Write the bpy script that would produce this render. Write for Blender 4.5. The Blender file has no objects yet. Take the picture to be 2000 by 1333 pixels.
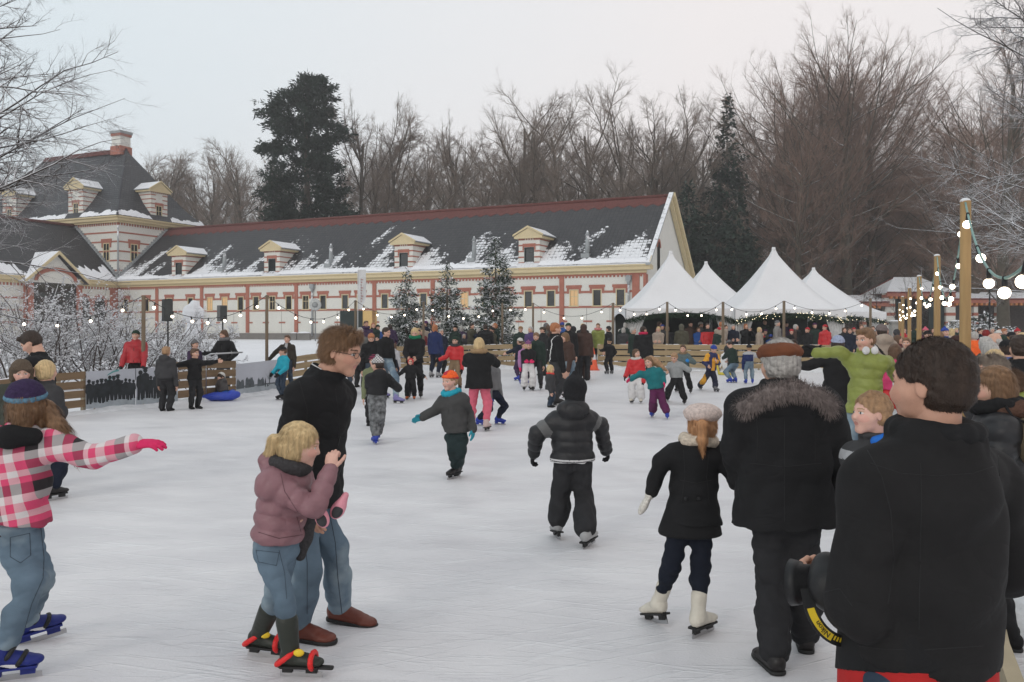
import bpy, math, random
import numpy as np
from mathutils import Vector, Matrix
SC = bpy.context.scene
C = SC.collection
# ---------------------------------------------------------------- camera, sky, sun, exposure
FP, HZ, EYE = 1667.0, 643.0, 1.75          # focal length and horizon in photo pixels, eye height in metres
cd = bpy.data.cameras.new('camera'); cam = bpy.data.objects.new('camera', cd); C.objects.link(cam)
cam.location = (0, 0, EYE); cam.rotation_euler = (math.radians(90), 0, 0)
cd.sensor_width = 36; cd.lens = 36*FP/2000; cd.shift_y = -(666.5-HZ)/2000
cd.clip_start = 0.1; cd.clip_end = 3000
SC.camera = cam
w = bpy.data.worlds.new('World'); SC.world = w; w.use_nodes = True
nt = w.node_tree; nt.nodes.clear()
SUN_EL, SUN_AZ = math.radians(22), math.radians(215)
sky = nt.nodes.new('ShaderNodeTexSky'); sky.sky_type = 'NISHITA'; sky.sun_disc = False
sky.sun_elevation = SUN_EL; sky.sun_rotation = SUN_AZ; sky.air_density = 1.0; sky.dust_density = 3.0
# a thin, even veil of winter cloud over the blue: paler and pinker low down and to the right
tc = nt.nodes.new('ShaderNodeTexCoord'); sx = nt.nodes.new('ShaderNodeSeparateXYZ')
nt.links.new(tc.outputs['Generated'], sx.inputs[0])
m1 = nt.nodes.new('ShaderNodeMath'); m1.operation = 'MULTIPLY_ADD'; m1.inputs[1].default_value = 1.5; m1.inputs[2].default_value = 0.98
nt.links.new(sx.outputs['X'], m1.inputs[0])
m2 = nt.nodes.new('ShaderNodeMath'); m2.operation = 'MULTIPLY_ADD'; m2.inputs[1].default_value = -1.0; m2.use_clamp = True
nt.links.new(sx.outputs['Z'], m2.inputs[0]); nt.links.new(m1.outputs[0], m2.inputs[2])
nz = nt.nodes.new('ShaderNodeTexNoise'); nz.inputs['Scale'].default_value = 2.2; nz.inputs['Detail'].default_value = 4
mp = nt.nodes.new('ShaderNodeMapping'); mp.inputs['Scale'].default_value = (1, 1, 3.5)
nt.links.new(tc.outputs['Generated'], mp.inputs[0]); nt.links.new(mp.outputs[0], nz.inputs['Vector'])
ad = nt.nodes.new('ShaderNodeMath'); ad.operation = 'MULTIPLY_ADD'; ad.inputs[1].default_value = 0.35; ad.use_clamp = True
sb = nt.nodes.new('ShaderNodeMath'); sb.operation = 'SUBTRACT'; sb.inputs[1].default_value = 0.175
nt.links.new(m2.outputs[0], sb.inputs[0]); nt.links.new(nz.outputs['Fac'], ad.inputs[0]); nt.links.new(sb.outputs[0], ad.inputs[2])
cr = nt.nodes.new('ShaderNodeValToRGB')
cr.color_ramp.elements[0].color = (7.7, 8.5, 8.95, 1); cr.color_ramp.elements[1].color = (9.35, 8.85, 8.72, 1)
nt.links.new(ad.outputs[0], cr.inputs[0])
mx = nt.nodes.new('ShaderNodeMixRGB'); mx.inputs[0].default_value = 0.92
nt.links.new(sky.outputs[0], mx.inputs[1]); nt.links.new(cr.outputs[0], mx.inputs[2])
bg = nt.nodes.new('ShaderNodeBackground'); bg.inputs['Strength'].default_value = 0.095
out = nt.nodes.new('ShaderNodeOutputWorld')
nt.links.new(mx.outputs[0], bg.inputs[0]); nt.links.new(bg.outputs[0], out.inputs[0])
sl = bpy.data.lights.new('sun', 'SUN'); sl.energy = 0.55; sl.angle = math.radians(18); sl.color = (1, .93, .86)
so = bpy.data.objects.new('sun', sl); C.objects.link(so)
so.rotation_euler = Vector((math.sin(SUN_AZ)*math.cos(SUN_EL), math.cos(SUN_AZ)*math.cos(SUN_EL), math.sin(SUN_EL))).to_track_quat('Z', 'Y').to_euler()
SC.view_settings.view_transform = 'Standard'; SC.view_settings.look = 'None'
SC.view_settings.exposure = 0.17; SC.view_settings.gamma = 1
SC.render.engine = 'CYCLES'
SC.cycles.max_bounces = 6; SC.cycles.transparent_max_bounces = 8
# ---------------------------------------------------------------- helpers
rng = np.random.default_rng(7)
def A(*v): return np.array(v, float)
def W(px, py, Y): return A((px-1000)/FP*Y, Y, EYE-(py-HZ)/FP*Y)      # a point seen at photo pixel (px,py), Y metres away
def GY(py, z=0): return (EYE-z)*FP/(py-HZ)                           # distance of ground seen at row py
def unit(v): v = np.asarray(v, float); return v/(np.linalg.norm(v)+1e-9)

def tag(o, label=None, cat=None, group=None, kind=None):
    if label: o['label'] = label
    if cat: o['category'] = cat
    if group: o['group'] = group
    if kind: o['kind'] = kind
    return o
def empty(name, loc=(0,0,0), rz=0, **k):
    o = bpy.data.objects.new(name, None); C.objects.link(o); o.location = tuple(loc); o.rotation_euler = (0, 0, rz)
    o.empty_display_size = .2
    return tag(o, **k)
def link(name, me, parent=None, **k):
    o = bpy.data.objects.new(name, me); C.objects.link(o)
    if parent is not None: o.parent = parent
    return tag(o, **k)
def copytree(o, parent=None):
    c = o.copy(); C.objects.link(c); c.parent = parent
    for ch in o.children: copytree(ch, c)
    return c
def npmesh(name, V, Fc, mats=(), smooth=True, mi=None):
    V = np.asarray(V, np.float32); Fc = np.asarray(Fc, np.int32)
    me = bpy.data.meshes.new(name)
    n, m = len(V), len(Fc); k = Fc.shape[1] if m else 4
    me.vertices.add(n); me.vertices.foreach_set('co', V.ravel())
    me.loops.add(m*k); me.loops.foreach_set('vertex_index', Fc.ravel())
    me.polygons.add(m)
    me.polygons.foreach_set('loop_start', np.arange(0, m*k, k, dtype=np.int32))
    try: me.polygons.foreach_set('loop_total', np.full(m, k, np.int32))
    except Exception: pass
    me.polygons.foreach_set('use_smooth', np.full(m, smooth))
    for q in mats: me.materials.append(q)
    if mi is not None: me.polygons.foreach_set('material_index', np.asarray(mi, np.int32))
    me.update(calc_edges=True)
    return me

class MB:
    """collects boxes, bars, prisms and tubes; build() links them as one mesh object"""
    def __init__(s, fr=None): s.v = []; s.f = []; s.m = []; s.fr = fr; s.sm = []
    def add(s, V, Fc, m=0, sm=False):
        b = len(s.v)
        for p in V:
            p = A(*p); s.v.append(s.fr(p) if s.fr else p)
        for q in Fc: s.f.append(tuple(b+i for i in q)); s.m.append(m); s.sm.append(sm)
    def box(s, a, b, m=0):
        x0,y0,z0 = np.minimum(a,b); x1,y1,z1 = np.maximum(a,b)
        s.add([(x0,y0,z0),(x1,y0,z0),(x1,y1,z0),(x0,y1,z0),(x0,y0,z1),(x1,y0,z1),(x1,y1,z1),(x0,y1,z1)],
              [(0,3,2,1),(4,5,6,7),(0,1,5,4),(1,2,6,5),(2,3,7,6),(3,0,4,7)], m)
    def prism(s, poly, d, m=0):
        """poly: 3d loop, d: extrusion vector"""
        n = len(poly); P = [A(*p) for p in poly]; d = A(*d)
        s.add(P+[p+d for p in P], [tuple(range(n))[::-1], tuple(range(n, 2*n))]+[(i, (i+1)%n, n+(i+1)%n, n+i) for i in range(n)], m)
    def tube(s, pts, rad, n=8, m=0, cap=True, sm=True):
        pts = [A(*p) for p in pts]
        if np.isscalar(rad): rad = [rad]*len(pts)
        V = []; up = None
        for i, p in enumerate(pts):
            t = unit(pts[min(i+1, len(pts)-1)]-pts[max(i-1, 0)])
            if up is None: up = unit(np.cross(t, A(0,0,1) if abs(t[2]) < .9 else A(1,0,0)))
            up = unit(up-t*np.dot(up, t)); w_ = np.cross(t, up)
            for j in range(n):
                a = 2*math.pi*j/n; V.append(p+rad[i]*(math.cos(a)*up+math.sin(a)*w_))
        Fc = []
        for i in range(len(pts)-1):
            for j in range(n):
                Fc.append((i*n+j, i*n+(j+1)%n, (i+1)*n+(j+1)%n, (i+1)*n+j))
        if cap: Fc.append(tuple(range(n))[::-1]); Fc.append(tuple(range((len(pts)-1)*n, len(pts)*n)))
        s.add(V, Fc, m, sm)
    def ball(s, c, r, m=0, nu=12, nv=8, sc=(1,1,1)):
        V = []; Fc = []
        for i in range(nv+1):
            th = math.pi*i/nv
            for j in range(nu):
                ph = 2*math.pi*j/nu
                V.append((c[0]+r*sc[0]*math.sin(th)*math.cos(ph), c[1]+r*sc[1]*math.sin(th)*math.sin(ph), c[2]+r*sc[2]*math.cos(th)))
        for i in range(nv):
            for j in range(nu): Fc.append((i*nu+j, (i+1)*nu+j, (i+1)*nu+(j+1)%nu, i*nu+(j+1)%nu))
        s.add(V, Fc, m, True)
    def lathe(s, c, prof, n=12, m=0):
        """prof: list of (r,z)"""
        V = []; Fc = []
        for r, z in prof:
            for j in range(n): V.append((c[0]+r*math.cos(2*math.pi*j/n), c[1]+r*math.sin(2*math.pi*j/n), c[2]+z))
        for i in range(len(prof)-1):
            for j in range(n): Fc.append((i*n+j, i*n+(j+1)%n, (i+1)*n+(j+1)%n, (i+1)*n+j))
        s.add(V, Fc, m, True)
    def build(s, name, mats, parent=None, org=None, **k):
        me = bpy.data.meshes.new(name); V = np.array(s.v)
        if org is not None: V = V-np.asarray(org)
        me.from_pydata(V.tolist(), [], s.f)
        for q in (mats if isinstance(mats, (list, tuple)) else [mats]): me.materials.append(q)
        me.polygons.foreach_set('material_index', s.m); me.polygons.foreach_set('use_smooth', s.sm)
        me.update()
        o = link(name, me, parent, **k)
        if org is not None and parent is None: o.location = tuple(org)
        return o

# ---------------------------------------------------------------- materials
def mat(name, col, rough=.8, var=.15, scale=8, bump=.0, bscale=60, snow=0, snowlo=.45, metal=0, spec=.3, coat=None, stretch=None, sheen=0, sss=0):
    """procedural material: base colour with two octaves of uneven tone, fine bump, and optional lying snow where the surface faces up"""
    m = bpy.data.materials.get(name)
    if m: return m
    m = bpy.data.materials.new(name); m.use_nodes = True; t = m.node_tree; b = t.nodes['Principled BSDF']; L = t.links.new
    b.inputs['Roughness'].default_value = rough; b.inputs['Metallic'].default_value = metal
    b.inputs['Specular IOR Level'].default_value = spec
    if sheen: b.inputs['Sheen Weight'].default_value = sheen
    if sss:
        b.inputs['Subsurface Weight'].default_value = sss; b.inputs['Subsurface Radius'].default_value = (.012, .005, .003); b.inputs['Subsurface Scale'].default_value = 1
    tc = t.nodes.new('ShaderNodeTexCoord'); vec = tc.outputs['Object']
    if stretch:
        mp = t.nodes.new('ShaderNodeMapping'); mp.inputs['Scale'].default_value = stretch; L(vec, mp.inputs[0]); vec = mp.outputs[0]
    n = t.nodes.new('ShaderNodeTexNoise'); n.inputs['Scale'].default_value = scale; n.inputs['Detail'].default_value = 5; L(vec, n.inputs['Vector'])
    r = t.nodes.new('ShaderNodeMapRange'); r.inputs[1].default_value = .25; r.inputs[2].default_value = .75
    r.inputs[3].default_value = 1-var; r.inputs[4].default_value = 1+var; L(n.outputs['Fac'], r.inputs[0])
    mu = t.nodes.new('ShaderNodeVectorMath'); mu.operation = 'SCALE'; mu.inputs[0].default_value = col[:3]; L(r.outputs[0], mu.inputs['Scale'])
    cout = mu.outputs[0]
    if snow:
        g = t.nodes.new('ShaderNodeNewGeometry'); sp = t.nodes.new('ShaderNodeSeparateXYZ'); L(g.outputs['Normal'], sp.inputs[0])
        n2 = t.nodes.new('ShaderNodeTexNoise'); n2.inputs['Scale'].default_value = snow; n2.inputs['Detail'].default_value = 3; L(tc.outputs['Object'], n2.inputs['Vector'])
        ma = t.nodes.new('ShaderNodeMath'); ma.operation = 'MULTIPLY_ADD'; ma.inputs[1].default_value = 1.2; L(n2.outputs['Fac'], ma.inputs[0]); L(sp.outputs['Z'], ma.inputs[2])
        r2 = t.nodes.new('ShaderNodeMapRange'); r2.inputs[1].default_value = snowlo+.6; r2.inputs[2].default_value = snowlo+.8; L(ma.outputs[0], r2.inputs[0])
        mx = t.nodes.new('ShaderNodeMixRGB'); mx.inputs[2].default_value = (.78,.79,.82,1); L(r2.outputs[0], mx.inputs[0]); L(cout, mx.inputs[1]); cout = mx.outputs[0]
    L(cout, b.inputs['Base Color'])
    if bump:
        n3 = t.nodes.new('ShaderNodeTexNoise'); n3.inputs['Scale'].default_value = bscale; n3.inputs['Detail'].default_value = 4; L(vec, n3.inputs['Vector'])
        bp = t.nodes.new('ShaderNodeBump'); bp.inputs['Strength'].default_value = 1; bp.inputs['Distance'].default_value = bump; L(n3.outputs['Fac'], bp.inputs['Height']); L(bp.outputs[0], b.inputs['Normal'])
    return m
def glow(name, col, s):
    m = bpy.data.materials.new(name); m.use_nodes = True; b = m.node_tree.nodes['Principled BSDF']
    b.inputs['Base Color'].default_value = (*col, 1); b.inputs['Emission Color'].default_value = (*col, 1); b.inputs['Emission Strength'].default_value = s
    return m
def srgb(r, g, b):
    f = lambda c: ((c/255+.055)/1.055)**2.4 if c > 10 else c/255/12.92
    return (f(r), f(g), f(b))

# ---------------------------------------------------------------- signed-distance modelling: smooth solids, meshed by surface nets
def nets(D, o, h):
    S = D < 0
    cs = [(a,b,c) for a in (0,1) for b in (0,1) for c in (0,1)]
    nx,ny,nz = D.shape
    cnt = np.zeros((nx-1,ny-1,nz-1), np.int8)
    for a,b,c in cs: cnt += S[a:nx-1+a, b:ny-1+b, c:nz-1+c]
    act = (cnt > 0) & (cnt < 8)
    ii,jj,kk = np.nonzero(act); n = len(ii)
    idx = np.full(act.shape, -1, np.int32); idx[ii,jj,kk] = np.arange(n)
    acc = np.zeros((n,3), np.float32); ct = np.zeros(n, np.float32)
    for ax in range(3):
        for p in (0,1):
            for q in (0,1):
                d = [0,0,0]; oth = [t for t in range(3) if t != ax]; d[oth[0]] = p; d[oth[1]] = q
                a = D[ii+d[0], jj+d[1], kk+d[2]]; e = list(d); e[ax] = 1
                b = D[ii+e[0], jj+e[1], kk+e[2]]
                m = (a < 0) != (b < 0); t = np.where(m, a/np.where(m, a-b, 1), 0)
                for z in range(3):
                    acc[:,z] += np.where(m, (t if z == ax else d[z]), 0)
                ct += m
    V = (np.stack([ii,jj,kk],1)+acc/ct[:,None])*h+o
    Fs = []
    for ax in range(3):
        sl0 = [slice(None)]*3; sl1 = [slice(None)]*3; sl0[ax] = slice(0,-1); sl1[ax] = slice(1,None)
        o1,o2 = [(1,2),(2,0),(0,1)][ax]
        for z in (o1,o2): sl0[z] = sl1[z] = slice(1,-1)
        a = S[tuple(sl0)]; b = S[tuple(sl1)]; df = a != b
        I = list(np.nonzero(df)); ins = a[tuple(I)]
        for z in (o1,o2): I[z] = I[z]+1
        def cell(d1,d2):
            J = [I[0],I[1],I[2]]; J[o1] = J[o1]+d1; J[o2] = J[o2]+d2; return idx[J[0],J[1],J[2]]
        q = np.stack([cell(-1,-1),cell(0,-1),cell(0,0),cell(-1,0)],1)
        q[~ins] = q[~ins][:,::-1]; Fs.append(q)
    return V, np.concatenate(Fs)

class Sdf:
    def __init__(s): s.p = []
    def cone(s, a, b, ra, rb=None, k=.02, op='u', quilt=None):
        s.p.append(('c', A(*a), A(*b), ra, ra if rb is None else rb, k, op, quilt)); return s
    def ec(s, a, b, ra, rb, side, k=.03, op='u', quilt=None):
        """tapered limb of elliptic section: ra, rb = (half width, half depth)"""
        s.p.append(('e', A(*a), A(*b), ra, rb, k, op, quilt, unit(side))); return s
    def ell(s, c, r, R=None, k=.02, op='u'):
        s.p.append(('l', A(*c), A(*r), np.eye(3) if R is None else R, k, op)); return s
    def cut(s, c, n): s.p.append(('p', A(*c), unit(n))); return s
    def chain(s, pts, rads, k=.02, op='u'):
        for i in range(len(pts)-1): s.cone(pts[i], pts[i+1], rads[i], rads[i+1], k, op)
        return s
    def mesh(s, h, fold=0, fscale=9., seed=1, hair=0, hdir=None):
        lo = A(9e9,9e9,9e9); hi = -lo
        bb = []
        for p in s.p:
            if p[0] == 'p': bb.append(None); continue
            if p[0] == 'c': a,b,r = p[1],p[2],max(p[3],p[4]); k = p[5]
            elif p[0] == 'e': a,b,r = p[1],p[2],max(*p[3],*p[4]); k = p[5]
            else: a = b = p[1]; r = p[2].max(); k = p[4]
            l = np.minimum(a,b)-r; u = np.maximum(a,b)+r
            op = p[6] if p[0] in 'ce' else p[5]
            if op == 'u': lo = np.minimum(lo,l); hi = np.maximum(hi,u)
            bb.append((l-k-3*h, u+k+3*h))
        lo = lo-3*h-fold*2; hi = hi+3*h+fold*2
        n = np.ceil((hi-lo)/h).astype(int)+1
        D = np.full(n, 9, np.float32)
        ax = [np.arange(n[i], dtype=np.float32)*h+lo[i] for i in range(3)]
        for p, B in zip(s.p, bb):
            if p[0] == 'p':
                d = ((ax[0]-p[1][0])*p[2][0])[:,None,None]+((ax[1]-p[1][1])*p[2][1])[None,:,None]+((ax[2]-p[1][2])*p[2][2])[None,None,:]
                D = np.maximum(D, d.astype(np.float32)); continue
            i0 = np.clip(np.floor((B[0]-lo)/h).astype(int), 0, n-1); i1 = np.clip(np.ceil((B[1]-lo)/h).astype(int)+1, 1, n)
            if (i1 <= i0).any(): continue
            X = ax[0][i0[0]:i1[0]][:,None,None]; Y = ax[1][i0[1]:i1[1]][None,:,None]; Z = ax[2][i0[2]:i1[2]][None,None,:]
            if p[0] in 'ce':
                a,b = p[1],p[2]; ab = b-a; L2 = ab@ab+1e-12; L = math.sqrt(L2)
                tr = ((X-a[0])*ab[0]+(Y-a[1])*ab[1]+(Z-a[2])*ab[2])/L2; t = np.clip(tr, 0, 1)
                if p[0] == 'c':
                    dx = X-a[0]-t*ab[0]; dy = Y-a[1]-t*ab[1]; dz = Z-a[2]-t*ab[2]
                    r = p[3]+(p[4]-p[3])*t
                    if p[7]: r = r+p[7][1]*(np.abs(np.sin(math.pi*tr*L/p[7][0]))**.6-.6)
                    d = np.sqrt(dx*dx+dy*dy+dz*dz)-r
                else:
                    ra,rb = p[3],p[4]; ah = ab/L; sd = p[8]-ah*(p[8]@ah); sd = unit(sd); nn = np.cross(ah, sd)
                    qx = X-a[0]; qy = Y-a[1]; qz = Z-a[2]
                    u = qx*sd[0]+qy*sd[1]+qz*sd[2]; v = qx*nn[0]+qy*nn[1]+qz*nn[2]; w_ = (tr-t)*L
                    wr = ra[0]+(rb[0]-ra[0])*t; dr = ra[1]+(rb[1]-ra[1])*t
                    if p[7]:
                        e = p[7][1]*(np.abs(np.sin(math.pi*tr*L/p[7][0]))**.6-.6); wr = wr+e; dr = dr+e
                    mr = np.minimum(wr, dr)*.75
                    q = np.sqrt((u/wr)**2+(v/dr)**2+(w_/mr)**2)
                    d = (q-1)*np.minimum(wr, dr)
                op, k = p[6], p[5]
            else:
                c,r,R = p[1],p[2],p[3]; qx = X-c[0]; qy = Y-c[1]; qz = Z-c[2]
                l = [(qx*R[0,i]+qy*R[1,i]+qz*R[2,i])/r[i] for i in range(3)]
                q = np.sqrt(l[0]**2+l[1]**2+l[2]**2); d = (q-1)*r.min(); op, k = p[5], p[4]
            d = d.astype(np.float32)
            sub = D[i0[0]:i1[0], i0[1]:i1[1], i0[2]:i1[2]]
            if op == 'u': 
                hh = np.maximum(k-np.abs(sub-d), 0)/k; sub[...] = np.minimum(sub,d)-hh*hh*k*.25
            else:
                d = -d; hh = np.maximum(k-np.abs(sub-d), 0)/k; sub[...] = np.maximum(sub,d)+hh*hh*k*.25
        if fold:
            r_ = np.random.default_rng(seed)
            near = np.abs(D) < 4*h+fold*2
            I = np.nonzero(near); P = np.stack([ax[0][I[0]],ax[1][I[1]],ax[2][I[2]]],1)
            s_ = np.zeros(len(P), np.float32)
            wp = np.sin(P@(r_.normal(size=(3,3))*fscale*.6)+r_.uniform(0,6,3))*.9
            for j in range(4):
                kv = r_.normal(size=3); kv[2] *= 1.6; kv = unit(kv)*fscale*(1+.75*j)
                s_ += (1-2*np.abs(np.sin(P@kv+wp[:,j%3]+r_.uniform(0,6))))/(1+.6*j)
            D[I] += fold*.55*s_
        D[0]=D[-1]=9; D[:,0]=9; D[:,-1]=9; D[:,:,0]=9; D[:,:,-1]=9
        return nets(D, lo, h)
# ---------------------------------------------------------------- people
def heading(a):
    a = math.radians(a); F_ = A(math.sin(a), -math.cos(a), 0); R_ = A(-math.cos(a), -math.sin(a), 0); return F_, R_
def skin_mat(t=0):
    return [mat('skin_%d' % t, [(.56,.335,.25),(.50,.28,.20),(.60,.36,.29)][t], rough=.55, var=.10, scale=25, bump=.0006, bscale=220, sss=.0),
            mat('lips', (.42,.19,.16), rough=.5), mat('brows_dark' if t != 2 else 'brows_fair', (.10,.06,.04) if t != 2 else (.38,.25,.15), rough=.9),
            mat('eye_white', (.62,.60,.58), rough=.25), mat('eye_iris', (.06,.07,.08), rough=.15), mat('cheek_%d' % t, [(.575,.312,.24),(.51,.265,.19),(.61,.33,.27)][t], rough=.55, var=.1, scale=25)]
def cl(name, col, kind='cloth'):
    """clothing material by kind: creases as broad warped bump, weave as fine bump"""
    m = bpy.data.materials.get(name)
    if m: return m
    rough, var, vs, crease, fine, fs = {'shiny': (.48,.14,9,.010,.0008,90), 'denim': (.9,.30,4,.008,.0010,420), 'knit': (.95,.3,70,.004,.006,110)}.get(kind, (.88,.14,11,.010,.0008,380))
    m = mat(name, col, rough=rough, var=var, scale=vs, bump=.001, bscale=fs, spec=.35 if kind == 'shiny' else .2)
    t = m.node_tree; L = t.links.new; b = t.nodes['Principled BSDF']; fb = [n for n in t.nodes if n.type == 'BUMP'][0]; fb.inputs['Distance'].default_value = fine
    tc = [n for n in t.nodes if n.type == 'TEX_COORD'][0]
    n1 = t.nodes.new('ShaderNodeTexNoise'); n1.inputs['Scale'].default_value = 4.0; n1.inputs['Detail'].default_value = 2; n1.inputs['Distortion'].default_value = .8; n1.inputs['Roughness'].default_value = .45
    mp = t.nodes.new('ShaderNodeMapping'); mp.inputs['Scale'].default_value = (1,1,1.9); mp.inputs['Rotation'].default_value = (.5,.4,0); L(tc.outputs['Object'], mp.inputs[0]); L(mp.outputs[0], n1.inputs['Vector'])
    a = t.nodes.new('ShaderNodeMath'); a.operation = 'SUBTRACT'; a.inputs[1].default_value = .5; L(n1.outputs['Fac'], a.inputs[0])
    c = t.nodes.new('ShaderNodeMath'); c.operation = 'ABSOLUTE'; L(a.outputs[0], c.inputs[0]); p = t.nodes.new('ShaderNodeMath'); p.operation = 'POWER'; p.inputs[1].default_value = .85; L(c.outputs[0], p.inputs[0])
    b2 = t.nodes.new('ShaderNodeBump'); b2.inputs['Distance'].default_value = crease*1.5; L(p.outputs[0], b2.inputs['Height']); L(b2.outputs[0], fb.inputs['Normal'])
    if kind == 'denim':      # faded knees and seams
        n2 = t.nodes.new('ShaderNodeTexNoise'); n2.inputs['Scale'].default_value = 2.6; n2.inputs['Detail'].default_value = 4; L(tc.outputs['Object'], n2.inputs['Vector'])
        r = t.nodes.new('ShaderNodeMapRange'); r.inputs[1].default_value = .48; r.inputs[2].default_value = .68; L(n2.outputs['Fac'], r.inputs[0])
        mx = t.nodes.new('ShaderNodeMixRGB'); src = b.inputs['Base Color'].links[0].from_socket; L(r.outputs[0], mx.inputs[0]); L(src, mx.inputs[1]); mx.inputs[2].default_value = (col[0]*2.7+.03, col[1]*2.3+.03, col[2]*1.9+.03, 1); L(mx.outputs[0], b.inputs['Base Color'])
    return m

def head_sdf(c, B, hs, jaw=1.0):
    R_, F_, U_ = B
    P = lambda r, f, u: c+hs*(r*R_+f*F_+u*U_)
    M = np.stack([R_, F_, U_], 1)
    e = lambda s, p, r, k=.03, op='u': s.ell(P(*p), np.array(r)*hs, M, k*hs, op)
    s = Sdf()
    e(s, (0,-.07,.12), (.325,.40,.365))
    e(s, (0,.10,-.02), (.285,.275,.33), .12)
    e(s, (0,.10,-.24), (.235*jaw,.25,.215), .12)
    s.cone(P(-.035,.275,-.405), P(.035,.275,-.405), .085*hs, .085*hs, .10*hs)
    for g in (-1,1):
        s.cone(P(.12*g,.30,-.10), P(.21*g,.13,-.08), .10*hs, .10*hs, .10*hs)       # cheek
        s.cone(P(.05*g,.335,.115), P(.2*g,.255,.105), .05*hs, .045*hs, .06*hs)      # brow
    s.cone(P(0,.345,.06), P(0,.425,-.10), .032*hs, .045*hs, .06*hs)                  # nose
    for g in (-1,1): e(s, (.045*g,.375,-.105), (.04,.045,.032), .03)
    for g in (-1,1): e(s, (.145*g,.405,.02), (.085,.085,.058), .05, 's')            # sockets
    for g in (-1,1): e(s, (.14*g,.275,.02), (.085,.085,.075), .01)                  # eyeballs and lids
    s.cone(P(-.07,.335,-.215), P(.07,.335,-.215), .040*hs, .040*hs, .03*hs)        # lips
    s.cone(P(-.055,.33,-.27), P(.055,.33,-.27), .038*hs, .038*hs, .03*hs)
    s.cone(P(-.06,.380,-.243), P(.06,.380,-.243), .009*hs, .009*hs, .02*hs, 's')
    for g in (-1,1):
        M2 = np.stack([unit(R_*1-F_*.35*g), unit(F_+R_*.35*g), U_], 1)
        s.ell(P(.315*g,-.05,-.02), np.array((.035,.08,.125))*hs, M2, .02*hs)
        s.ell(P(.375*g,-.03,.0), np.array((.025,.045,.08))*hs, M2, .03*hs, 's')
    return s, P, M
def head_zone(V, c, B, hs):
    q = (V-c)/hs; r = np.abs(q@B[0]); f = q@B[1]; u = q@B[2]
    z = np.zeros(len(V), int)
    z[(f > .18) & (((r-.2)/.1)**2+((u+.10)/.1)**2 < 1)] = 5
    z[(f > .3) & (((r)/.095)**2+((u+.243)/.045)**2 < 1)] = 1
    z[(f > .24) & (r > .05) & (r < .23) & (np.abs(u-.120+.25*(r-.14)**2*4) < .015)] = 2
    ed = ((r-.14)/.072)**2+((u-.018)/.030)**2
    z[(f > .26) & (ed < 1)] = 3
    z[(f > .26) & (ed < 1) & (((r-.14)/.030)**2+((u-.018)/.032)**2 < 1)] = 4
    z[(f > .24) & (r > .06) & (r < .22) & (np.abs(u-.052+.8*(r-.14)**2) < .009)] = 2
    return z

def hair_sdf(c, B, hs, kind, c2=None):
    R_, F_, U_ = B; P = lambda r, f, u: c+hs*(r*R_+f*F_+u*U_); M = np.stack([R_, F_, U_], 1)
    s = Sdf(); e = lambda p, r, k=.03, op='u': s.ell(P(*p), np.array(r)*hs, M, k*hs, op)
    if kind == 'bald':
        e((0,-.16,-.02), (.36,.35,.28)); s.cut(P(0,0,.14), U_); e((0,.35,-.08), (.4,.34,.5), .03, 's'); return s, P
    e((0,-.09,.14), (.375,.445,.405))
    if kind in ('short','crop'):
        e((0,-.16,-.06), (.35,.35,.27), .05)
        e((0,.42,-.12), (.33,.33,.40), .05, 's')
        for g in (-1,1): e((.40*g,.02,-.09), (.16,.15,.17), .04, 's')
        s.cut(P(0,-.1,-.32), -U_+F_*.1)
        if kind == 'short': s.cone(P(-.17,.25,.40), P(.17,.25,.38), .10*hs, .10*hs, .08*hs)
    elif kind in ('long','bob','pony','bun'):
        e((0,-.16,-.08), (.375,.37,.34), .05)
        if kind in ('long','bob'):
            L = -.95 if kind == 'long' else -.42
            for g in (-1,1): s.cone(P(.24*g,-.05,.0), P(.27*g,-.05,L*.8), .17*hs, .13*hs, .08*hs)
            s.cone(P(0,-.26,-.05), P(0,-.30,L), .24*hs, .20*hs, .1*hs)
        if kind == 'pony': s.chain([P(0,-.42,.08), P(0,-.62,.0), P(0,-.66,-.35), P(0,-.56,-.68)], [.09*hs,.13*hs,.12*hs,.04*hs], .05*hs)
        if kind == 'bun': s.cone(P(0,-.5,.2), P(0,-.52,.2), .15*hs)
        e((0,.44,-.12), (.285,.34,.42), .05, 's')
    return s, P
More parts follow.
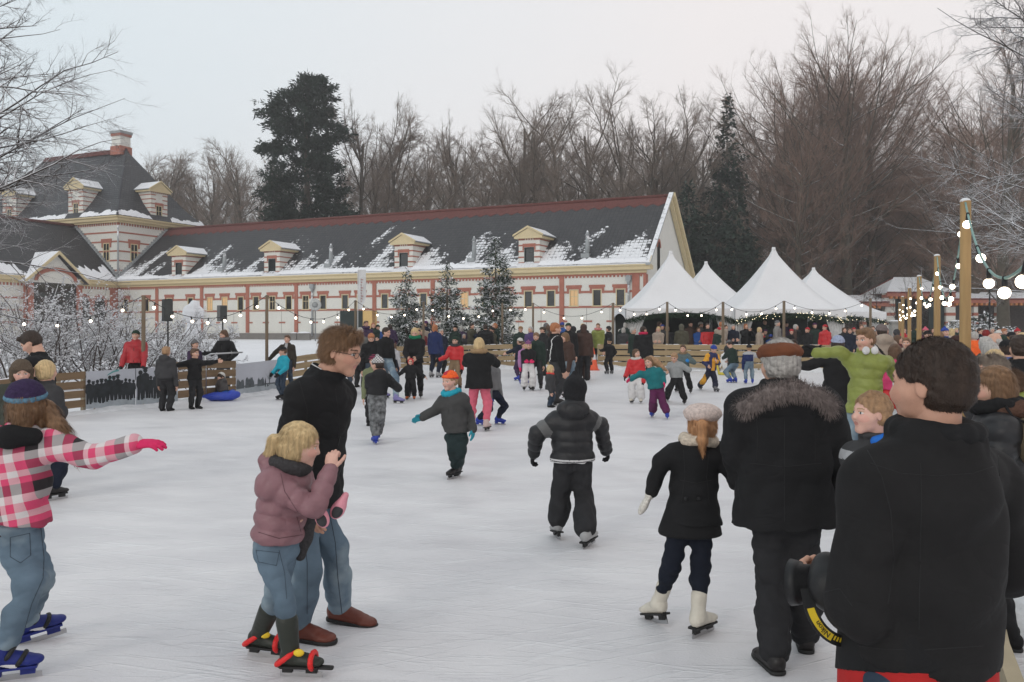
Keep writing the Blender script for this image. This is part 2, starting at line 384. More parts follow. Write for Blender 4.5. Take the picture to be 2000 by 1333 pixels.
def hat_sdf(c, B, hs, kind):
    R_, F_, U_ = B; P = lambda r, f, u: c+hs*(r*R_+f*F_+u*U_); M = np.stack([R_, F_, U_], 1)
    s = Sdf(); e = lambda p, r, k=.03, op='u': s.ell(P(*p), np.array(r)*hs, M, k*hs, op)
    tiltn = unit(U_*1+F_*-.18)
    if kind in ('beanie','pombeanie','point'):
        e((0,-.08,.16), (.41,.47,.43)); 
        if kind == 'point': s.cone(P(0,-.1,.45), P(0,-.16,.68), .2*hs, .06*hs, .14*hs); s.cone(P(0,-.18,.1), P(0,-.2,-.3), .38*hs, .34*hs, .06*hs); s.ell(P(0,.3,.12), np.array((.25,.2,.03))*hs, M, .04*hs); return s
        s.cut(P(0,0,.16), -tiltn)
        n = 20
        for i in range(n):   # turned-up rib band
            a0, a1 = 2*math.pi*i/n, 2*math.pi*(i+1)/n
            q = lambda a: P(.375*math.cos(a), -.08+.435*math.sin(a), .16+.055+.18*(-.08+.435*math.sin(a)))
            s.cone(q(a0), q(a1), .062*hs, .062*hs, .02*hs)
        if kind == 'pombeanie': s.cone(P(0,-.1,.62), P(0,-.1,.63), .12*hs)
    elif kind == 'cap':
        e((0,-.08,.17), (.39,.45,.38)); s.cut(P(0,0,.17), -tiltn); e((0,.42,.19), (.24,.26,.035), .04)
    elif kind == 'flat':
        e((0,-.04,.27), (.43,.54,.20)); e((0,-.1,.2), (.38,.44,.16), .05); e((0,.42,.16), (.26,.16,.04), .06)
    elif kind == 'helmet':
        e((0,-.07,.15), (.43,.50,.44)); s.cut(P(0,0,.1), -tiltn)
    elif kind == 'hood':
        e((0,-.12,.08), (.46,.50,.50)); s.cone(P(0,-.25,-.3), P(0,-.25,-.42), .36*hs, .40*hs, .1*hs); e((0,.36,-.02), (.33,.44,.42), .04, 's')
    elif kind == 'beret':
        e((0,-.12,.26), (.50,.54,.27)); e((0,-.06,.12), (.38,.44,.20), .03); s.cut(P(0,0,.03), -tiltn)
    elif kind == 'ushanka':
        e((0,-.08,.18), (.43,.49,.42)); s.cone(P(-.3,.28,.24), P(.3,.28,.24), .12*hs, .12*hs, .05*hs)
        for g in (-1,1): s.cone(P(.37*g,-.03,.1), P(.36*g,.02,-.28), .13*hs, .12*hs, .05*hs)
        e((0,.46,-.14), (.30,.34,.34), .04, 's')
    return s

def hand_sdf(s, wr, d, pn, hl, curl=.35, thick=1.0, mitt=False, spread=.12, thumb=1):
    """wr wrist, d pointing direction, pn palm normal (the way the palm faces), hl hand length"""
    d = unit(d); pn = unit(pn-d*(pn@d)); sd = np.cross(d, pn)*thumb      # sd: towards the thumb
    u = hl
    s.cone(wr-d*.05*u, wr+d*.12*u, .13*u*thick, .15*u*thick, .02*u)
    pc = wr+d*.30*u
    s.ell(pc, np.array((.235,.30,.10))*u*thick**.5, np.stack([sd, d, pn], 1), .05*u)
    if mitt:
        s.ell(wr+d*.62*u+pn*.08*u*curl, np.array((.24,.36,.15))*u, np.stack([sd, d, pn], 1), .08*u)
        s.cone(wr+d*.2*u+sd*.16*u, wr+d*.5*u+sd*.36*u+pn*.06*u, .10*u, .085*u, .05*u); return s
    for i in range(4):
        o = (.165-.11*i); L = (.40,.45,.42,.33)[i]*u; r = (.052,.054,.052,.045)[i]*u*thick
        b = pc+sd*o*u+d*(.22-.03*abs(i-1.2))*u
        a = curl*(1+.12*i); dd = unit(d+sd*spread*(1.3-i)*.35)
        p = [b-d*.1*u, b]; 
        for t, ln in enumerate((.45,.31,.24)):
            ang = a*(t+.6)*.8; v = dd*math.cos(ang)+pn*math.sin(ang); p.append(p[-1]+v*L*ln)
        s.chain(p, [r*1.1,r*1.08,r,r*.95,r*.8], .008*u/.19*.5)
    t0 = wr+d*.10*u+sd*.14*u; t1 = wr+d*.28*u+sd*.30*u+pn*.06*u; t2 = t1+(d*.75+sd*.35+pn*.35*(curl+.3))*.17*u; t3 = t2+(d*.85+sd*.05+pn*.5*(curl+.3))*.13*u
    s.chain([t0,t1,t2,t3], [.085*u*thick,.066*u*thick,.06*u*thick,.05*u*thick], .02*u)
    return s

def ik(a, c, l1, l2, hint):
    v = c-a; d = np.linalg.norm(v); 
    if d > (l1+l2)*.995: s = d/((l1+l2)*.995); l1 *= s; l2 *= s
    x = (d*d+l1*l1-l2*l2)/(2*d+1e-9); h = math.sqrt(max(l1*l1-x*x, 0)); n = unit(v); hv = hint-n*(hint@n)
    return a+n*x+unit(hv)*h

def strands(V, Fc, cnt, length, width, gravity, seed, up=None, spreadv=.5, cond=None, seg=3):
    """thin ribbons of hair or fur rooted on a surface; gravity(P,N) gives the lie of the hair"""
    r = np.random.default_rng(seed)
    T = V[Fc[:, :3]]; T2 = V[Fc[:, [0,2,3]]]
    n = np.cross(T[:,1]-T[:,0], T[:,2]-T[:,0]); n2 = np.cross(T2[:,1]-T2[:,0], T2[:,2]-T2[:,0]); ar = np.linalg.norm(n,axis=1)+np.linalg.norm(n2,axis=1)
    if cond is not None: ar = ar*cond(T.mean(1))
    pick = r.choice(len(Fc), cnt, p=ar/ar.sum())
    w_ = r.dirichlet((1,1,1), cnt); P = (T[pick]*w_[:,:,None]).sum(1); N = n[pick]; N /= np.linalg.norm(N,axis=1)[:,None]+1e-9
    L = length*r.uniform(.6,1.15,cnt)[:,None]
    D = gravity(P, N); D += r.normal(size=D.shape)*spreadv*.35; D /= np.linalg.norm(D,axis=1)[:,None]+1e-9
    pts = [P-N*.002]
    Q = P.copy()
    for i in range(seg):
        dd = D+N*(.55-.45*i)*spreadv; dd /= np.linalg.norm(dd,axis=1)[:,None]; Q = Q+dd*L/seg; pts.append(Q.copy())
        D = gravity(Q, N)*.5+D*.5
    side = np.cross(D, N); side /= np.linalg.norm(side,axis=1)[:,None]+1e-9
    Vs = []; 
    for i,p in enumerate(pts):
        wd = width*(1, .9, .6, .15, .1)[min(i,4)] if i < seg else width*.12
        Vs += [p-side*wd, p+side*wd]
    Vall = np.stack(Vs,1).reshape(-1,3); m = 2*(seg+1)
    base = np.arange(cnt)[:,None]*m
    Fa = np.concatenate([base+np.array([[2*i,2*i+1,2*i+3,2*i+2]]) for i in range(seg)])
    return Vall, Fa

PEOPLE = []
def person(label, x, yt, yf=None, Y=None, f=0, hf=None, tilt=0, roll=0, j={}, top=None, kind='jacket', hem=0., th=.022, topq=None,
           legs=None, flare=.0, feet='shoe', shoe=None, hair='short', hairc=None, hat=None, hatc=None, glove=None, mitt=False, scarf=None,
           skin=0, zb=0, gr='people at the ice rink', pose='down', wd=1.0, hscale=1.0, zone=None, top2=None, curl=.35, hood=False, fd={}, collar=True,
           detail=1, fold=None, slim=1.0, cuffup=0, armk=.025, fsc=11, ret=False, hatzone=None, hat2=None, cat='person', legzone=None, leg2=None):
    if Y is None: Y = GY(yf, zb)
    top_z = EYE-(yt-HZ)/FP*Y; H = top_z-zb
    base = A((x-1000)/FP*Y, Y, zb)
    F_, R_ = heading(f); U_ = A(0,0,1)
    hF, hR = heading(f if hf is None else hf)
    ti = math.radians(tilt); B_F = hF*math.cos(ti)-U_*math.sin(ti); B_U = U_*math.cos(ti)+hF*math.sin(ti)
    ro = math.radians(roll); hR2 = hR*math.cos(ro)-B_U*math.sin(ro); B_U = B_U*math.cos(ro)+hR*math.sin(ro)
    B = (hR2, B_F, B_U)
    sk = feet.startswith('skate'); lift = .065*min(1, H/1.5) if sk else 0
    pxm = Y/853.
    Hb = H if H > 1 else H  # body height
    hs = (.06*Hb+.138)*hscale
    if 'H' in j: Hb = j['H']; hs = (.06*Hb+.138)*hscale
    g = lambda n, dflt: W(j[n][0], j[n][1], Y+(j[n][2] if len(j[n]) > 2 else 0)) if n in j else dflt
    hatlift = 0
    hc = g('head', base+U_*(H-hs*(.52 if hat is None else .58)))
    hip = g('hip', base+U_*(.51*Hb+lift*.8)-F_*.01)
    sp = unit(hc-hip); 
    neck = g('neck', hc-hs*.60*unit(B_U*.5+U_*.9*0+sp*.8)-B_F*hs*.10)
    chest_ax = unit(neck-hip)
    sR = R_ if 'sf' not in j else heading(j['sf'])[1]
    sR = unit(sR-chest_ax*(sR@chest_ax)); cF = unit(np.cross(chest_ax, sR))
    if cF@F_ < 0: cF = -cF
    sw = .098*Hb*wd
    J = dict(head=hc, neck=neck, hip=hip, base=base)
    for n, s_ in (('R',1),('L',-1)):
        shp = g('s'+n, neck+sR*sw*s_-chest_ax*.060*Hb)
        J['s'+n] = shp
        hw = {'down': shp-U_*.355*Hb+R_*s_*.045*Hb+F_*.05*Hb, 'front': shp-U_*.22*Hb+F_*.17*Hb-R_*s_*.05*Hb,
              'out': shp-U_*.20*Hb+R_*s_*.24*Hb+F_*.03*Hb, 'wide': shp-U_*.06*Hb+R_*s_*.30*Hb+F_*.03*Hb,
              'fold': shp-U_*.17*Hb+F_*.13*Hb-R_*s_*.11*Hb, 'pocket': shp-U_*.29*Hb+F_*.09*Hb+R_*s_*.0*Hb,
              'face': shp+U_*.04*Hb+F_*.17*Hb-R_*s_*.06*Hb, 'reach': shp-U_*.10*Hb+F_*.28*Hb, 'hips': shp-U_*.27*Hb+R_*s_*.02*Hb+F_*.02*Hb,
              'low': shp-U_*.25*Hb+F_*.16*Hb+R_*s_*.02*Hb}[pose if isinstance(pose, str) else pose[0 if n == 'R' else 1]]
        hw = g('h'+n, hw); J['h'+n] = hw
        J['e'+n] = g('e'+n, ik(shp, hw, .168*Hb, .150*Hb, -F_*.6+R_*s_*.7-U_*.55))
        leg0 = hip+R_*s_*.047*Hb-U_*.02*Hb; J['t'+n] = leg0
        ft = W(j['f'+n][0], j['f'+n][1], GY(j['f'+n][1], zb)) if ('f'+n in j and len(j['f'+n]) == 2) else g('f'+n, base+R_*s_*(.062 if not sk else .085)*Hb)
        if n+'' in fd: fa, fp = fd[n]
        else: fa, fp = f+(-s_*8), 0
        fF = heading(fa)[0]; fp_ = math.radians(fp); fF2 = fF*math.cos(fp_)-U_*math.sin(fp_); fU = U_*math.cos(fp_)+fF*math.sin(fp_)
        ank = ft+fU*(.045*Hb+lift)-fF2*.035*Hb
        J['f'+n] = ft; J['a'+n] = ank; J['ff'+n] = (fF2, fU, unit(np.cross(fF2, fU)))
        J['k'+n] = g('k'+n, ik(leg0, ank, .232*Hb, .232*Hb, fF*.9+R_*s_*.12))
    J.update(ax=chest_ax, S=sR, cF=cF, F=F_, R=R_, U=U_, B=B)
    root = empty('person', base, label=label, cat=cat, group=gr)
    rel = lambda V: V-base
    h = float(np.clip(.85*pxm, .0065, .020)); hh = float(np.clip(.42*pxm, .003, .013)); seed = len(PEOPLE)+3
    if detail < 1: h *= 1.2
    # ---- body: coarse frame plus fine head and hands, one mesh
    s = Sdf(); bb = Hb
    s.cone(hc-hs*.2*B_U-B_F*.08*hs, neck, .235*hs, .27*hs, .02)
    s.ec(hip, hip+chest_ax*.16*bb, (.075*bb,.055*bb), (.068*bb,.05*bb), sR); s.ec(hip+chest_ax*.16*bb, neck-chest_ax*.06*bb, (.068*bb,.05*bb), (.085*bb,.055*bb), sR)
    for n in 'RL':
        s.chain([J['s'+n], J['e'+n], J['h'+n]], [.03*bb,.024*bb,.017*bb]); s.chain([J['t'+n], J['k'+n], J['a'+n]], [.040*bb,.025*bb,.018*bb]); s.cone(neck-chest_ax*.04*bb, J['s'+n], .04*bb, .03*bb)
        s.cone(J['a'+n], J['a'+n]+J['ff'+n][0]*.08*bb-J['ff'+n][1]*.02*bb, .02*bb, .018*bb)
    V1, F1 = s.mesh(max(h*1.3, .014)); Z1 = np.zeros(len(F1), int)
    s, P, M = head_sdf(hc, B, hs); s.cone(hc-hs*.25*B_U-B_F*.10*hs, neck, .235*hs, .25*hs, .05*hs)
    V2, F2 = s.mesh(hh); Z2 = head_zone(V2[F2].mean(1), hc, B, hs) if pxm < .03 else np.where(head_zone(V2[F2].mean(1), hc, B, hs) == 5, 5, np.where(head_zone(V2[F2].mean(1), hc, B, hs) > 0, 2, 0)*(pxm < .045))
    Vs = [V1, V2]; Fs = [F1, F2+len(V1)]; Zs = [Z1, Z2]; nv = len(V1)+len(V2)
    hh2 = float(np.clip(.5*pxm, .0032, .010)); hl = .106*bb+.01
    gl = []
    for n, s_ in (('R',1),('L',-1)):
        d = unit(J['h'+n]-J['e'+n])
        if ('d'+n) in j: d = unit(A(*j['d'+n]))
        pn = -R_*s_ if ('n'+n) not in j else A(*j['n'+n])
        if abs(unit(pn)@d) > .9: pn = F_
        thumb = 1 if (np.cross(d, unit(pn-d*(pn@d)))@(F_+U_*.4)) > 0 else -1
        hs_ = Sdf(); thick = 1.0 if glove is None else 1.22
        if pxm > .02: thick *= 1.25
        hand_sdf(hs_, J['h'+n], d, pn, hl, curl=j.get('c'+n, curl), thick=thick, mitt=mitt, thumb=thumb)
        Vh, Fh = hs_.mesh(hh2)
        if glove is None: Vs.append(Vh); Fs.append(Fh+nv); Zs.append(np.zeros(len(Fh), int)); nv += len(Vh)
        else: gl.append((Vh, Fh))
    o = link('body', npmesh('body', rel(np.concatenate(Vs)), np.concatenate(Fs), skin_mat(skin), mi=np.concatenate(Zs)), root)
    for Vh, Fh in gl: link('mitten' if mitt else 'glove', npmesh('glove', rel(Vh), Fh, [glove]), root)
    # ---- trousers
    th2 = .010+.004*(H > 1.2)
    s = Sdf(); s.ec(hip-U_*.02*bb, hip+chest_ax*.09*bb, (.078*bb+th2,.062*bb+th2), (.074*bb+th2,.056*bb+th2), R_, .05)
    for n in 'RL':
        k_, a_ = J['k'+n], J['a'+n]; cuff = a_+unit(k_-a_)*((.02*bb if not sk else .045*bb)+cuffup*bb)
        s.chain([J['t'+n], k_], [(.050*bb+th2)*slim,(.036*bb+th2)*slim+flare*.3], .03*bb)
        mid = k_*.5+cuff*.5
        s.chain([k_, mid, cuff], [(.036*bb+th2)*slim+flare*.3,(.033*bb+th2)*slim+flare*.7,(.027*bb+th2)*slim+flare], .02*bb); 
        s.cut(cuff-unit(k_-a_)*.012, -unit(k_-a_)) if False else None
    V_, F__ = s.mesh(h, fold=(.012 if fold is None else fold)*min(1,H), fscale=14, seed=seed)
    mi = None; ml = [legs]
    if legzone is not None: mi = legzone(V_[F__].mean(1), J); ml = [legs]+list(leg2)
    link('trousers', npmesh('trousers', rel(V_), F__, ml, mi=mi), root)
    # ---- jacket
    q = topq; s = Sdf(); t = th; hemz = hem*bb
    quiltT = (q, .013) if q else None
    wa = hip+chest_ax*.13*bb; ch = neck-chest_ax*.075*bb
    low = hip+chest_ax*(.03*bb)-U_*hemz
    extra = .016*bb*(hemz > .03)+hemz*.06
    s.ec(low, wa, (.088*bb*wd+t+extra,.070*bb+t+extra*.8), (.080*bb*wd+t,.064*bb+t), sR, .05, quilt=quiltT)
    s.ec(wa, ch, (.080*bb*wd+t,.064*bb+t), (.088*bb*wd+t,.066*bb+t), sR, .06, quilt=quiltT)
    s.cone(ch+chest_ax*.02*bb, neck-chest_ax*.030*bb, .062*bb+t*.6, .036*bb+t*.5, .06)
    s.cut(low-U_*.0+chest_ax*.0, -unit(chest_ax*.6+U_*.4))
    for n in 'RL':
        s.cone(neck-chest_ax*.045*bb, J['s'+n], .034*bb+t*.9, .032*bb+t*.8, .06)
        qa = (q*.9, .010) if q else None
        el, ha = J['e'+n], J['h'+n]
        cu = ha-unit(ha-el)*.005
        s.cone(J['s'+n], el, .034*bb+t*.85, .027*bb+t*.65, armk, quilt=qa); s.cone(el, cu, .027*bb+t*.65, .021*bb+t*.5, .012, quilt=qa)
    if collar:
        for i in range(12):
            q_ = lambda a, z: neck+unit(hc-neck)*z*bb+sR*(.034*bb+t*.45)*math.cos(a)+cF*(.034*bb+t*.45)*math.sin(a)
            for z in (.0,.014): s.cone(q_(6.2832*i/12, z), q_(6.2832*(i+1)/12, z), .0095*bb+t*.12, None, .012)
    if hood: s.ell(neck-cF*.062*bb+U_*.005*bb, A(.085*bb,.055*bb,.055*bb), np.stack([sR, cF, chest_ax], 1), .02*bb)
    V_, F__ = s.mesh(h, fold=(.010 if fold is None else fold)*min(1,H), fscale=fsc, seed=seed+50)
    mi = None; ml = [top]
    if zone is not None: mi = zone(V_[F__].mean(1), J); ml = [top]+list(top2)
    nm = {'coat':'coat','puffer':'padded_jacket'}.get(kind, 'jacket')
    link(nm, npmesh(nm, rel(V_), F__, ml, mi=mi), root)
    if pxm < .03:
        fr_ = cF*(1 if cF@F_ > 0 else -1); b = MB(); z_ = []
        if abs(((f+180)%360)-180) < 75:
            for q_, dd_ in ((low+chest_ax*.01, .070*bb+t+extra*.8),(wa, .064*bb+t),(ch, .066*bb+t)): z_.append(q_+fr_*(dd_*.985-.001))
            b.tube(z_, max(.004, .35*pxm), 5); o_ = b.build('zip', [MT['rubber']], None); vv = rel(np.array([v.co for v in o_.data.vertices])); o_.data.vertices.foreach_set('co', vv.astype(np.float32).ravel()); o_.data.update(); o_.parent = root
        if glove is None or mitt:
            for n in 'RL':
                el, ha = J['e'+n], J['h'+n]; d_ = unit(ha-el); s = Sdf(); s.cone(ha-d_*.03*bb, ha-d_*.004, .0225*bb+t*.53, .0205*bb+t*.5, .006); V_, F__ = s.mesh(max(h*.8,.006)); link('cuff', npmesh('cuff', rel(V_), F__, [top]), root)
    # ---- feet
    for n in 'RL':
        fF2, fU, fS = J['ff'+n]; ft = J['f'+n]; a_ = J['a'+n]
        s = Sdf(); L = .145*bb
        heel = ft+fU*(lift+.028*bb)-fF2*.055*bb; toe = ft+fU*(lift+.022*bb)+fF2*.075*bb
        r0 = .030*bb
        s.ec(heel-fU*.004*bb, ft+fU*(lift+.020*bb)+fF2*.052*bb, (.0235*bb,.024*bb), (.0285*bb,.019*bb), fS, .02)
        s.ell(ft+fU*(lift+.017*bb)+fF2*.068*bb, A(.031*bb,.030*bb,.017*bb), np.stack([fF2,fS,fU],1), .02)
        s.cone(heel+fU*.010*bb, a_+fU*.008*bb, .023*bb, .027*bb, .025); s.cone(a_-fU*.005*bb, ft+fU*(lift+.028*bb)+fF2*.028*bb, .026*bb, .020*bb, .025)
        if feet in ('boot',) or sk: s.cone(a_, a_+unit(J['k'+n]-a_)*(.06 if sk else .12)*bb, r0*.95, r0*1.05, .025)
        s.cut(ft+fU*(lift+.001), -fU)
        V_, F__ = s.mesh(min(h, .012))
        nm = {'skate':'skate_boot','boot':'boot'}.get(feet.split('_')[0], 'shoe')
        sh = link(nm, npmesh(nm, rel(V_), F__, [shoe]), root)
        if not sk and pxm < .02:
            so_ = Sdf(); so_.ec(ft+fU*.009*bb-fF2*.058*bb, ft+fU*.009*bb+fF2*.05*bb, (.026*bb,.030*bb), (.031*bb,.030*bb), fS, .01); so_.ell(ft+fU*.009*bb+fF2*.07*bb, A(.034*bb,.031*bb,.03*bb), np.stack([fF2,fS,fU],1), .02); so_.cut(ft+fU*.013*bb, fU); so_.cut(ft+fU*.001, -fU)
            V_, F__ = so_.mesh(.006); link('sole', npmesh('sole', rel(V_), F__, [MT['rubber']]), sh)
        if sk:
            b = MB(); x0, x1 = ft-fF2*.078*bb, ft+fF2*.092*bb; wv = fS*.0022
            def bar(p0, p1, z0, z1, w2, m):
                b.add([p0-w2+fU*z0, p1-w2+fU*z0, p1+w2+fU*z0, p0+w2+fU*z0, p0-w2+fU*z1, p1-w2+fU*z1, p1+w2+fU*z1, p0+w2+fU*z1],
                      [(0,3,2,1),(4,5,6,7),(0,1,5,4),(1,2,6,5),(2,3,7,6),(3,0,4,7)], m)
            bar(x0, x1, .0, .028, wv, 0)
            hold = 1
            bar(x0+fF2*.01*bb, x0+fF2*.05*bb, .022, lift+.012, wv*5, hold); bar(x1-fF2*.065*bb, x1-fF2*.02*bb, .022, lift+.008, wv*5, hold)
            bar(x0+fF2*.005*bb, x1-fF2*.012*bb, lift-.008, lift+.004, fS*.026*bb, hold)
            hm = shoe if feet == 'skate_blue' else MT['rubber']
            me = b.build('blade', [MT['steel'], hm], None); me.parent = sh; 
            for v in me.data.vertices: v.co = Vector(rel(np.array(v.co)))
    # ---- hair
    if hair is None and hat in ('beanie','pombeanie','cap','beret'): hair, hairc = 'crop', [h_brown,h_lbrown,h_dark,h_sandy][len(PEOPLE)%4]
    if hair:
        s, P = hair_sdf(hc, B, hs, hair)
        if hat is not None and hat not in ('flat',): s.cut(P(0,0,.30), unit(B_U*1-B_F*.15))
        V_, F__ = s.mesh(hh*1.15, fold=.0035, fscale=48, seed=seed)
        ho = link('hair', npmesh('hair', rel(V_), F__, [hairc]), root)
        if pxm < .009:
            cnt = int(12000 if pxm < .0035 else 7000)
            grav = (lambda P_, N_: np.cross(np.cross(N_, np.tile(-B_U, (len(P_),1))), N_)+0.35*(-B_U)) if hair in ('long','bob','pony') else \
                   (lambda P_, N_: np.cross(np.cross(N_, np.tile(-B_U*.8-B_F*.25, (len(P_),1))), N_)+N_*.15)
            Ls = hs*(.20 if hair in ('long','bob','pony') else .17 if hair == 'short' else .05)
            Va, Fa = strands(V_, F__, cnt, Ls, .0008 if pxm < .0035 else .0013, grav, seed, spreadv=.30 if hair != 'long' else .2, seg=4)
            link('hair_strands', npmesh('hair_strands', rel(Va), Fa, [hairc]), ho)
    if hat:
        s = hat_sdf(hc, B, hs, hat); V_, F__ = s.mesh(hh*1.2, fold=.002, fscale=30, seed=seed)
        mi = None; ml = [hatc]
        if hatzone: mi = hatzone(V_[F__].mean(1), hc, B, hs); ml = [hatc]+list(hat2)
        nm = 'hood' if hat == 'hood' else 'helmet' if hat == 'helmet' else 'cap' if hat in ('cap','flat') else 'hat'
        link(nm, npmesh(nm, rel(V_), F__, ml, mi=mi), root)
    if scarf is not None:
        s = Sdf(); n_ = 14; cc = neck+unit(hc-neck)*.022*bb; rr = .052*bb+.02*t/.02*.6
        for i in range(n_):
            a0, a1 = 2*math.pi*i/n_, 2*math.pi*(i+1)/n_
            qq = lambda a: cc+sR*rr*math.cos(a)+cF*rr*.95*math.sin(a)+chest_ax*.006*math.sin(3*a)-chest_ax*.012*bb*(math.sin(a) > .3)
            s.cone(qq(a0), qq(a1), .024*bb, .024*bb, .01)
        V_, F__ = s.mesh(h*.9, fold=.005, fscale=30, seed=seed)
        link('scarf', npmesh('scarf', rel(V_), F__, [scarf]), root)
    PEOPLE.append(root)
    J.update(root=root, bb=bb, hs=hs, B=B, S=sR, cF=cF, ax=chest_ax, F=F_, R=R_, h=h, hh=hh, rel=rel, U=U_, P=lambda r,f_,u: hc+hs*(r*B[0]+f_*B[1]+u*B[2]))
    return J
MT = {}
MT['rubber'] = mat('rubber_black', (.02,.02,.02), rough=.6, var=.2)
MT['steel'] = mat('steel', (.45,.45,.46), rough=.3, metal=.9, var=.1)
# ---------------------------------------------------------------- setting: ground, ice, snow
M_snow = mat('snow', (.80,.81,.84), rough=.75, var=.05, scale=.6, bump=.05, bscale=3)
def ice_mat():
    m = bpy.data.materials.new('ice'); m.use_nodes = True; t = m.node_tree; b = t.nodes['Principled BSDF']; L = t.links.new
    tc = t.nodes.new('ShaderNodeTexCoord')
    def noise(sc, s, det=5, rot=0, dist=0):
        mp0 = t.nodes.new('ShaderNodeMapping'); mp0.inputs['Rotation'].default_value = (0,0,rot); mp = t.nodes.new('ShaderNodeMapping'); mp.inputs['Scale'].default_value = sc
        n = t.nodes.new('ShaderNodeTexNoise'); n.inputs['Scale'].default_value = s; n.inputs['Detail'].default_value = det; n.inputs['Distortion'].default_value = dist
        L(tc.outputs['Object'], mp0.inputs[0]); L(mp0.outputs[0], mp.inputs[0]); L(mp.outputs[0], n.inputs['Vector']); return n.outputs['Fac']
    def mix(a, b_, f, ty='MIX'):
        x = t.nodes.new('ShaderNodeMixRGB'); x.blend_type = ty; x.inputs[0].default_value = f; L(a, x.inputs[1]); L(b_, x.inputs[2]); return x.outputs[0]
    def rng_(a, lo, hi, o0, o1):
        r = t.nodes.new('ShaderNodeMapRange'); r.inputs[1].default_value = lo; r.inputs[2].default_value = hi; r.inputs[3].default_value = o0; r.inputs[4].default_value = o1; L(a, r.inputs[0]); return r.outputs[0]
    big = noise((1,1,1), .45, 6); mid = noise((.55,1,1), 2.2, 6, .25, .5)
    s1 = noise((1,.07,1), 20, 3, 1.1, .5); s2 = noise((1,.07,1), 18, 3, -1.25, .5); s3 = noise((1,.06,1), 24, 2, 1.62, .4)
    pits = noise((1,1,1), 60, 4)
    a = mix(rng_(big,.3,.7,0,1), rng_(mid,.3,.7,0,1), .5)
    lines = mix(mix(rng_(s1,.57,.64,0,1), rng_(s2,.58,.65,0,1), 1, 'ADD'), rng_(s3,.6,.66,0,1), 1, 'ADD')
    cr = t.nodes.new('ShaderNodeValToRGB'); cr.color_ramp.elements[0].color = (.61,.60,.62,1); cr.color_ramp.elements[1].color = (.74,.73,.74,1)
    cr.color_ramp.elements[0].position = .15; cr.color_ramp.elements[1].position = .9
    L(a, cr.inputs[0])
    x = t.nodes.new('ShaderNodeMixRGB'); x.inputs[2].default_value = (.80,.81,.83,1); L(cr.outputs[0], x.inputs[1])
    lf = t.nodes.new('ShaderNodeMath'); lf.operation = 'MULTIPLY'; lf.inputs[1].default_value = .26; lf.use_clamp = True; L(lines, lf.inputs[0]); L(lf.outputs[0], x.inputs[0])
    L(x.outputs[0], b.inputs['Base Color'])
    L(rng_(a,0,1,.30,.6), b.inputs['Roughness']); b.inputs['Specular IOR Level'].default_value = .35
    bp = t.nodes.new('ShaderNodeBump'); bp.inputs['Distance'].default_value = .006; hm = mix(lines, pits, .45); L(hm, bp.inputs['Height']); L(bp.outputs[0], b.inputs['Normal'])
    return m
def terrain_z(x, y):
    s = np.clip((y-39)/24., 0, 1); s = s*s*(3-2*s)
    r = np.clip((x-(9+.15*(y-40)))/8., 0, 1)
    return s*(1-r*.8)*.95
RINK = [(-18.,10.8),(-9.56,15.9),(-9.14,17.26),(-8.22,19.58),(-7.85,19.98),(-7.05,21.8),(-6.8,23.5),(-6.25,26.),(-5.83,28.6),(-5.3,35.0),(-1.5,36.6),(0,37.4),(4.,36.7),(8.5,35.6),(12.2,34.7),(15.6,33.6)]
def right_x(y): return 4.51-.44*(8.5-y)
xs = np.concatenate([np.linspace(-700,-60,14)[:-1], np.linspace(-60,60,81), np.linspace(60,700,14)[1:]])
ys = np.concatenate([np.linspace(-12,90,103), np.linspace(90,300,22)[1:], np.linspace(300,1600,12)[1:]])
gx, gy = np.meshgrid(xs, ys, indexing='ij')
r_ = np.random.default_rng(3)
def fbm(x, y, s):
    v = 0*x
    for i in range(6):
        a = r_.uniform(0, 6.28); f = s*1.7**i; v = v+np.sin(f*(x*math.cos(a)+y*math.sin(a))+r_.uniform(0,6))/1.6**i
    return v
gz = terrain_z(gx, gy)+fbm(gx, gy, .25)*.03*np.clip((np.abs(gx)-10)/10+(gy > 39), 0, 1)-.05
n0, n1 = gx.shape; V = np.stack([gx,gy,gz],-1).reshape(-1,3); I = np.arange(n0*n1).reshape(n0,n1)
Fq = np.stack([I[:-1,:-1],I[1:,:-1],I[1:,1:],I[:-1,1:]],-1).reshape(-1,4)
link('snow_ground', npmesh('snow_ground', V, Fq, [M_snow]), kind='structure')
poly = [(x,y,0) for x,y in RINK]+[(right_x(4.4)-.02,4.4,0),(right_x(-6),-6,0),(-18,-6,0)]
me = bpy.data.meshes.new('ice_rink'); me.from_pydata(poly, [], [tuple(range(len(poly)))[::-1]]); me.materials.append(ice_mat()); me.update()
link('ice_rink', me, kind='structure')
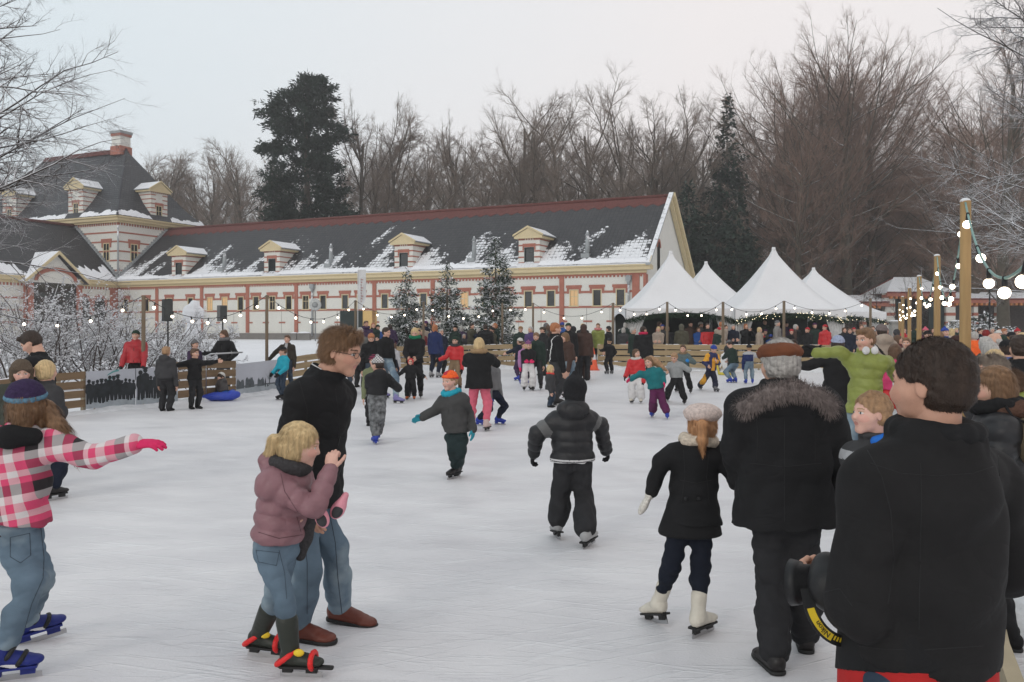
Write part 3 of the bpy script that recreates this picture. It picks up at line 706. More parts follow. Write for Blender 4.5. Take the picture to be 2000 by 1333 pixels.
# trampled snow bank under the rink fence
def bank(pts, name, wd=.45, hgt=.16, off=.25, seed=1):
    rr = np.random.default_rng(seed); P = []; 
    for a, b in zip(pts[:-1], pts[1:]):
        a, b = A(*a), A(*b); n = max(2, int(np.linalg.norm(b-a)/.12))
        for i in range(n): P.append(a+(b-a)*i/n)
    P = np.array(P); n = len(P); m = 9; P = np.stack([np.convolve(np.pad(P[:,i],12,'edge'),np.ones(25)/25,'same')[12:-12] for i in (0,1)],1); T = np.gradient(P, axis=0); T /= np.linalg.norm(T,axis=1)[:,None]; Nn = np.stack([T[:,1], -T[:,0]],1)
    Vv = np.zeros((n,m,3)); hn = np.convolve(rr.uniform(.2,1.3,n+8), np.ones(5)/5, 'same')[:n]; 
    for j in range(m):
        t = j/(m-1)*2-1
        wj = wd*(1+.25*np.sin(np.arange(n)*.17+seed))
        Vv[:,j,:2] = P+Nn*(off+t*wj/1.0)[:,None]; Vv[:,j,2] = hgt*hn*(1-t*t)*(1+rr.uniform(-.12,.12,n))-.01
    I = np.arange(n*m).reshape(n,m)
    Fq = np.stack([I[:-1,:-1],I[1:,:-1],I[1:,1:],I[:-1,1:]],-1).reshape(-1,4)
    return link(name, npmesh(name, Vv.reshape(-1,3), Fq, [M_bank]), kind='structure')
M_bank = mat('dirty_snow', (.66,.67,.69), rough=.8, var=.12, scale=5, bump=.03, bscale=12)
bank(RINK[:10], 'snow_bank', .30, .13, .02, 2)
bank(RINK[9:], 'snow_bank', .38, .26, .02, 5)
bank([(right_x(y)+.52-.25*max(0,1-(y-2)/6),y) for y in (2,3,4,5,6,8,12,18,26,33)], 'snow_bank', .46, .24, 0, 8)

# ---------------------------------------------------------------- stable building
M_wall = mat('white_plaster', (.66,.655,.61), rough=.85, var=.035, scale=1.5, bump=.004, bscale=20)
M_brick = mat('red_brick', (.37,.145,.105), rough=.85, var=.14, scale=3, bump=.004, bscale=40)
M_cream = mat('cream_paint', (.60,.50,.31), rough=.6, var=.04, scale=3)
M_plinth = mat('grey_plinth', (.19,.18,.17), rough=.85, var=.15, scale=2)
M_glass = mat('window_glass', (.018,.022,.024), rough=.06, var=.2, scale=1, spec=.8)
M_zinc = mat('zinc', (.30,.32,.33), rough=.5, var=.12, scale=3, snow=4, snowlo=.42)
M_dark = mat('dark_green_paint', (.012,.022,.022), rough=.5)
M_redtile = mat('red_ridge_tile', (.125,.042,.036), rough=.8, var=.25, scale=6, bump=.02, bscale=12)
def roof_mat(name, amount, zc, zr, tile=(.024,.024,.028), xlo=None):
    m = bpy.data.materials.new(name); m.use_nodes = True; t = m.node_tree; b = t.nodes['Principled BSDF']; L = t.links.new
    tc = t.nodes.new('ShaderNodeTexCoord'); sp = t.nodes.new('ShaderNodeSeparateXYZ'); L(tc.outputs['Object'], sp.inputs[0])
    def math_(op, a, b_=None, c=None, clamp=False):
        n = t.nodes.new('ShaderNodeMath'); n.operation = op; n.use_clamp = clamp
        for i, q in enumerate((a,b_,c)):
            if q is None: continue
            if isinstance(q, (int,float)): n.inputs[i].default_value = q
            else: L(q, n.inputs[i])
        return n.outputs[0]
    xy = math_('ADD', sp.outputs['X'], sp.outputs['Y']) if name == 'roof_hip' else sp.outputs['X'] if name == 'roof_main' else sp.outputs['Y']
    cb = t.nodes.new('ShaderNodeCombineXYZ'); L(xy, cb.inputs[0]); L(sp.outputs['Z'], cb.inputs[1])
    br = t.nodes.new('ShaderNodeTexBrick'); L(cb.outputs[0], br.inputs['Vector']); br.inputs['Scale'].default_value = 1; br.offset = 0
    br.inputs['Brick Width'].default_value = .30; br.inputs['Row Height'].default_value = .22; br.inputs['Mortar Size'].default_value = .028; br.inputs['Mortar Smooth'].default_value = .6
    br.inputs['Color1'].default_value = (*tile,1); br.inputs['Color2'].default_value = (tile[0]*1.7,tile[1]*1.6,tile[2]*1.5,1); br.inputs['Mortar'].default_value = (.008,.008,.009,1)
    cb2 = t.nodes.new('ShaderNodeCombineXYZ'); L(math_('ADD', math_('MULTIPLY', xy, .55), math_('MULTIPLY', sp.outputs['Z'], -.28)), cb2.inputs[0]); L(math_('MULTIPLY', sp.outputs['Z'], .28), cb2.inputs[1])
    n = t.nodes.new('ShaderNodeTexNoise'); n.inputs['Scale'].default_value = .9; n.inputs['Detail'].default_value = 3; L(cb2.outputs[0], n.inputs['Vector'])
    n2 = t.nodes.new('ShaderNodeTexNoise'); n2.inputs['Scale'].default_value = 3.2; n2.inputs['Detail'].default_value = 5; L(tc.outputs['Object'], n2.inputs['Vector'])
    zt = math_('DIVIDE', math_('SUBTRACT', sp.outputs['Z'], zc), zr)       # 0 at the eaves
    v = math_('ADD', math_('MULTIPLY', n.outputs['Fac'], 1.5), math_('MULTIPLY', n2.outputs['Fac'], .75))
    v = math_('SUBTRACT', v, math_('MULTIPLY', zt, .62)); v = math_('SUBTRACT', v, math_('MULTIPLY', br.outputs['Fac'], .16))
    ev = math_('MULTIPLY', math_('SUBTRACT', .11, zt), 9.0, clamp=True); ev = math_('MULTIPLY', ev, .30)
    v = math_('ADD', v, ev)
    r = t.nodes.new('ShaderNodeMapRange'); r.inputs[1].default_value = 1.40-amount; r.inputs[2].default_value = 1.46-amount; L(v, r.inputs[0])
    mx = t.nodes.new('ShaderNodeMixRGB'); mx.inputs[2].default_value = (.78,.79,.82,1); L(r.outputs[0], mx.inputs[0]); L(br.outputs['Color'], mx.inputs[1]); L(mx.outputs[0], b.inputs['Base Color'])
    bp = t.nodes.new('ShaderNodeBump'); bp.inputs['Distance'].default_value = .03; bp.invert = True; L(br.outputs['Fac'], bp.inputs['Height']); L(bp.outputs[0], b.inputs['Normal'])
    b.inputs['Roughness'].default_value = .55; return m
R_main = roof_mat('roof_main', .40, 6.1, 5.3); R_hip = roof_mat('roof_hip', -.22, 12.1, 7.3, (.036,.039,.046)); R_side = roof_mat('roof_side', .10, 6.1, 5.3)
M_lit = glow('lit_curtain', (.62,.40,.20), .22)

FX, FY = 8.96, 57.0
stab = empty('stable_building', (FX, FY, 0), math.atan2(-.423,.906), label='long white stable building with red brick bands, slate roof and square corner pavilion', cat='building')
def u_of(px): k = (px-1000)/FP; return (FX-FY*k)/(.906+.423*k)
def part(mb, name, mats, parent=stab): return mb.build(name, mats, parent)
LEN, WID, ZE, ZR = 49.6, 11.2, 6.1, 11.4
wins = [246,286,331,372,410,439,470,500,532,564,597,631,674,704,751.5,790,827,868,907,950,990,1032,1076,1121,1166,1212]
lit = {410,439,907,1121}
WU = sorted([(u_of(p), p) for p in wins]); ww, z0w, z1w = .33, 3.36, 4.48
b = MB(); b.box((-LEN,0,.3),(0,.3,z0w)); b.box((-LEN,0,z1w),(0,.3,ZE))
prev = 0
for u,p in WU+[(LEN+ww, 0)]:
    if u-ww > prev: b.box((-(u-ww),0,z0w),(-prev,.3,z1w))
    prev = u+ww
b.box((-LEN,.3,.3),(-.3,.5,ZE)) if False else None
b.box((-LEN,WID-.3,.3),(0,WID,ZE)); b.box((-.3,.3,.3),(0,WID-.3,ZE))
b.prism([(0,0,ZE),(0,WID,ZE),(0,WID/2,ZR-.15)], (-.3,0,0)); b.box((-LEN,1.2,.3),(-.3,1.4,ZE-.2), 1)
for u,p in WU: b.box((-(u+.76),-.008,1.44),(-(u+.735),-.0005,3.2), 2)
part(b, 'wall', [M_wall, M_dark, M_plinth])
b = MB(); b.box((-LEN,-.03,3.20),(.02,0.001,3.34)); 
prev = -.02
for u,p in WU:
    if u-.50 > prev: b.box((-(u-.50),-.028,4.22),(-prev,0.001,4.37))
    prev = u+.50
    b.box((-(u+.58),-.045,4.60),(-(u-.58),.001,4.78)); b.box((-(u+.52),-.035,4.50),(-(u-.52),.001,4.60))
    b.box((-(u+.52),-.035,4.20),(-(u+.36),.001,4.50)); b.box((-(u-.36),-.035,4.20),(-(u-.52),.001,4.50))
    b.box((-(u+.95),-.03,2.22),(-(u+.50),.001,2.34)) if int(p)%2 else b.box((-(u+1.0),-.03,2.22),(-(u+.35),.001,2.34))
if LEN > prev: b.box((-LEN,-.028,4.22),(-prev,.001,4.37))
for p in (307,394.5,484,579,731.6,845.5,966,1097.5):
    u = u_of(p); b.box((-(u+.17),-.07,1.44),(-(u-.17),.001,5.42))
b.box((-.95,-.08,1.44),(-.45,.001,5.42)); b.box((-.18,-.08,1.44),(.02,.001,5.42)); b.box((.001,-.08,1.44),(.03,.35,5.42)); b.box((-.45,-.05,3.9),(-.18,0.001,4.05))
b.box((-LEN,-.06,5.40),(.03,.001,5.52))
for i in range(int(LEN/.27)): b.box((-i*.27-.13,-.05,5.28),(-i*.27,.0005,5.40))
part(b, 'brick_band', [M_brick])
b = MB(); b.box((-LEN,-.12,5.52),(.05,.001,5.72)); b.box((-LEN-.3,-.38,5.72),(.35,.001,5.98)); b.box((-LEN-.3,-.46,5.98),(.38,.001,6.08)); b.box((.051,.001,5.75),(.34,.5,6.04)); part(b, 'cornice', [M_cream])
b = MB(); b.box((-LEN,-.10,.3),(.1,.002,1.40)); b.box((0.002,-.05,.3),(.1,WID,1.40)); part(b, 'plinth', [M_plinth])
for u,p in WU:
    f = MB(); a, c = -(u+ww), -(u-ww)
    f.box((a,-.02,z0w),(a+.06,.10,z1w)); f.box((c-.06,-.02,z0w),(c,.10,z1w)); f.box((a+.06,-.02,z1w-.06),(c-.06,.10,z1w)); f.box((a-.05,-.06,z0w-.07),(c+.05,.10,z0w))
    if p in lit or int(p) in (597,532): f.box(((a+c)/2-.015,.03,z0w),((a+c)/2+.015,.09,z1w-.06)); f.box((a+.06,.032,z0w+.62),(c-.06,.085,z0w+.66))
    fo = part(f, 'window', [M_cream])
    g = MB(); g.box((a+.06,.06,z0w),(c-.06,.075,z1w-.06)); g.build('pane', [M_lit if p in lit else M_glass], fo)
# vertical joints and door
b = MB(); ud = u_of(711); b.box((-u_of(665),-.05,1.0),(-ud,-.002,3.18)); do = part(b, 'door', [M_dark])
b = MB(); b.box((-(ud),-.07,1.0),(-u_of(736),-.003,3.17)); b.box((-ud-.05,-.09,1.0),(-ud,-.002,3.2)); part(b, 'door', [mat('yellow_door',(.62,.42,.17),rough=.6,var=.03)])
# downpipes
for px in (612, 1229):
    u = u_of(px); b = MB(); b.tube([(-u,-.16,1.2),(-u,-.16,5.0)], .07, 8); b.box((-u-.18,-.30,5.0),(-u+.18,-.02,5.35)); b.tube([(-u,-.16,4.7),(-u,-.16,5.02)], [.07,.16], 8); part(b, 'downpipe', [M_zinc])
# main roof
def slope(b, x0, x1, ya, za, yb, zb_, th=.12, m=0):
    b.prism([(x0,ya,za),(x1,ya,za),(x1,yb,zb_),(x0,yb,zb_)], (0,0,-th), m)
b = MB(); k = (ZR-ZE)/(WID/2+.45); zt = ZR-.62; yt = WID/2-.62/k
slope(b,-LEN-.0,.32,-.45,ZE+.02,yt,zt); slope(b,-LEN,.32,WID+.45,ZE+.02,WID/2,ZR); part(b,'roof',[R_main])
b = MB(); slope(b,-LEN,.32,yt,zt+.02,WID/2,ZR+.03)
for i in range(int(LEN/.9)): b.prism([(-i*.9,yt+.01,zt+.035),(-i*.9-.45,yt-.22,zt-.2),(-i*.9-.9,yt+.01,zt+.035)],(0,0,.02))
b.tube([(-LEN,WID/2,ZR+.04),(.3,WID/2,ZR+.04)], .13, 8); part(b,'ridge_tiles',[M_redtile])
b = MB(); b.prism([(.1,-.5,ZE-.1),(.42,-.5,ZE-.1),(.42,WID/2,ZR+.12),(.1,WID/2,ZR+.12)],(0,0,.16)); part(b,'roof_flashing',[mat('lead_flashing',(.33,.35,.36),rough=.6,var=.1,snow=3,snowlo=.5)])
b = MB(); b.prism([(.34,WID/2,ZR-.05),(.34,WID+.7,ZE-.45),(.34,WID+.7,ZE-.05),(.34,WID/2,ZR+.25)],(.22,0,0)); b.prism([(.05,WID/2-.1,ZR-.35),(.05,WID+.5,ZE-.55),(.05,WID+.5,ZE-.25),(.05,WID/2,ZR-.05)],(.28,0,0))
b.prism([(.34,WID/2,ZR-.05),(.34,-.45,ZE-.0),(.34,-.45,ZE+.12),(.34,WID/2,ZR+.12)],(.06,0,0)); part(b,'rake_board',[M_cream])
b = MB(); yw = 3.05; b.prism([(.01,yw-.33,5.7)]+[(.01,yw+.33*math.cos(a),7.5+.4*math.sin(a)) for a in np.linspace(math.pi,0,9)]+[(.01,yw+.33,5.7)][::1],(.02,0,0)); gw = part(b,'window',[M_glass])
b = MB(); P1 = [(0.012,yw+.48*math.cos(a),7.45+.62*math.sin(a)) for a in np.linspace(math.pi,0,9)]; P2 = [(0.012,yw+.34*math.cos(a),7.48+.42*math.sin(a)) for a in np.linspace(0,math.pi,9)]
b.prism(P1+P2,(.06,0,0)); b.build('window_arch',[M_brick],gw)
# snow ledge lying along the eaves
def ledge(x0, x1, yf, zf, name='eave_snow', axis='x', seed=1, parent=stab, depth=.9, k=.87, gaps=(), dense=1.0):
    rr = np.random.default_rng(seed); n = int(abs(x1-x0)/.16); m = 7; V = np.zeros((n,m,3)); s_ = np.linspace(x0,x1,n)
    dn = np.convolve(rr.uniform(.1,1.5,n+20), np.ones(7)/7,'same')[10:10+n]*depth; tn = rr.uniform(.7,1.3,n)
    for g0,g1 in gaps: dn[(s_ > g0)&(s_ < g1)] *= .02
    jag = rr.uniform(-.25,.25,(n,))
    for j in range(m):
        t = j/(m-1); yy = t*(dn+jag*t*depth*.7).clip(.02); hh_ = .13*tn*np.sin(math.pi*min(1,t*.95+.12))**.6*(np.minimum(1,dn*3))
        zz = zf+yy*k+hh_*.9-.02
        if axis == 'x': V[:,j] = np.stack([s_, yf+yy, zz],1)
        elif axis == 'y': V[:,j] = np.stack([yf-yy, s_, zz],1)
    I = np.arange(n*m).reshape(n,m); Fq = np.stack([I[:-1,:-1],I[1:,:-1],I[1:,1:],I[:-1,1:]],-1).reshape(-1,4)
    return link(name, npmesh(name, V.reshape(-1,3), Fq, [M_snow]), parent)
dU = [u_of(p) for p in (350,532,789,1034)]
ledge(-LEN+.3, .1, -.44, ZE+.05, gaps=[(-u-.8,-u+.8) for u in dU], depth=.5, k=k, seed=4)
# vents on the roof
for px in (420, 628, 908, 1130):
    u = u_of(px)-.4; yv = .7; zv = ZE+.02+(yv+.45)*k
    b = MB(); b.tube([(-u,yv,zv-.2),(-u,yv,zv+.6),(-u,yv,zv+1.15)],[.2,.16,.12],8); b.tube([(-u,yv,zv+1.15),(-u,yv,zv+1.5)],[.2,.03],8); b.box((-u-.3,yv-.55,zv-.45),(-u+.3,yv-.2,zv-.15)); part(b,'roof_vent',[M_zinc])
def dormer(fr, w, h, zb_, depth, parent=stab, panes=True, ped=.62):
    """fr maps (lateral, depth, z) to the building; front face at depth 0"""
    hw = w/2
    b = MB(fr); b.box((-hw,0,zb_),(-.38,.2,zb_+h)); b.box((.38,0,zb_),(hw,.2,zb_+h)); b.box((-.38,0,zb_),(.38,.2,zb_+.22)); b.box((-.38,0,zb_+1.5),(.38,.2,zb_+h))
    b.box((-hw,.2,zb_),(-hw+.15,depth,zb_+h)); b.box((hw-.15,.2,zb_),(hw,depth,zb_+h)); b.box((-hw+.15,.8,zb_),(hw-.15,.9,zb_+h)); d = b.build('dormer',[M_wall],parent)
    b = MB(fr); b.box((-hw-.02,-.03,zb_-.02),(-.38,.001,zb_+.45)); b.box((.38,-.03,zb_-.02),(hw+.02,.001,zb_+.45))
    for zz in np.arange(.75,h-.05,.42):
        b.box((-hw-.02,-.02,zb_+zz),(-.40,.001,zb_+zz+.10)); b.box((.40,-.02,zb_+zz),(hw+.02,.001,zb_+zz+.10)); b.box((hw+.001,0.002,zb_+zz),(hw+.02,depth,zb_+zz+.09)); b.box((-hw-.02,.002,zb_+zz),(-hw-.001,depth,zb_+zz+.09))
    b.box((-.50,-.04,zb_+1.52),(.50,.001,zb_+1.76)); b.box((-.50,-.038,zb_+1.3),(-.40,.001,zb_+1.52)); b.box((.40,-.038,zb_+1.3),(.50,.001,zb_+1.52))
    for i in range(9): b.box((-hw+.02+i*(w-.1)/8,-.05,zb_+h-.10),(-hw+.10+i*(w-.1)/8,.0005,zb_+h-.001))
    b.build('brick_trim',[M_brick],d)
    b = MB(fr); b.box((-.38,.0,zb_+.22),(-.31,.12,zb_+1.5)); b.box((.31,.0,zb_+.22),(.38,.12,zb_+1.5)); b.box((-.31,0,zb_+1.43),(.31,.12,zb_+1.5)); b.box((-.45,-.06,zb_+.14),(.45,.12,zb_+.22))
    if panes: b.box((-.02,.03,zb_+.22),(.02,.1,zb_+1.43)); b.box((-.31,.032,zb_+.95),(.31,.095,zb_+.99))
    f = b.build('window',[M_cream if panes else M_dark],d); b = MB(fr); b.box((-.31,.06,zb_+.22),(.31,.075,zb_+1.43)); b.build('pane',[M_glass],f)
    zc = zb_+h; o = hw+.28
    b = MB(fr); b.box((-o,-.22,zc),(o,.06,zc+.16)); b.prism([(-o,-.20,zc+.16),(o,-.20,zc+.16),(0,-.20,zc+ped+.12)],(0,.2,0)); 
    for s_ in (-1,1): b.prism([(s_*(o+.08),-.3,zc+.16),(s_*(o+.08),-.3,zc+.28),(0,-.3,zc+ped+.28),(0,-.3,zc+ped+.14)],(0,.1,0)); b.box((s_*hw+.0005*s_,.06,zc),(s_*o,depth+.2,zc+.16))
    b.build('pediment',[M_cream],d)
    b = MB(fr)
    for s_ in (-1,1): b.prism([(s_*(o+.1),-.2,zc+.17),(s_*(o+.1),depth+1.1,zc+.17),(0,depth+1.1,zc+ped+.17),(0,-.2,zc+ped+.17)],(0,0,.08))
    b.build('dormer_roof',[M_zinc],d)
    b = MB(fr); b.prism([(hw+.02,.15,zb_),(hw+.2,.15,zb_),(hw+.2,depth+.25,zb_+h),(hw+.02,depth+.25,zb_+h)],(0,.14,0)); b.build('side_flashing',[M_zinc],d)
    return d
for u in dU: dormer(lambda p, u=u: A(-u+p[0], -.05+p[1], p[2]), 1.62, 2.12, ZE-.05, 2.1, panes=False)
# pavilion (square corner tower)
TX0, TX1, TY1, TZ = -LEN-20.7, -LEN, 9.5, 12.0
b = MB(); b.box((TX0,0,.3),(TX1+.002,TY1,TZ-.4)); part(b,'pavilion_wall',[M_wall])
b = MB()
for zz in (10.55,9.7,8.82,7.95,7.05): 
    b.box((TX0,-.03,zz),(TX1+.03,.001,zz+.14)); b.box((TX1+.001,0.002,zz),(TX1+.03,TY1,zz+.14))
for i in range(70): b.box((TX1-i*.30-.14,-.06,TZ-.72),(TX1-i*.30,.001,TZ-.5))
for i in range(32): b.box((TX1+.001,i*.30,TZ-.72),(TX1+.06,i*.30+.14,TZ-.5))
for (fr, zz) in [((lambda p: A(TX1-1.5+p[0],p[1],p[2])),8.05),((lambda p: A(TX1-6.3+p[0],p[1],p[2])),8.05),((lambda p: A(TX1-p[1],1.75+p[0],p[2])),8.05)]:
    bb_ = MB(fr); bb_.box((-.68,-.06,zz+1.62),(.68,.0,zz+2.0)); bb_.box((-.62,-.055,zz+1.2),(-.42,0,zz+1.62)); bb_.box((.42,-.055,zz+1.2),(.62,0,zz+1.62)); part(bb_,'window_surround',[M_brick])
    f = MB(fr); f.box((-.42,-.05,zz),(-.34,.0,zz+1.62)); f.box((.34,-.05,zz),(.42,.0,zz+1.62)); f.box((-.34,-.05,zz+1.54),(.34,0,zz+1.62)); f.box((-.5,-.1,zz-.08),(.5,0,zz)); f.box((-.03,-.048,zz),(.03,0,zz+1.54)); f.box((-.34,-.046,zz+.9),(.34,0,zz+.96)); fo = part(f,'window',[M_cream])
    g = MB(fr); g.box((-.34,-.02,zz),(.34,-.003,zz+1.54)); g.build('pane',[M_glass],fo)
part(b,'pavilion_band',[M_brick])
b = MB(); b.box((TX0-.4,-.45,TZ-.32),(TX1+.45,TY1+.4,TZ-.05)); b.box((TX0-.3,-.25,TZ-.5),(TX1+.25,TY1+.2,TZ-.32)); b.box((TX0-.55,-.6,TZ-.05),(TX1+.6,TY1+.6,TZ+.08)); part(b,'pavilion_cornice',[M_cream])
b = MB(); hy = TY1/2; e = .6; zr = 19.4; q = 1.3
lo = [(TX0-e,-e,TZ+.08),(TX1+e,-e,TZ+.08),(TX1+e,TY1+e,TZ+.08),(TX0-e,TY1+e,TZ+.08)]
mi_ = [(TX0+.9,.9,TZ+q+.5),(TX1-.9,.9,TZ+q+.5),(TX1-.9,TY1-.9,TZ+q+.5),(TX0+.9,TY1-.9,TZ+q+.5)]
r0, r1 = (TX0+4.5,hy,zr),(TX1-4.5,hy,zr)
b.add(lo+mi_+[r0,r1],[(0,1,5,4),(1,2,6,5),(2,3,7,6),(3,0,4,7),(4,5,9,8),(5,6,9),(6,7,8,9),(7,4,8)]); part(b,'pavilion_roof',[R_hip])
b = MB(); b.tube([r0,r1],.22,8); b.box((TX0+4.5,hy-.35,zr-.3),(TX1-4.5,hy+.35,zr-.05)); 
for p_, q_ in ((lo[1],mi_[1]),(mi_[1],r1),(lo[0],mi_[0]),(mi_[0],r0)): b.tube([p_,q_],.10,6,m=1)
part(b,'ridge_tiles',[M_redtile, mat('hip_tile',(.06,.062,.07),var=.2)])
b = MB(); cx = TX1-5.2; b.box((cx-.7,hy-.7,zr-.5),(cx+.7,hy+.7,zr+.35),1); b.box((cx-.6,hy-.6,zr+.35),(cx+.6,hy+.6,zr+1.35)); b.box((cx-.68,hy-.68,zr+1.35),(cx+.68,hy+.68,zr+1.6),1); b.box((cx-.75,hy-.75,zr+1.6),(cx+.75,hy+.75,zr+1.85),2); part(b,'chimney',[M_wall,M_brick,M_zinc])
for lx in (5.5, 15.0): dormer(lambda p, lx=lx: A(TX1-lx+p[0], -.1+p[1], p[2]), 2.0, 2.75, TZ+.1, 2.0, ped=.85)
dormer(lambda p: A(TX1+.1-p[1], 4.6+p[0], p[2]), 2.0, 2.75, TZ+.1, 2.0, ped=.85)
ledge(TX0, TX1+.5, -.58, TZ+.1, gaps=[(TX1-lx-1.1,TX1-lx+1.1) for lx in (5.5,15.0)], seed=8, k=1.1, depth=.6)
ledge(-.5, TY1+.5, TX1+.58, TZ+.1, axis='y', gaps=[(3.4,5.8)], seed=9, k=1.1, depth=.6)
b = MB(); b.tube([(TX1+.14,-.14,6.2),(TX1+.14,-.14,TZ-.8)],.08,8); part(b,'downpipe',[M_zinc])
# near wing running towards the camera from the pavilion
NW = 30
b = MB(); b.box((-LEN-WID,-NW,.3),(-LEN,-.002,ZE)); part(b,'near_wing_wall',[M_wall])
b = MB(); kk = (ZR-ZE)/(WID/2+.45)
b.prism([(-LEN+.45,-NW,ZE+.02),(-LEN+.45,-.0,ZE+.02),(-LEN-WID/2,0,ZR),(-LEN-WID/2,-NW,ZR)],(0,0,-.12)); b.prism([(-LEN-WID-.45,-NW,ZE+.02),(-LEN-WID-.45,0,ZE+.02),(-LEN-WID/2,0,ZR),(-LEN-WID/2,-NW,ZR)],(0,0,-.12)); part(b,'near_wing_roof',[R_side])
b = MB(); b.tube([(-LEN-WID/2,-NW,ZR+.04),(-LEN-WID/2,0,ZR+.04)],.16,8)
for i in range(24): t = i/24; b.box((-LEN+.45-t*(WID/2+.45)-.14,.001,ZE+t*(ZR-ZE)),(-LEN+.45-t*(WID/2+.45)+.14,-.25,ZE+t*(ZR-ZE)+.22),1)
for i in range(24): t = i/24; b.box((-LEN+.001,-.45+t*(WID/2+.45)-.14,ZE+t*(ZR-ZE)),(-LEN+.3,-.45+t*(WID/2+.45)+.14,ZE+t*(ZR-ZE)+.22),1)
part(b,'step_flashing',[M_redtile,M_zinc])
b = MB(); b.box((-LEN+.001,-NW,5.72),(-LEN+.38,-.46,5.98)); b.box((-LEN+.001,-NW,5.5),(-LEN+.12,-.13,5.72)); b.box((-LEN+.001,-NW,5.98),(-LEN+.46,-.47,6.08)); part(b,'near_wing_cornice',[M_cream])
b = MB(); 
for zz in (3.2,4.22,2.22): b.box((-LEN+.001,-NW,zz),(-LEN+.03,-.1,zz+.14))
for i in range(100): b.box((-LEN+.001,-i*.3-.14,5.28),(-LEN+.05,-i*.3,5.5))
b.box((-LEN+.001,-.9,1.4),(-LEN+.07,-.08,5.45)); 
arches = [-2.0,-3.6,-13.0,-16.5,-20.0,-23.5]
for yc in arches:
    P1 = [(-LEN+.001,yc+.78*math.cos(a),3.9+.95*math.sin(a)) for a in np.linspace(math.pi,0,9)]; P2 = [(-LEN+.001,yc+.56*math.cos(a),3.9+.68*math.sin(a)) for a in np.linspace(0,math.pi,9)]
    b.prism(P1+P2,(.08,0,0)); b.box((-LEN+.001,yc-.78,3.0),(-LEN+.06,yc-.56,3.9)); b.box((-LEN+.001,yc+.56,3.0),(-LEN+.06,yc+.78,3.9))
# entrance gable
gy0, gy1 = -9.2, -4.2
b.box((-LEN+.001,gy0,1.4),(-LEN+.6,gy0+.5,5.5)); b.box((-LEN+.001,gy1-.5,1.4),(-LEN+.6,gy1,5.5)); 
P1 = [(-LEN+.61,(gy0+gy1)/2+2.0*math.cos(a),5.75+1.15*math.sin(a)) for a in np.linspace(math.pi,0,11)]; P2 = [(-LEN+.61,(gy0+gy1)/2+1.7*math.cos(a),5.75+.85*math.sin(a)) for a in np.linspace(0,math.pi,11)]; b.prism(P1+P2,(.08,0,0))
part(b,'near_wing_brick',[M_brick])
for yc in arches:
    b = MB(); b.prism([(-LEN+.002,yc-.56,1.5)]+[(-LEN+.002,yc+.56*math.cos(a),3.9+.68*math.sin(a)) for a in np.linspace(math.pi,0,9)]+[(-LEN+.002,yc+.56,1.5)],(.04,0,0)); part(b,'arched_door',[M_glass])
b = MB(); gm = (gy0+gy1)/2; b.prism([(-LEN-2.2,gy0,5.6),(-LEN-2.2,gy1,5.6),(-LEN-2.2,gm,8.0)],(2.8,0,0)); b.box((-LEN+.002,gy0+.5,1.4),(-LEN+.45,gy1-.5,5.6),1); part(b,'entrance_gable',[M_wall,M_glass])
b = MB()
for s_, ye in ((-1,gy0-.5),(1,gy1+.5)): b.prism([(-LEN-2.6,ye,5.6),(-LEN+.95,ye,5.6),(-LEN+.95,gm,8.15),(-LEN-2.6,gm,8.15)],(0,0,.14))
part(b,'entrance_roof',[mat('snowy_roof',(.08,.08,.09),snow=1.2,snowlo=-.1)])
b = MB()
for s_, ye in ((-1,gy0-.5),(1,gy1+.5)): b.prism([(-LEN+.95,ye,5.5),(-LEN+.95,ye,5.75),(-LEN+.95,gm,8.3),(-LEN+.95,gm,8.02)],(.1,0,0))
part(b,'gable_board',[M_cream])
ledge(-NW, -.6, -LEN+.44, ZE+.05, axis='y', seed=13, k=kk, depth=1.5, gaps=[(gy0-.3,gy1+.3)])
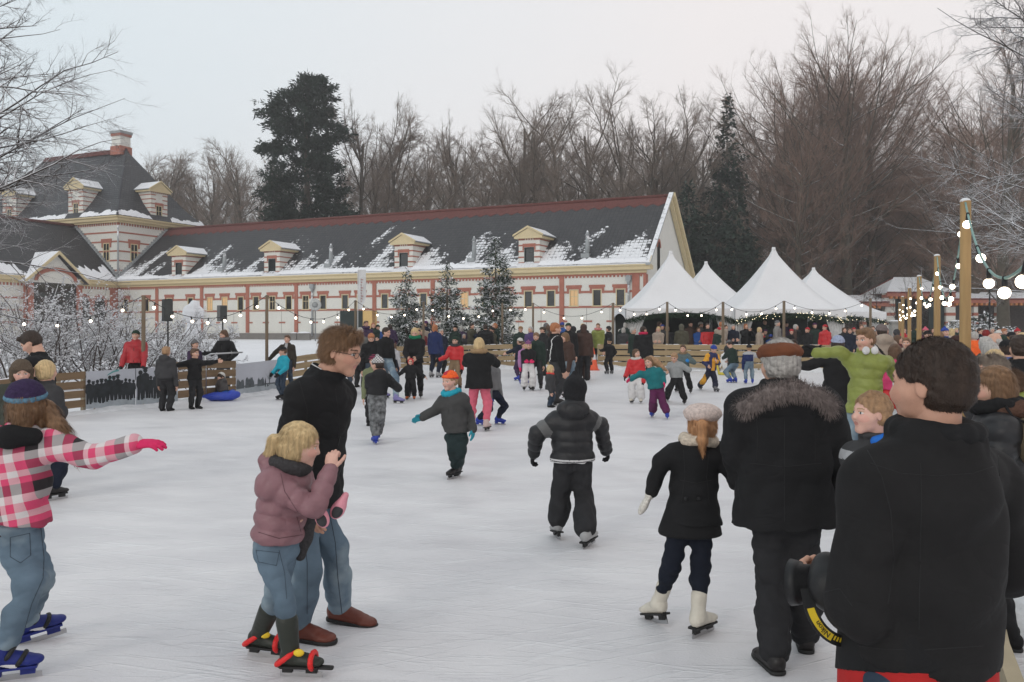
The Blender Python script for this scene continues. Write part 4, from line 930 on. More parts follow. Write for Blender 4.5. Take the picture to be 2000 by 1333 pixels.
# ---------------------------------------------------------------- trees
def grow(seed, H, trunk_r, levels, lean=(0,0), sides=(8,5,4,3,3), keep=1.0):
    """levels: list of dict(n, len, ang, seg, wig, up, t0, pow). returns [(V,F) per level] ; vectorised over the branches of a level"""
    r = np.random.default_rng(seed); out_ = []
    pos = np.zeros((1,3)); dr = np.array([unit((lean[0],lean[1],1))]); L = np.array([H]); rad = np.array([trunk_r])
    for li, lv in enumerate(levels):
        ns = lv['seg']; N = len(pos); k = sides[min(li,len(sides)-1)]
        P = [pos]; d = dr.copy(); Rr = [rad]
        for i in range(ns):
            d = d+r.normal(size=d.shape)*lv['wig']+np.array([0,0,lv['up']]); d /= np.linalg.norm(d,axis=1)[:,None]
            P.append(P[-1]+d*(L/ns)[:,None]); Rr.append(rad*(1-(i+1)/ns*lv.get('taper',.85)))
        P = np.stack(P,1); Rr = np.stack(Rr,1)                       # N, ns+1
        T = np.gradient(P, axis=1) if ns > 0 else P; T /= np.linalg.norm(T,axis=2)[:,:,None]+1e-9
        ref = np.where(np.abs(T[:,:1,2:3]) < .9, np.array([0,0,1.]), np.array([1.,0,0])); a = np.cross(T, ref+0*T); a /= np.linalg.norm(a,axis=2)[:,:,None]+1e-9; b_ = np.cross(T, a)
        th = np.arange(k)*2*math.pi/k
        V = P[:,:,None,:]+Rr[:,:,None,None]*(np.cos(th)[None,None,:,None]*a[:,:,None,:]+np.sin(th)[None,None,:,None]*b_[:,:,None,:])
        idx = np.arange(N*(ns+1)*k).reshape(N,ns+1,k); i2 = np.roll(idx,-1,axis=2)
        Fq = np.stack([idx[:,:-1],i2[:,:-1],i2[:,1:],idx[:,1:]],-1).reshape(-1,4)
        out_.append((V.reshape(-1,3), Fq, P, Rr))
        if li+1 < len(levels):
            nx = levels[li+1]; nc = nx['n']; M = N*nc
            par = np.repeat(np.arange(N), nc)
            t = r.uniform(nx['t0'], nx.get('t1',1.0), M)**nx.get('pow',1); f = t*ns; i0 = np.minimum(f.astype(int), ns-1); fr = (f-i0)[:,None]
            pos = P[par,i0]*(1-fr)+P[par,i0+1]*fr; td = T[par,i0]
            rr_ = Rr[par,i0]*(1-fr[:,0])+Rr[par,i0+1]*fr[:,0]
            an = np.radians(nx['ang']*(1+r.uniform(-.3,.3,M))); ph = r.uniform(0,2*math.pi,M)
            ref = np.where(np.abs(td[:,2:3]) < .9, np.array([0,0,1.]), np.array([1.,0,0])); u = np.cross(td, ref); u /= np.linalg.norm(u,axis=1)[:,None]; v = np.cross(td,u)
            dr = td*np.cos(an)[:,None]+(u*np.cos(ph)[:,None]+v*np.sin(ph)[:,None])*np.sin(an)[:,None]
            Lp = np.repeat(L, nc) if not nx.get('abs') else np.ones(M)
            shape = nx.get('shape', lambda t: 1-.55*t)
            L = Lp*nx['len']*shape(t)*r.uniform(.65,1.15,M); rad = np.minimum(rr_*.75, np.maximum(nx['rad']*r.uniform(.7,1.2,M), .0))
            kp = pos[:,2] > nx.get('zmin', -9); pos, dr, L, rad = pos[kp], dr[kp], L[kp], rad[kp]
    return out_
def tree_obj(name, lv, mats, label, group=None, cat='tree', ntr=2, loc=(0,0,0), rz=0, s=1.0, extra=None):
    root = empty(name, loc, rz, label=label, cat=cat, group=group); root.scale = (s,s,s)
    def cat_(ls):
        Vs = []; Fs = []; n = 0
        for V,Fq,_,_ in ls: Vs.append(V); Fs.append(Fq+n) if Fq.shape[1] == 4 else None; n += len(V)
        return np.concatenate(Vs), np.concatenate(Fs)
    V,Fq = cat_(lv[:ntr]); link('trunk', npmesh('trunk', V, Fq, [mats[0]]), root)
    V,Fq = cat_(lv[ntr:]); link('crown', npmesh('crown', V, Fq, [mats[1]]), root)
    return root
M_bark = mat('bark', (.105,.088,.070), rough=.95, var=.35, scale=2.5, snow=1.5, snowlo=.62)
M_twig = mat('twigs', (.21,.165,.135), rough=.95, var=.3, scale=.5)
M_bark2 = mat('beech_bark', (.085,.075,.058), rough=.95, var=.35, scale=2.5, snow=1.2, snowlo=.66)
M_twig2 = mat('beech_twigs', (.225,.150,.118), rough=.95, var=.3, scale=.5)
M_snowbark = mat('snowy_bark', (.045,.036,.030), rough=.95, var=.3, scale=4, snow=3, snowlo=.25)
M_snowtwig = mat('snowy_twigs', (.065,.050,.043), rough=.95, var=.3, scale=4, snow=2.2, snowlo=.16)
def oak(seed, H=25, spread=1.0):
    return grow(seed, H*.66, .30, [dict(seg=8,wig=.05,up=.05,taper=.7),
        dict(n=15,len=.56*spread,ang=44,seg=7,wig=.10,up=.06,t0=.22,rad=.085,shape=lambda t: 1.1-.45*t),
        dict(n=11,len=.50,ang=38,seg=5,wig=.12,up=.04,t0=.12,rad=.029),
        dict(n=10,len=.52,ang=36,seg=4,wig=.13,up=.03,t0=.1,rad=.014),
        dict(n=9,len=.60,ang=34,seg=3,wig=.12,up=.03,t0=.1,rad=.0095)])
def beech(seed, H=30):
    return grow(seed, H*.74, .55, [dict(seg=9,wig=.02,up=.05,taper=.75),
        dict(n=46,len=.46,ang=58,seg=7,wig=.06,up=.07,t0=.14,rad=.085,shape=lambda t: .78+.5*np.sin(3.14*np.clip(t,0,1)**1.1)),
        dict(n=13,len=.40,ang=36,seg=5,wig=.08,up=.04,t0=.12,rad=.027),
        dict(n=10,len=.50,ang=34,seg=4,wig=.09,up=.03,t0=.12,rad=.014),
        dict(n=7,len=.65,ang=30,seg=2,wig=.08,up=.02,t0=.1,rad=.0100)], sides=(8,5,4,3,3))
def under(seed, H=12):
    return grow(seed, H*.9, .11, [dict(seg=7,wig=.06,up=.04,taper=.8),
        dict(n=24,len=.40,ang=52,seg=5,wig=.12,up=.02,t0=.05,rad=.035),
        dict(n=9,len=.5,ang=38,seg=4,wig=.15,up=.02,t0=.1,rad=.016),
        dict(n=8,len=.6,ang=36,seg=3,wig=.15,up=.02,t0=.1,rad=.011)])
def thicket(seed, nm, label):
    r = np.random.default_rng(seed); Vs, Fs, n = [], [], 0
    for i in range(40):
        x, y = r.uniform(-9,9), r.uniform(-4,4)
        for V,Fq,_,_ in grow(seed*100+i, r.uniform(3,8), .05, [dict(seg=6,wig=.1,up=.04,taper=.8), dict(n=13,len=.42,ang=45,seg=4,wig=.14,up=.03,t0=.03,rad=.025), dict(n=8,len=.5,ang=38,seg=3,wig=.15,up=.02,t0=.05,rad=.015), dict(n=6,len=.6,ang=36,seg=2,wig=.1,up=.02,t0=.05,rad=.012)], sides=(4,3,3,3)):
            Vs.append(V+A(x,y,0)); Fs.append(Fq+n); n += len(V)
    return link(nm, npmesh(nm, np.concatenate(Vs), np.concatenate(Fs), [M_twig3]), None, kind='stuff', label=label)
M_twig3 = mat('thicket_twigs', (.075,.055,.046), rough=.95, var=.3, scale=.5, snow=2.5, snowlo=.62)
th = [thicket(401,'undergrowth','tangled bare undergrowth along the foot of the wood'), thicket(402,'undergrowth','tangled bare undergrowth along the foot of the wood')]
for k_, (x,Y) in enumerate([(1360,84),(1470,88),(1570,82),(1640,95),(1690,100),(1400,110),(1520,115),(1620,120),(1830,92),(1930,88),(2040,86),(1870,110),(1980,115),(1710,125),(1810,130),(1330,130),(1450,140),(1580,145),(1920,140),(2060,130)]):
    o = th[k_%2] if k_ < 2 else th[k_%2].copy()
    if k_ >= 2: C.objects.link(o)
    o.location = ((x-1000)/FP*Y, Y, 0); o.rotation_euler = (0,0,k_*1.1); o.scale = (1,1,1.0+.1*(k_%4))
lab_forest = 'bare winter tree in the dense row of woodland behind the stable roof'
protos = []
for i in range(5):
    protos.append(tree_obj('bare_tree', oak(20+i, 25, 1+.1*(i%3)), [M_bark,M_twig], lab_forest, 'bare trees in the wood behind the stable'))
bp = [tree_obj('beech_tree', beech(50+i), [M_bark2,M_twig2], 'x', 'beech trees') for i in range(2)]
up_ = [tree_obj('young_tree', under(70+i), [M_bark,M_twig2], 'x', 'young undergrowth trees') for i in range(2)]
used = set()
def place(proto, x, Y, top=None, s=None, rz=None, label=None, group=None, z=None, base_h=25., lean=None):
    """stand a tree where column x of the view meets depth Y; scale it to reach row `top`"""
    o = proto if proto.name not in used else copytree(proto)
    used.add(proto.name)
    X = (x-1000)/FP*Y; zg = float(terrain_z(np.array(X), np.array(Y)))-.1 if z is None else z
    if s is None: s = ((EYE+(HZ-top)/FP*Y)-zg)/o_h[proto.name.split('.')[0]+str(id_of[proto.name])]
    o.location = (X, Y, zg); o.scale = (s,)*3; o.rotation_euler = (0,0,rz if rz is not None else rr_tree.uniform(0,6.28))
    if label: o['label'] = label
    if group: o['group'] = group
    return o
rr_tree = np.random.default_rng(11); o_h = {}; id_of = {}
for i,p in enumerate(protos+bp+up_):
    zt_ = max(np.percentile([v.co[2] for v in c.data.vertices][::7], 99.7) for c in p.children); id_of[p.name] = i; o_h[p.name.split('.')[0]+str(i)] = zt_
# the wood: near row with tops traced along the skyline (photo columns), then filler rows behind
sky_tops = [(255,300,118),(300,285,125),(345,292,120),(385,300,128),(430,300,122),(470,262,112),(500,290,120),(700,200,98),(745,196,104),(790,205,101),(830,245,108),(880,235,102),(925,228,99),(965,240,106),
            (1010,170,97),(1060,160,95),(1110,150,93),(1165,143,96),(1215,160,92),(1255,180,97),(1300,200,94),(1350,185,90),(1385,200,96),(1250,240,90),(930,300,95),(1020,300,95),(850,300,95),(760,310,95),(1150,280,92)]
for x,t,Y in sky_tops:
    big = x > 690
    place(protos[rr_tree.integers(0,5)], x, Y, top=t, label=lab_forest)
for x in list(range(240,700,33))+list(range(700,1420,36)):
    Y = rr_tree.uniform(128,165); t = 300 if x < 690 else 275 if x < 980 else 235
    place(protos[rr_tree.integers(0,5)], x+rr_tree.uniform(-12,12), Y, top=t+rr_tree.uniform(-10,45), label=lab_forest)
for x in range(230,1440,42):
    place(up_[rr_tree.integers(0,2)], x+rr_tree.uniform(-15,15), rr_tree.uniform(92,120), top=rr_tree.uniform(350,420), label='slender young tree in the undergrowth behind the stable', group='undergrowth trees behind the stable')
# right side: great beech, its neighbours and the avenue
for i,(x,t,Y,l) in enumerate([(1655,50,84,'great bare beech with dense brown crown, tallest tree right of the tents'),(1590,85,88,'bare beech forming the left half of the great brown crown'),(1705,95,92,'bare beech forming the right half of the great brown crown'),
      (1530,150,90,'lower reddish beech at the left foot of the great crown'),(1560,230,80,'small reddish beech standing between the white tent peaks'),
      (1842,270,90,'bare beech right of the avenue gap, above the gatehouse roof'),(1905,150,80,'bare beech above the right gatehouse wing'),(1960,30,70,'tall bare beech at the right edge above the lamp bulbs'),(1640,180,100,'beech directly behind the trunk of the great beech'),
      (1810,260,105,'slim beech on the right side of the snowy avenue'),(1712,300,112,'slim beech on the left side of the snowy avenue'),(1930,200,95,'beech behind the right gatehouse wing'),(1990,120,90,'beech rising behind the right edge branches'),(1480,260,96,'beech just right of the tall spruce'),(1620,95,94,'beech filling the left shoulder of the great crown'),(1682,80,98,'beech filling the right shoulder of the great crown'),(1545,120,100,'beech behind the left edge of the great crown')]):
    place(bp[i%2], x, Y, top=t, label=l, group='beech trees behind the tents')
rr_tree = np.random.default_rng(5)
for k_ in range(30):
    x = rr_tree.uniform(1320,1700) if k_ < 16 else rr_tree.uniform(1800,2100); place(protos[rr_tree.integers(0,5)], x, rr_tree.uniform(95,150), top=rr_tree.uniform(230,330), label='bare tree filling the wood behind the tents and the gatehouse', group='bare trees in the wood behind the tents')
for k_ in range(46):
    x = rr_tree.uniform(1310,1715) if k_ < 26 else rr_tree.uniform(1800,2100); place(up_[rr_tree.integers(0,2)], x, rr_tree.uniform(82,130), top=rr_tree.uniform(380,470), label='slender young tree under the beeches behind the tents', group='undergrowth trees behind the tents')
for k_ in range(8):
    for sd in (-1,1):
        Y = 125+k_*22; x = 1755+sd*(26-k_*2.2); place(bp[k_%2], x, Y, top=330+k_*14, label='avenue tree receding along the snowy lane behind the gatehouse', group='avenue trees')
# near snowy trees whose trunks stand outside the frame
def near_tree(seed, x, y, H, name, label, spread=1.0, n1=16):
    lv = grow(seed, H, .38, [dict(seg=8,wig=.04,up=.02,taper=.7),
        dict(n=n1,len=.75*spread,ang=62,seg=9,wig=.09,up=.0,t0=.12,rad=.048,shape=lambda t: 1.15-.6*t),
        dict(n=13,len=.42,ang=44,seg=6,wig=.12,up=-.02,t0=.12,rad=.022),
        dict(n=8,len=.50,ang=40,seg=4,wig=.13,up=-.015,t0=.1,rad=.0105),
        dict(n=6,len=.55,ang=38,seg=2,wig=.12,up=.0,t0=.1,rad=.0062)], sides=(8,6,5,4,3))
    o = tree_obj(name, lv, [M_snowbark,M_snowtwig], label); o.location = (x,y,-.1); return o
near_tree(301, -15.6, 22., 13.0, 'snowy_lime_tree', 'snow covered bare tree whose branches hang in over the left edge', .70, 96)
near_tree(305, -23.5, 31., 15.0, 'snowy_lime_tree', 'second bare tree at the left edge in front of the near wing', .72, 60)
near_tree(311, 20.0, 28., 15.0, 'snowy_oak_tree', 'snow dusted bare tree reaching in over the right edge above the lamps', .74, 60)
near_tree(316, 29.5, 44., 20.0, 'snowy_oak_tree', 'tall snow dusted tree at the upper right edge', .60, 50)

# ---------------------------------------------------------------- conifers
def blades(P, D, cnt, ln, wd, r, droop=.2, spread=.6):
    """sprays of needles: cnt kite-shaped blades scattered along each point, roughly following D"""
    n = len(P); p = np.repeat(P, cnt, 0)+r.normal(size=(n*cnt,3))*ln*.35; d = np.repeat(D, cnt, 0)+r.normal(size=(n*cnt,3))*spread; d[:,2] -= droop
    d /= np.linalg.norm(d,axis=1)[:,None]+1e-9; s_ = np.cross(d, r.normal(size=d.shape)*.5+np.array([0,0,1.])); s_ /= np.linalg.norm(s_,axis=1)[:,None]+1e-9
    L = ln*r.uniform(.6,1.3,(n*cnt,1)); w_ = wd*r.uniform(.7,1.3,(n*cnt,1))
    V = np.stack([p, p+d*L*.45+s_*w_, p+d*L, p+d*L*.45-s_*w_],1).reshape(-1,3); return V, np.arange(len(V)).reshape(-1,4)
def conifer(seed, H, R, name, label, prof=None, dens=1.0, m=None, snowm=None, loc=(0,0,0), blade=(.22,.05), cnt=5, group=None, z0=.06, up=.1, tr=.1, gap=0):
    r = np.random.default_rng(seed); prof = prof or (lambda t: (1-t)**.85)
    root = empty(name, loc, label=label, cat='tree', group=group)
    b = MB(); b.tube([(0,0,-.2),(0,0,H*.5),(0,0,H*.98)],[tr,tr*.6,tr*.1],7); b.build('trunk',[M_bark],root)
    PP, DD = [], []; V_, F_l = [], []; n = 0
    nb = int(H/.22*dens*3.2)
    for i in range(nb):
        t = z0+(1-z0)*(i/nb); a = r.uniform(0,6.283); L = R*prof(t)*r.uniform(.7,1.12)
        if gap and math.sin(t*37+3*math.sin(a)) < -1+gap: L *= .55
        d = A(math.cos(a), math.sin(a), up); st = A(0,0,t*H); m_ = max(2,int(L/(blade[0]*.75)))
        pts = [st+d*L*q/m_+A(0,0,-.12*L*(q/m_)**1.6) for q in range(m_+1)]
        for q in range(1,m_+1):
            PP.append(pts[q]); DD.append(unit(pts[q]-pts[q-1]))
            if L > blade[0]*2 and q < m_:
                for sg in (-1,1):
                    sd = unit(np.cross(d,A(0,0,1)))*sg*.8+d*.55; l2 = L*.32*(1-q/m_*.6); 
                    for e_ in range(1, max(2,int(l2/(blade[0]*.8)))+1): PP.append(pts[q]+sd*e_*blade[0]*.75+A(0,0,-.03*e_)); DD.append(unit(sd))
    V, Fq = blades(np.array(PP), np.array(DD), cnt, blade[0], blade[1], r)
    link('crown', npmesh('crown', V, Fq, [m], smooth=False), root); return root
M_need = mat('spruce_needles', (.022,.042,.026), rough=.8, var=.45, scale=2.2)
M_needdark = mat('dark_needles', (.024,.042,.030), rough=.85, var=.45, scale=.6)
M_needsnow = mat('snowy_needles', (.026,.052,.030), rough=.85, var=.4, scale=2, snow=1.6, snowlo=.46)
M_needvsnow = mat('snow_laden_needles', (.03,.05,.04), rough=.85, var=.4, scale=2, snow=3, snowlo=-.05)
def at(x, Y, z=0): return ((x-1000)/FP*Y, Y, z)
# big dark fir behind the roof: clumped irregular crown
def cedar(loc, H, label):
    r = np.random.default_rng(77); root = empty('dark_fir', loc, label=label, cat='tree')
    b = MB(); b.tube([(0,0,-.2),(.2,0,H*.5),(-.1,0,H*.95)],[.5,.35,.1],8); b.build('trunk',[M_bark],root)
    # clump centres (x, z in metres relative to trunk) following the outline in the photograph
    # crown outline: (row, left, right) in metres at this tree's distance
    PP, DD = [], []
    out_l = [(.30,-4.7,4.6),(.36,-5.4,5.0),(.42,-4.8,4.7),(.48,-4.9,4.9),(.54,-5.0,4.5),(.60,-5.0,4.1),(.65,-4.3,3.6),(.70,-4.4,3.7),(.735,-5.3,3.3),(.76,-4.8,4.7),(.80,-3.6,5.0),(.84,-4.9,2.9),(.88,-4.7,3.3),(.92,-3.7,3.4),(.955,-1.9,3.1),(.985,-1.2,2.3),(1.0,-.4,1.6)]
    for k_ in range(760):
        t = r.uniform(.2,1.0); i = min(len(out_l)-2, max(0, int(np.searchsorted([q[0] for q in out_l], t)-1))); q0, q1 = out_l[i], out_l[i+1]; f_ = np.clip((t-q0[0])/(q1[0]-q0[0]),0,1)
        l_ = q0[1]+(q1[1]-q0[1])*f_; rt = q0[2]+(q1[2]-q0[2])*f_
        c0 = (l_+rt)/2; hw = (rt-l_)/2; a = r.uniform(0,6.283); rad_ = math.sqrt(r.uniform(.30,1.1))
        tip = A(c0+math.cos(a)*hw*rad_, math.sin(a)*hw*rad_*.9, t*H); root_ = A(c0*.3,0,t*H-.4)
        d = unit(tip-root_); L = r.uniform(.8,1.9)
        for q in range(7): PP.append(tip-d*L*q/7+r.normal(size=3)*(.20,.20,.10)); DD.append(d+A(0,0,.1))
    V,Fq = blades(np.array(PP), np.array(DD), 11, .50, .085, r, droop=.12, spread=.55)
    link('crown', npmesh('crown', V, Fq, [M_needdark], smooth=False), root)
zt_ = EYE+(HZ-152)/FP*92
cedar(at(597,92,.9), zt_-.9, 'large dark evergreen fir with a broad top towering behind the stable roof')
conifer(5, EYE+(HZ-190)/FP*88-.5, 4.0, 'dark_spruce', 'tall dark spruce with pointed top left of the great beech', m=M_needdark, loc=at(1420,88,.5), blade=(.55,.12), dens=.55, cnt=5, tr=.3, gap=.5)
conifer(6, 15, 4.5, 'dark_spruce', 'dark spruce behind the gable of the stable', m=M_needdark, loc=at(1345,80,.3), blade=(.55,.12), dens=.5, cnt=6, tr=.3)
conifer(7, 14, 3.5, 'dark_spruce', 'dark spruce behind the tall tent peak', m=M_needdark, loc=at(1440,78,.3), blade=(.5,.12), dens=.5, cnt=6, tr=.3)
conifer(8, 16, 4, 'dark_spruce', 'shadowy spruce between stable gable and first tent', m=M_needdark, loc=at(1372,92,.3), blade=(.5,.12), dens=.5, cnt=6, tr=.3)
for i,(x,h) in enumerate(((690,12.5),(655,12.2),(735,12.2),(560,12.5))): conifer(20+i, h, 3, 'yew_shrub', ['dark yew showing right of the big fir','dark yew against the foot of the big fir','third dark yew above the roof ridge','dark yew left under the big fir'][i], m=M_needdark, loc=at(x,86+i,.9), blade=(.4,.1), dens=.6, cnt=5, prof=lambda t:(1-t*.8)**.6)
# three festive spruces behind the far rail
for i,(x,t,Y,R,l) in enumerate([(793,528,42.5,1.75,'small snowy spruce, leftmost of the three before the stable'),(873,514,42.0,1.75,'middle snowy spruce of the three before the stable'),(968,462,41.0,2.0,'tallest snowy spruce of the three, right of the pair')]):
    H = EYE+(HZ-t)/FP*Y
    conifer(40+i, H, R, 'spruce_tree', l, m=M_needsnow, loc=at(x,Y,0), blade=(.19,.028), dens=1.1, cnt=7, prof=lambda t:(1-t)**.8*(.93+.07*math.sin(t*40)), up=.22, z0=.05, group='spruces before the stable', gap=.3)
for i,(x,t,Y) in enumerate([(1896,613,60),(1925,610,60),(1866,628,62),(1908,640,58),(1960,636,60)]):
    H = EYE+(HZ-t)/FP*Y
    conifer(60+i, H, .95 if i < 2 else 1.2, 'snowy_dwarf_conifer', ['snow laden cone shaped conifer, left of the pair by the gate wing','snow laden cone shaped conifer, right of the pair by the gate wing','low snow capped bush left of the conifer pair','low snow capped bush below the conifer pair','low snow capped bush near the right edge'][i], m=M_needvsnow, loc=at(x,Y,0), blade=(.22,.07), dens=.8, cnt=6, prof=(lambda t:(1-t)**.6) if i < 2 else (lambda t:(1-t*t)**.5))
# snowy shrubs at the left
def shrub(seed, loc, H, label, n0=16, dens=1.0):
    r = np.random.default_rng(seed); Vs, Fs, tips = [], [], []; n = 0
    for i in range(n0):
        a = r.uniform(0,6.28); ln = r.uniform(.35,1.0)
        lv = grow(seed*50+i, H*r.uniform(.7,1.05), .028, [dict(seg=7,wig=.12,up=-.03,taper=.7), dict(n=9,len=.45,ang=42,seg=5,wig=.15,up=-.02,t0=.12,rad=.014), dict(n=int(7*dens),len=.5,ang=40,seg=3,wig=.15,up=0,t0=.1,rad=.008), dict(n=4,len=.5,ang=40,seg=2,wig=.1,up=0,t0=.1,rad=.006)], lean=(math.cos(a)*ln,math.sin(a)*ln), sides=(5,4,3,3))
        off = A(math.cos(a),math.sin(a),0)*r.uniform(0,.5)
        for V,Fq,P,_ in lv: Vs.append(V+off); Fs.append(Fq+n); n += len(V)
        for q in (1,2): Pq = lv[q][2].reshape(-1,3)+off; tips.append(Pq[r.choice(len(Pq), min(len(Pq), int(150*dens)))])
    root = empty('snowy_shrub', loc, label=label, cat='shrub', group='snow covered shrubs at the left')
    link('branches', npmesh('branches', np.concatenate(Vs), np.concatenate(Fs), [M_snowtwig]), root)
    T = np.concatenate(tips); T = T[T[:,2] > .05]; oc = np.array([(1,0,0),(0,1,0),(-1,0,0),(0,-1,0),(0,0,.8),(0,0,-.5)])
    s_ = r.uniform(.012,.034,len(T))[:,None,None]; V = (T[:,None,:]+oc[None]*s_*r.uniform(.7,1.5,(len(T),6,1))+A(0,0,.02)).reshape(-1,3)
    f = np.array([(0,1,4),(1,2,4),(2,3,4),(3,0,4),(1,0,5),(2,1,5),(3,2,5),(0,3,5)]); Fq = (np.arange(len(T))[:,None,None]*6+f[None]).reshape(-1,3)
    link('snow_clumps', npmesh('snow_clumps', V, Fq, [M_snow]), root, kind='stuff')
for i,(x,Y,H,l) in enumerate([(20,24,3.6,'snow covered shrub at the left edge'),(110,25,3.4,'snow covered shrub behind the man in the black coat'),(190,26,3.2,'snow covered shrub between black coat man and red jacket man'),
      (255,27,2.9,'snow covered shrub behind the man in the red jacket'),(320,30,2.9,'snow covered shrub under the left loudspeaker'),(375,33,2.6,'thin snowy shrub in front of the white plastered wall'),(60,33,4.2,'taller snowy shrub by the arched doors'),(160,34,3.6,'snowy shrub before the entrance gable'),(240,36,3.4,'rear snowy shrub at the pavilion foot'),(-60,27,3.8,'snowy shrub cut off by the left edge'),(410,36,2.2,'last low snowy shrub at the lawn edge')]):
    shrub(90+i, at(x,Y,0), H, l, n0=13, dens=.9)
# ---------------------------------------------------------------- tents
M_tent = mat('tent_canvas', (.73,.73,.745), rough=.6, var=.03, scale=1.2, bump=.004, bscale=6)
M_tentin = mat('tent_shade_canvas', (.022,.026,.024), rough=.9, var=.2)  # shade inside the tents, put into a near-black cloth colour
M_fir = mat('fir_garland', (.018,.045,.02), rough=.85, var=.5, scale=6)
M_fairy = glow('fairy_bulb', (1.0,.85,.55), 3.0)
def tent(x, apex, Y, hw, eave, label, lights=True, back=True):
    X = (x-1000)/FP*Y; ze = EYE+(HZ-eave)/FP*Y; za = EYE+(HZ-apex)/FP*Y; zb = EYE-( (eave+23)-HZ)/FP*Y if False else ze-.52
    root = empty('pagoda_tent', (X,Y,0), label=label, cat='tent', group='white pagoda tents')
    # canopy: concave four-sided spire
    n = 14; m = 10; V = []; Fc = []
    for i in range(n+1):
        t = i/n; rr = hw*t; z = ze+(za-ze)*((1-t)**1.45*.93+(1-t)*.07)
        ring = []
        for s_ in range(4):
            a0 = math.pi/4+s_*math.pi/2; p0 = A(math.cos(a0),math.sin(a0))*math.sqrt(2); a1 = a0+math.pi/2; p1 = A(math.cos(a1),math.sin(a1))*math.sqrt(2)
            for q in range(m):
                u = q/m; p = (p0*(1-u)+p1*u)*max(rr,.07); sag = -.10*math.sin(math.pi*u)*math.sin(math.pi*t)
                V.append((p[0],p[1],z+sag))
    M4 = 4*m
    for i in range(n):
        for q in range(M4): Fc.append((i*M4+q, (i+1)*M4+q, (i+1)*M4+(q+1)%M4, i*M4+(q+1)%M4))
    link('canopy', npmesh('canopy', V, Fc, [M_tent]), root)
    b = MB(); b.tube([(0,0,za-.1),(0,0,za+.12)],[.11,.09],8); b.build('finial',[M_tent],root)
    # valance with arched lower edge
    for sd, nm in (((0,-1),'valance'),((0,1),'valance'),((1,0),'valance'),((-1,0),'valance')):
        V = []; Fc = []; k_ = 24
        for i in range(k_+1):
            u = i/k_*2-1; zl = zb+.34*(1-abs(u)**2.2) if sd != (0,1) else zb
            if sd[0] == 0: px_, py_ = u*hw, sd[1]*hw; o_ = (0, .03*sd[1])
            else: px_, py_ = sd[0]*hw, u*hw; o_ = (.03*sd[0], 0)
            for e in (0,1): V.append((px_+o_[0]*e, py_+o_[1]*e, ze+.02)); V.append((px_+o_[0]*e, py_+o_[1]*e, zl))
        for i in range(k_):
            a = i*4
            for (p,q) in ((0,1),(1,3),(3,2),(2,0)): Fc.append((a+p,a+q,a+4+q,a+4+p))
        link(nm, npmesh(nm, V, Fc, [M_tent], smooth=False), root)
    b = MB()
    for sx in (-1,1):
        for sy in (-1,1):
            p = MB(); p.tube([(sx*(hw-.08),sy*(hw-.08),-.1),(sx*(hw-.08),sy*(hw-.08),ze)],.045,8); p.build('leg',[mat('white_metal',(.6,.6,.6),rough=.4)],root)
    if back:
        w_ = MB(); w_.box((-hw+.1,hw-.25,0),(hw-.1,hw-.2,ze-.02)); w_.box((-hw+.1,-hw+.3,ze-.12),(hw-.1,hw-.25,ze-.08)); w_.build('inner_wall',[M_tentin],root)  # back wall and ceiling sheet carry the tent's inner shade in their colour
    # tied back curtains at the two front corners
    for sx in (-1,1):
        V = []; Fc = []; na, nb = 26, 10
        for j in range(nb+1):
            z = zb+.15-(zb+.15-.35)*j/nb; wdt = .85-.62*(j/nb)**.8 if j < 9 else .24
            for i in range(na+1):
                u = i/na; V.append((sx*(hw-.12-u*wdt), -hw+.1+.05*math.sin(u*34)*(1-.3*j/nb), z))
        for j in range(nb):
            for i in range(na): a = j*(na+1)+i; Fc.append((a,a+1,a+na+2,a+na+1))
        link('curtain', npmesh('curtain', V, Fc, [mat('white_curtain',(.60,.60,.60),rough=.8)]), root)
    # fir garland along the arch with fairy lights
    r = np.random.default_rng(int(x)); P = []; D = []
    for i in range(60):
        u = i/59*2-1; p = A(u*hw, -hw-.06, zb+.30*(1-abs(u)**2.2)-.06+.03*math.sin(i)); P.append(p); D.append(A(1,0,-.2))
    V, Fq = blades(np.array(P), np.array(D), 26, .17, .018, r, droop=.4, spread=1.0)
    g = link('fir_garland', npmesh('fir_garland', V, Fq, [M_fir], smooth=False)); g.location = (X,Y,0)
    tag(g, {0:'unlit fir garland on the '+label.replace('white pagoda ','').replace(', ',' '), 1:'lit fir garland on the '+label.replace('white pagoda ','').replace(', ',' ')}[int(lights)], 'garland', 'fir garlands on the tents')
    if lights:
        b = MB()
        for i in range(46):
            u = r.uniform(-1,1); b.ball((u*hw, -hw-.12-r.uniform(0,.08), zb+.30*(1-abs(u)**2.2)-.06+r.uniform(-.16,.12)), .016, nu=5, nv=3)
        b.build('fairy_lights',[M_fairy],g,kind='stuff')
    return X, Y, ze, zb
tent(1310,495,43.5,2.62,606,'white pagoda tent nearest the stable, leftmost in front row', lights=False)
tent(1511,488,43.0,2.62,607,'white pagoda tent with tallest peak, right in front row')
tent(1379,515,49.5,2.6,604,'white pagoda tent behind the gap of the two front ones', lights=False, back=False)
tent(1589,527,49.0,2.9,612,'white pagoda tent furthest right with lowest peak')
# counter and cupboard inside the middle tent
b = MB(); X0,Y0,_ = at(1500,44.5); b.box((X0-2.0,Y0-.3,0),(X0+2.0,Y0+.3,1.05)); b.box((X0-2.1,Y0-.4,1.05),(X0+2.1,Y0+.4,1.11),1); tag(b.build('drinks_counter',[mat('dark_wood',(.08,.045,.028),var=.3,scale=4,stretch=(1,1,6)),mat('plank_wood',(.30,.22,.13),var=.2,scale=3,stretch=(.4,3,3))]), 'dark wooden drinks counter under the tallest tent','counter')

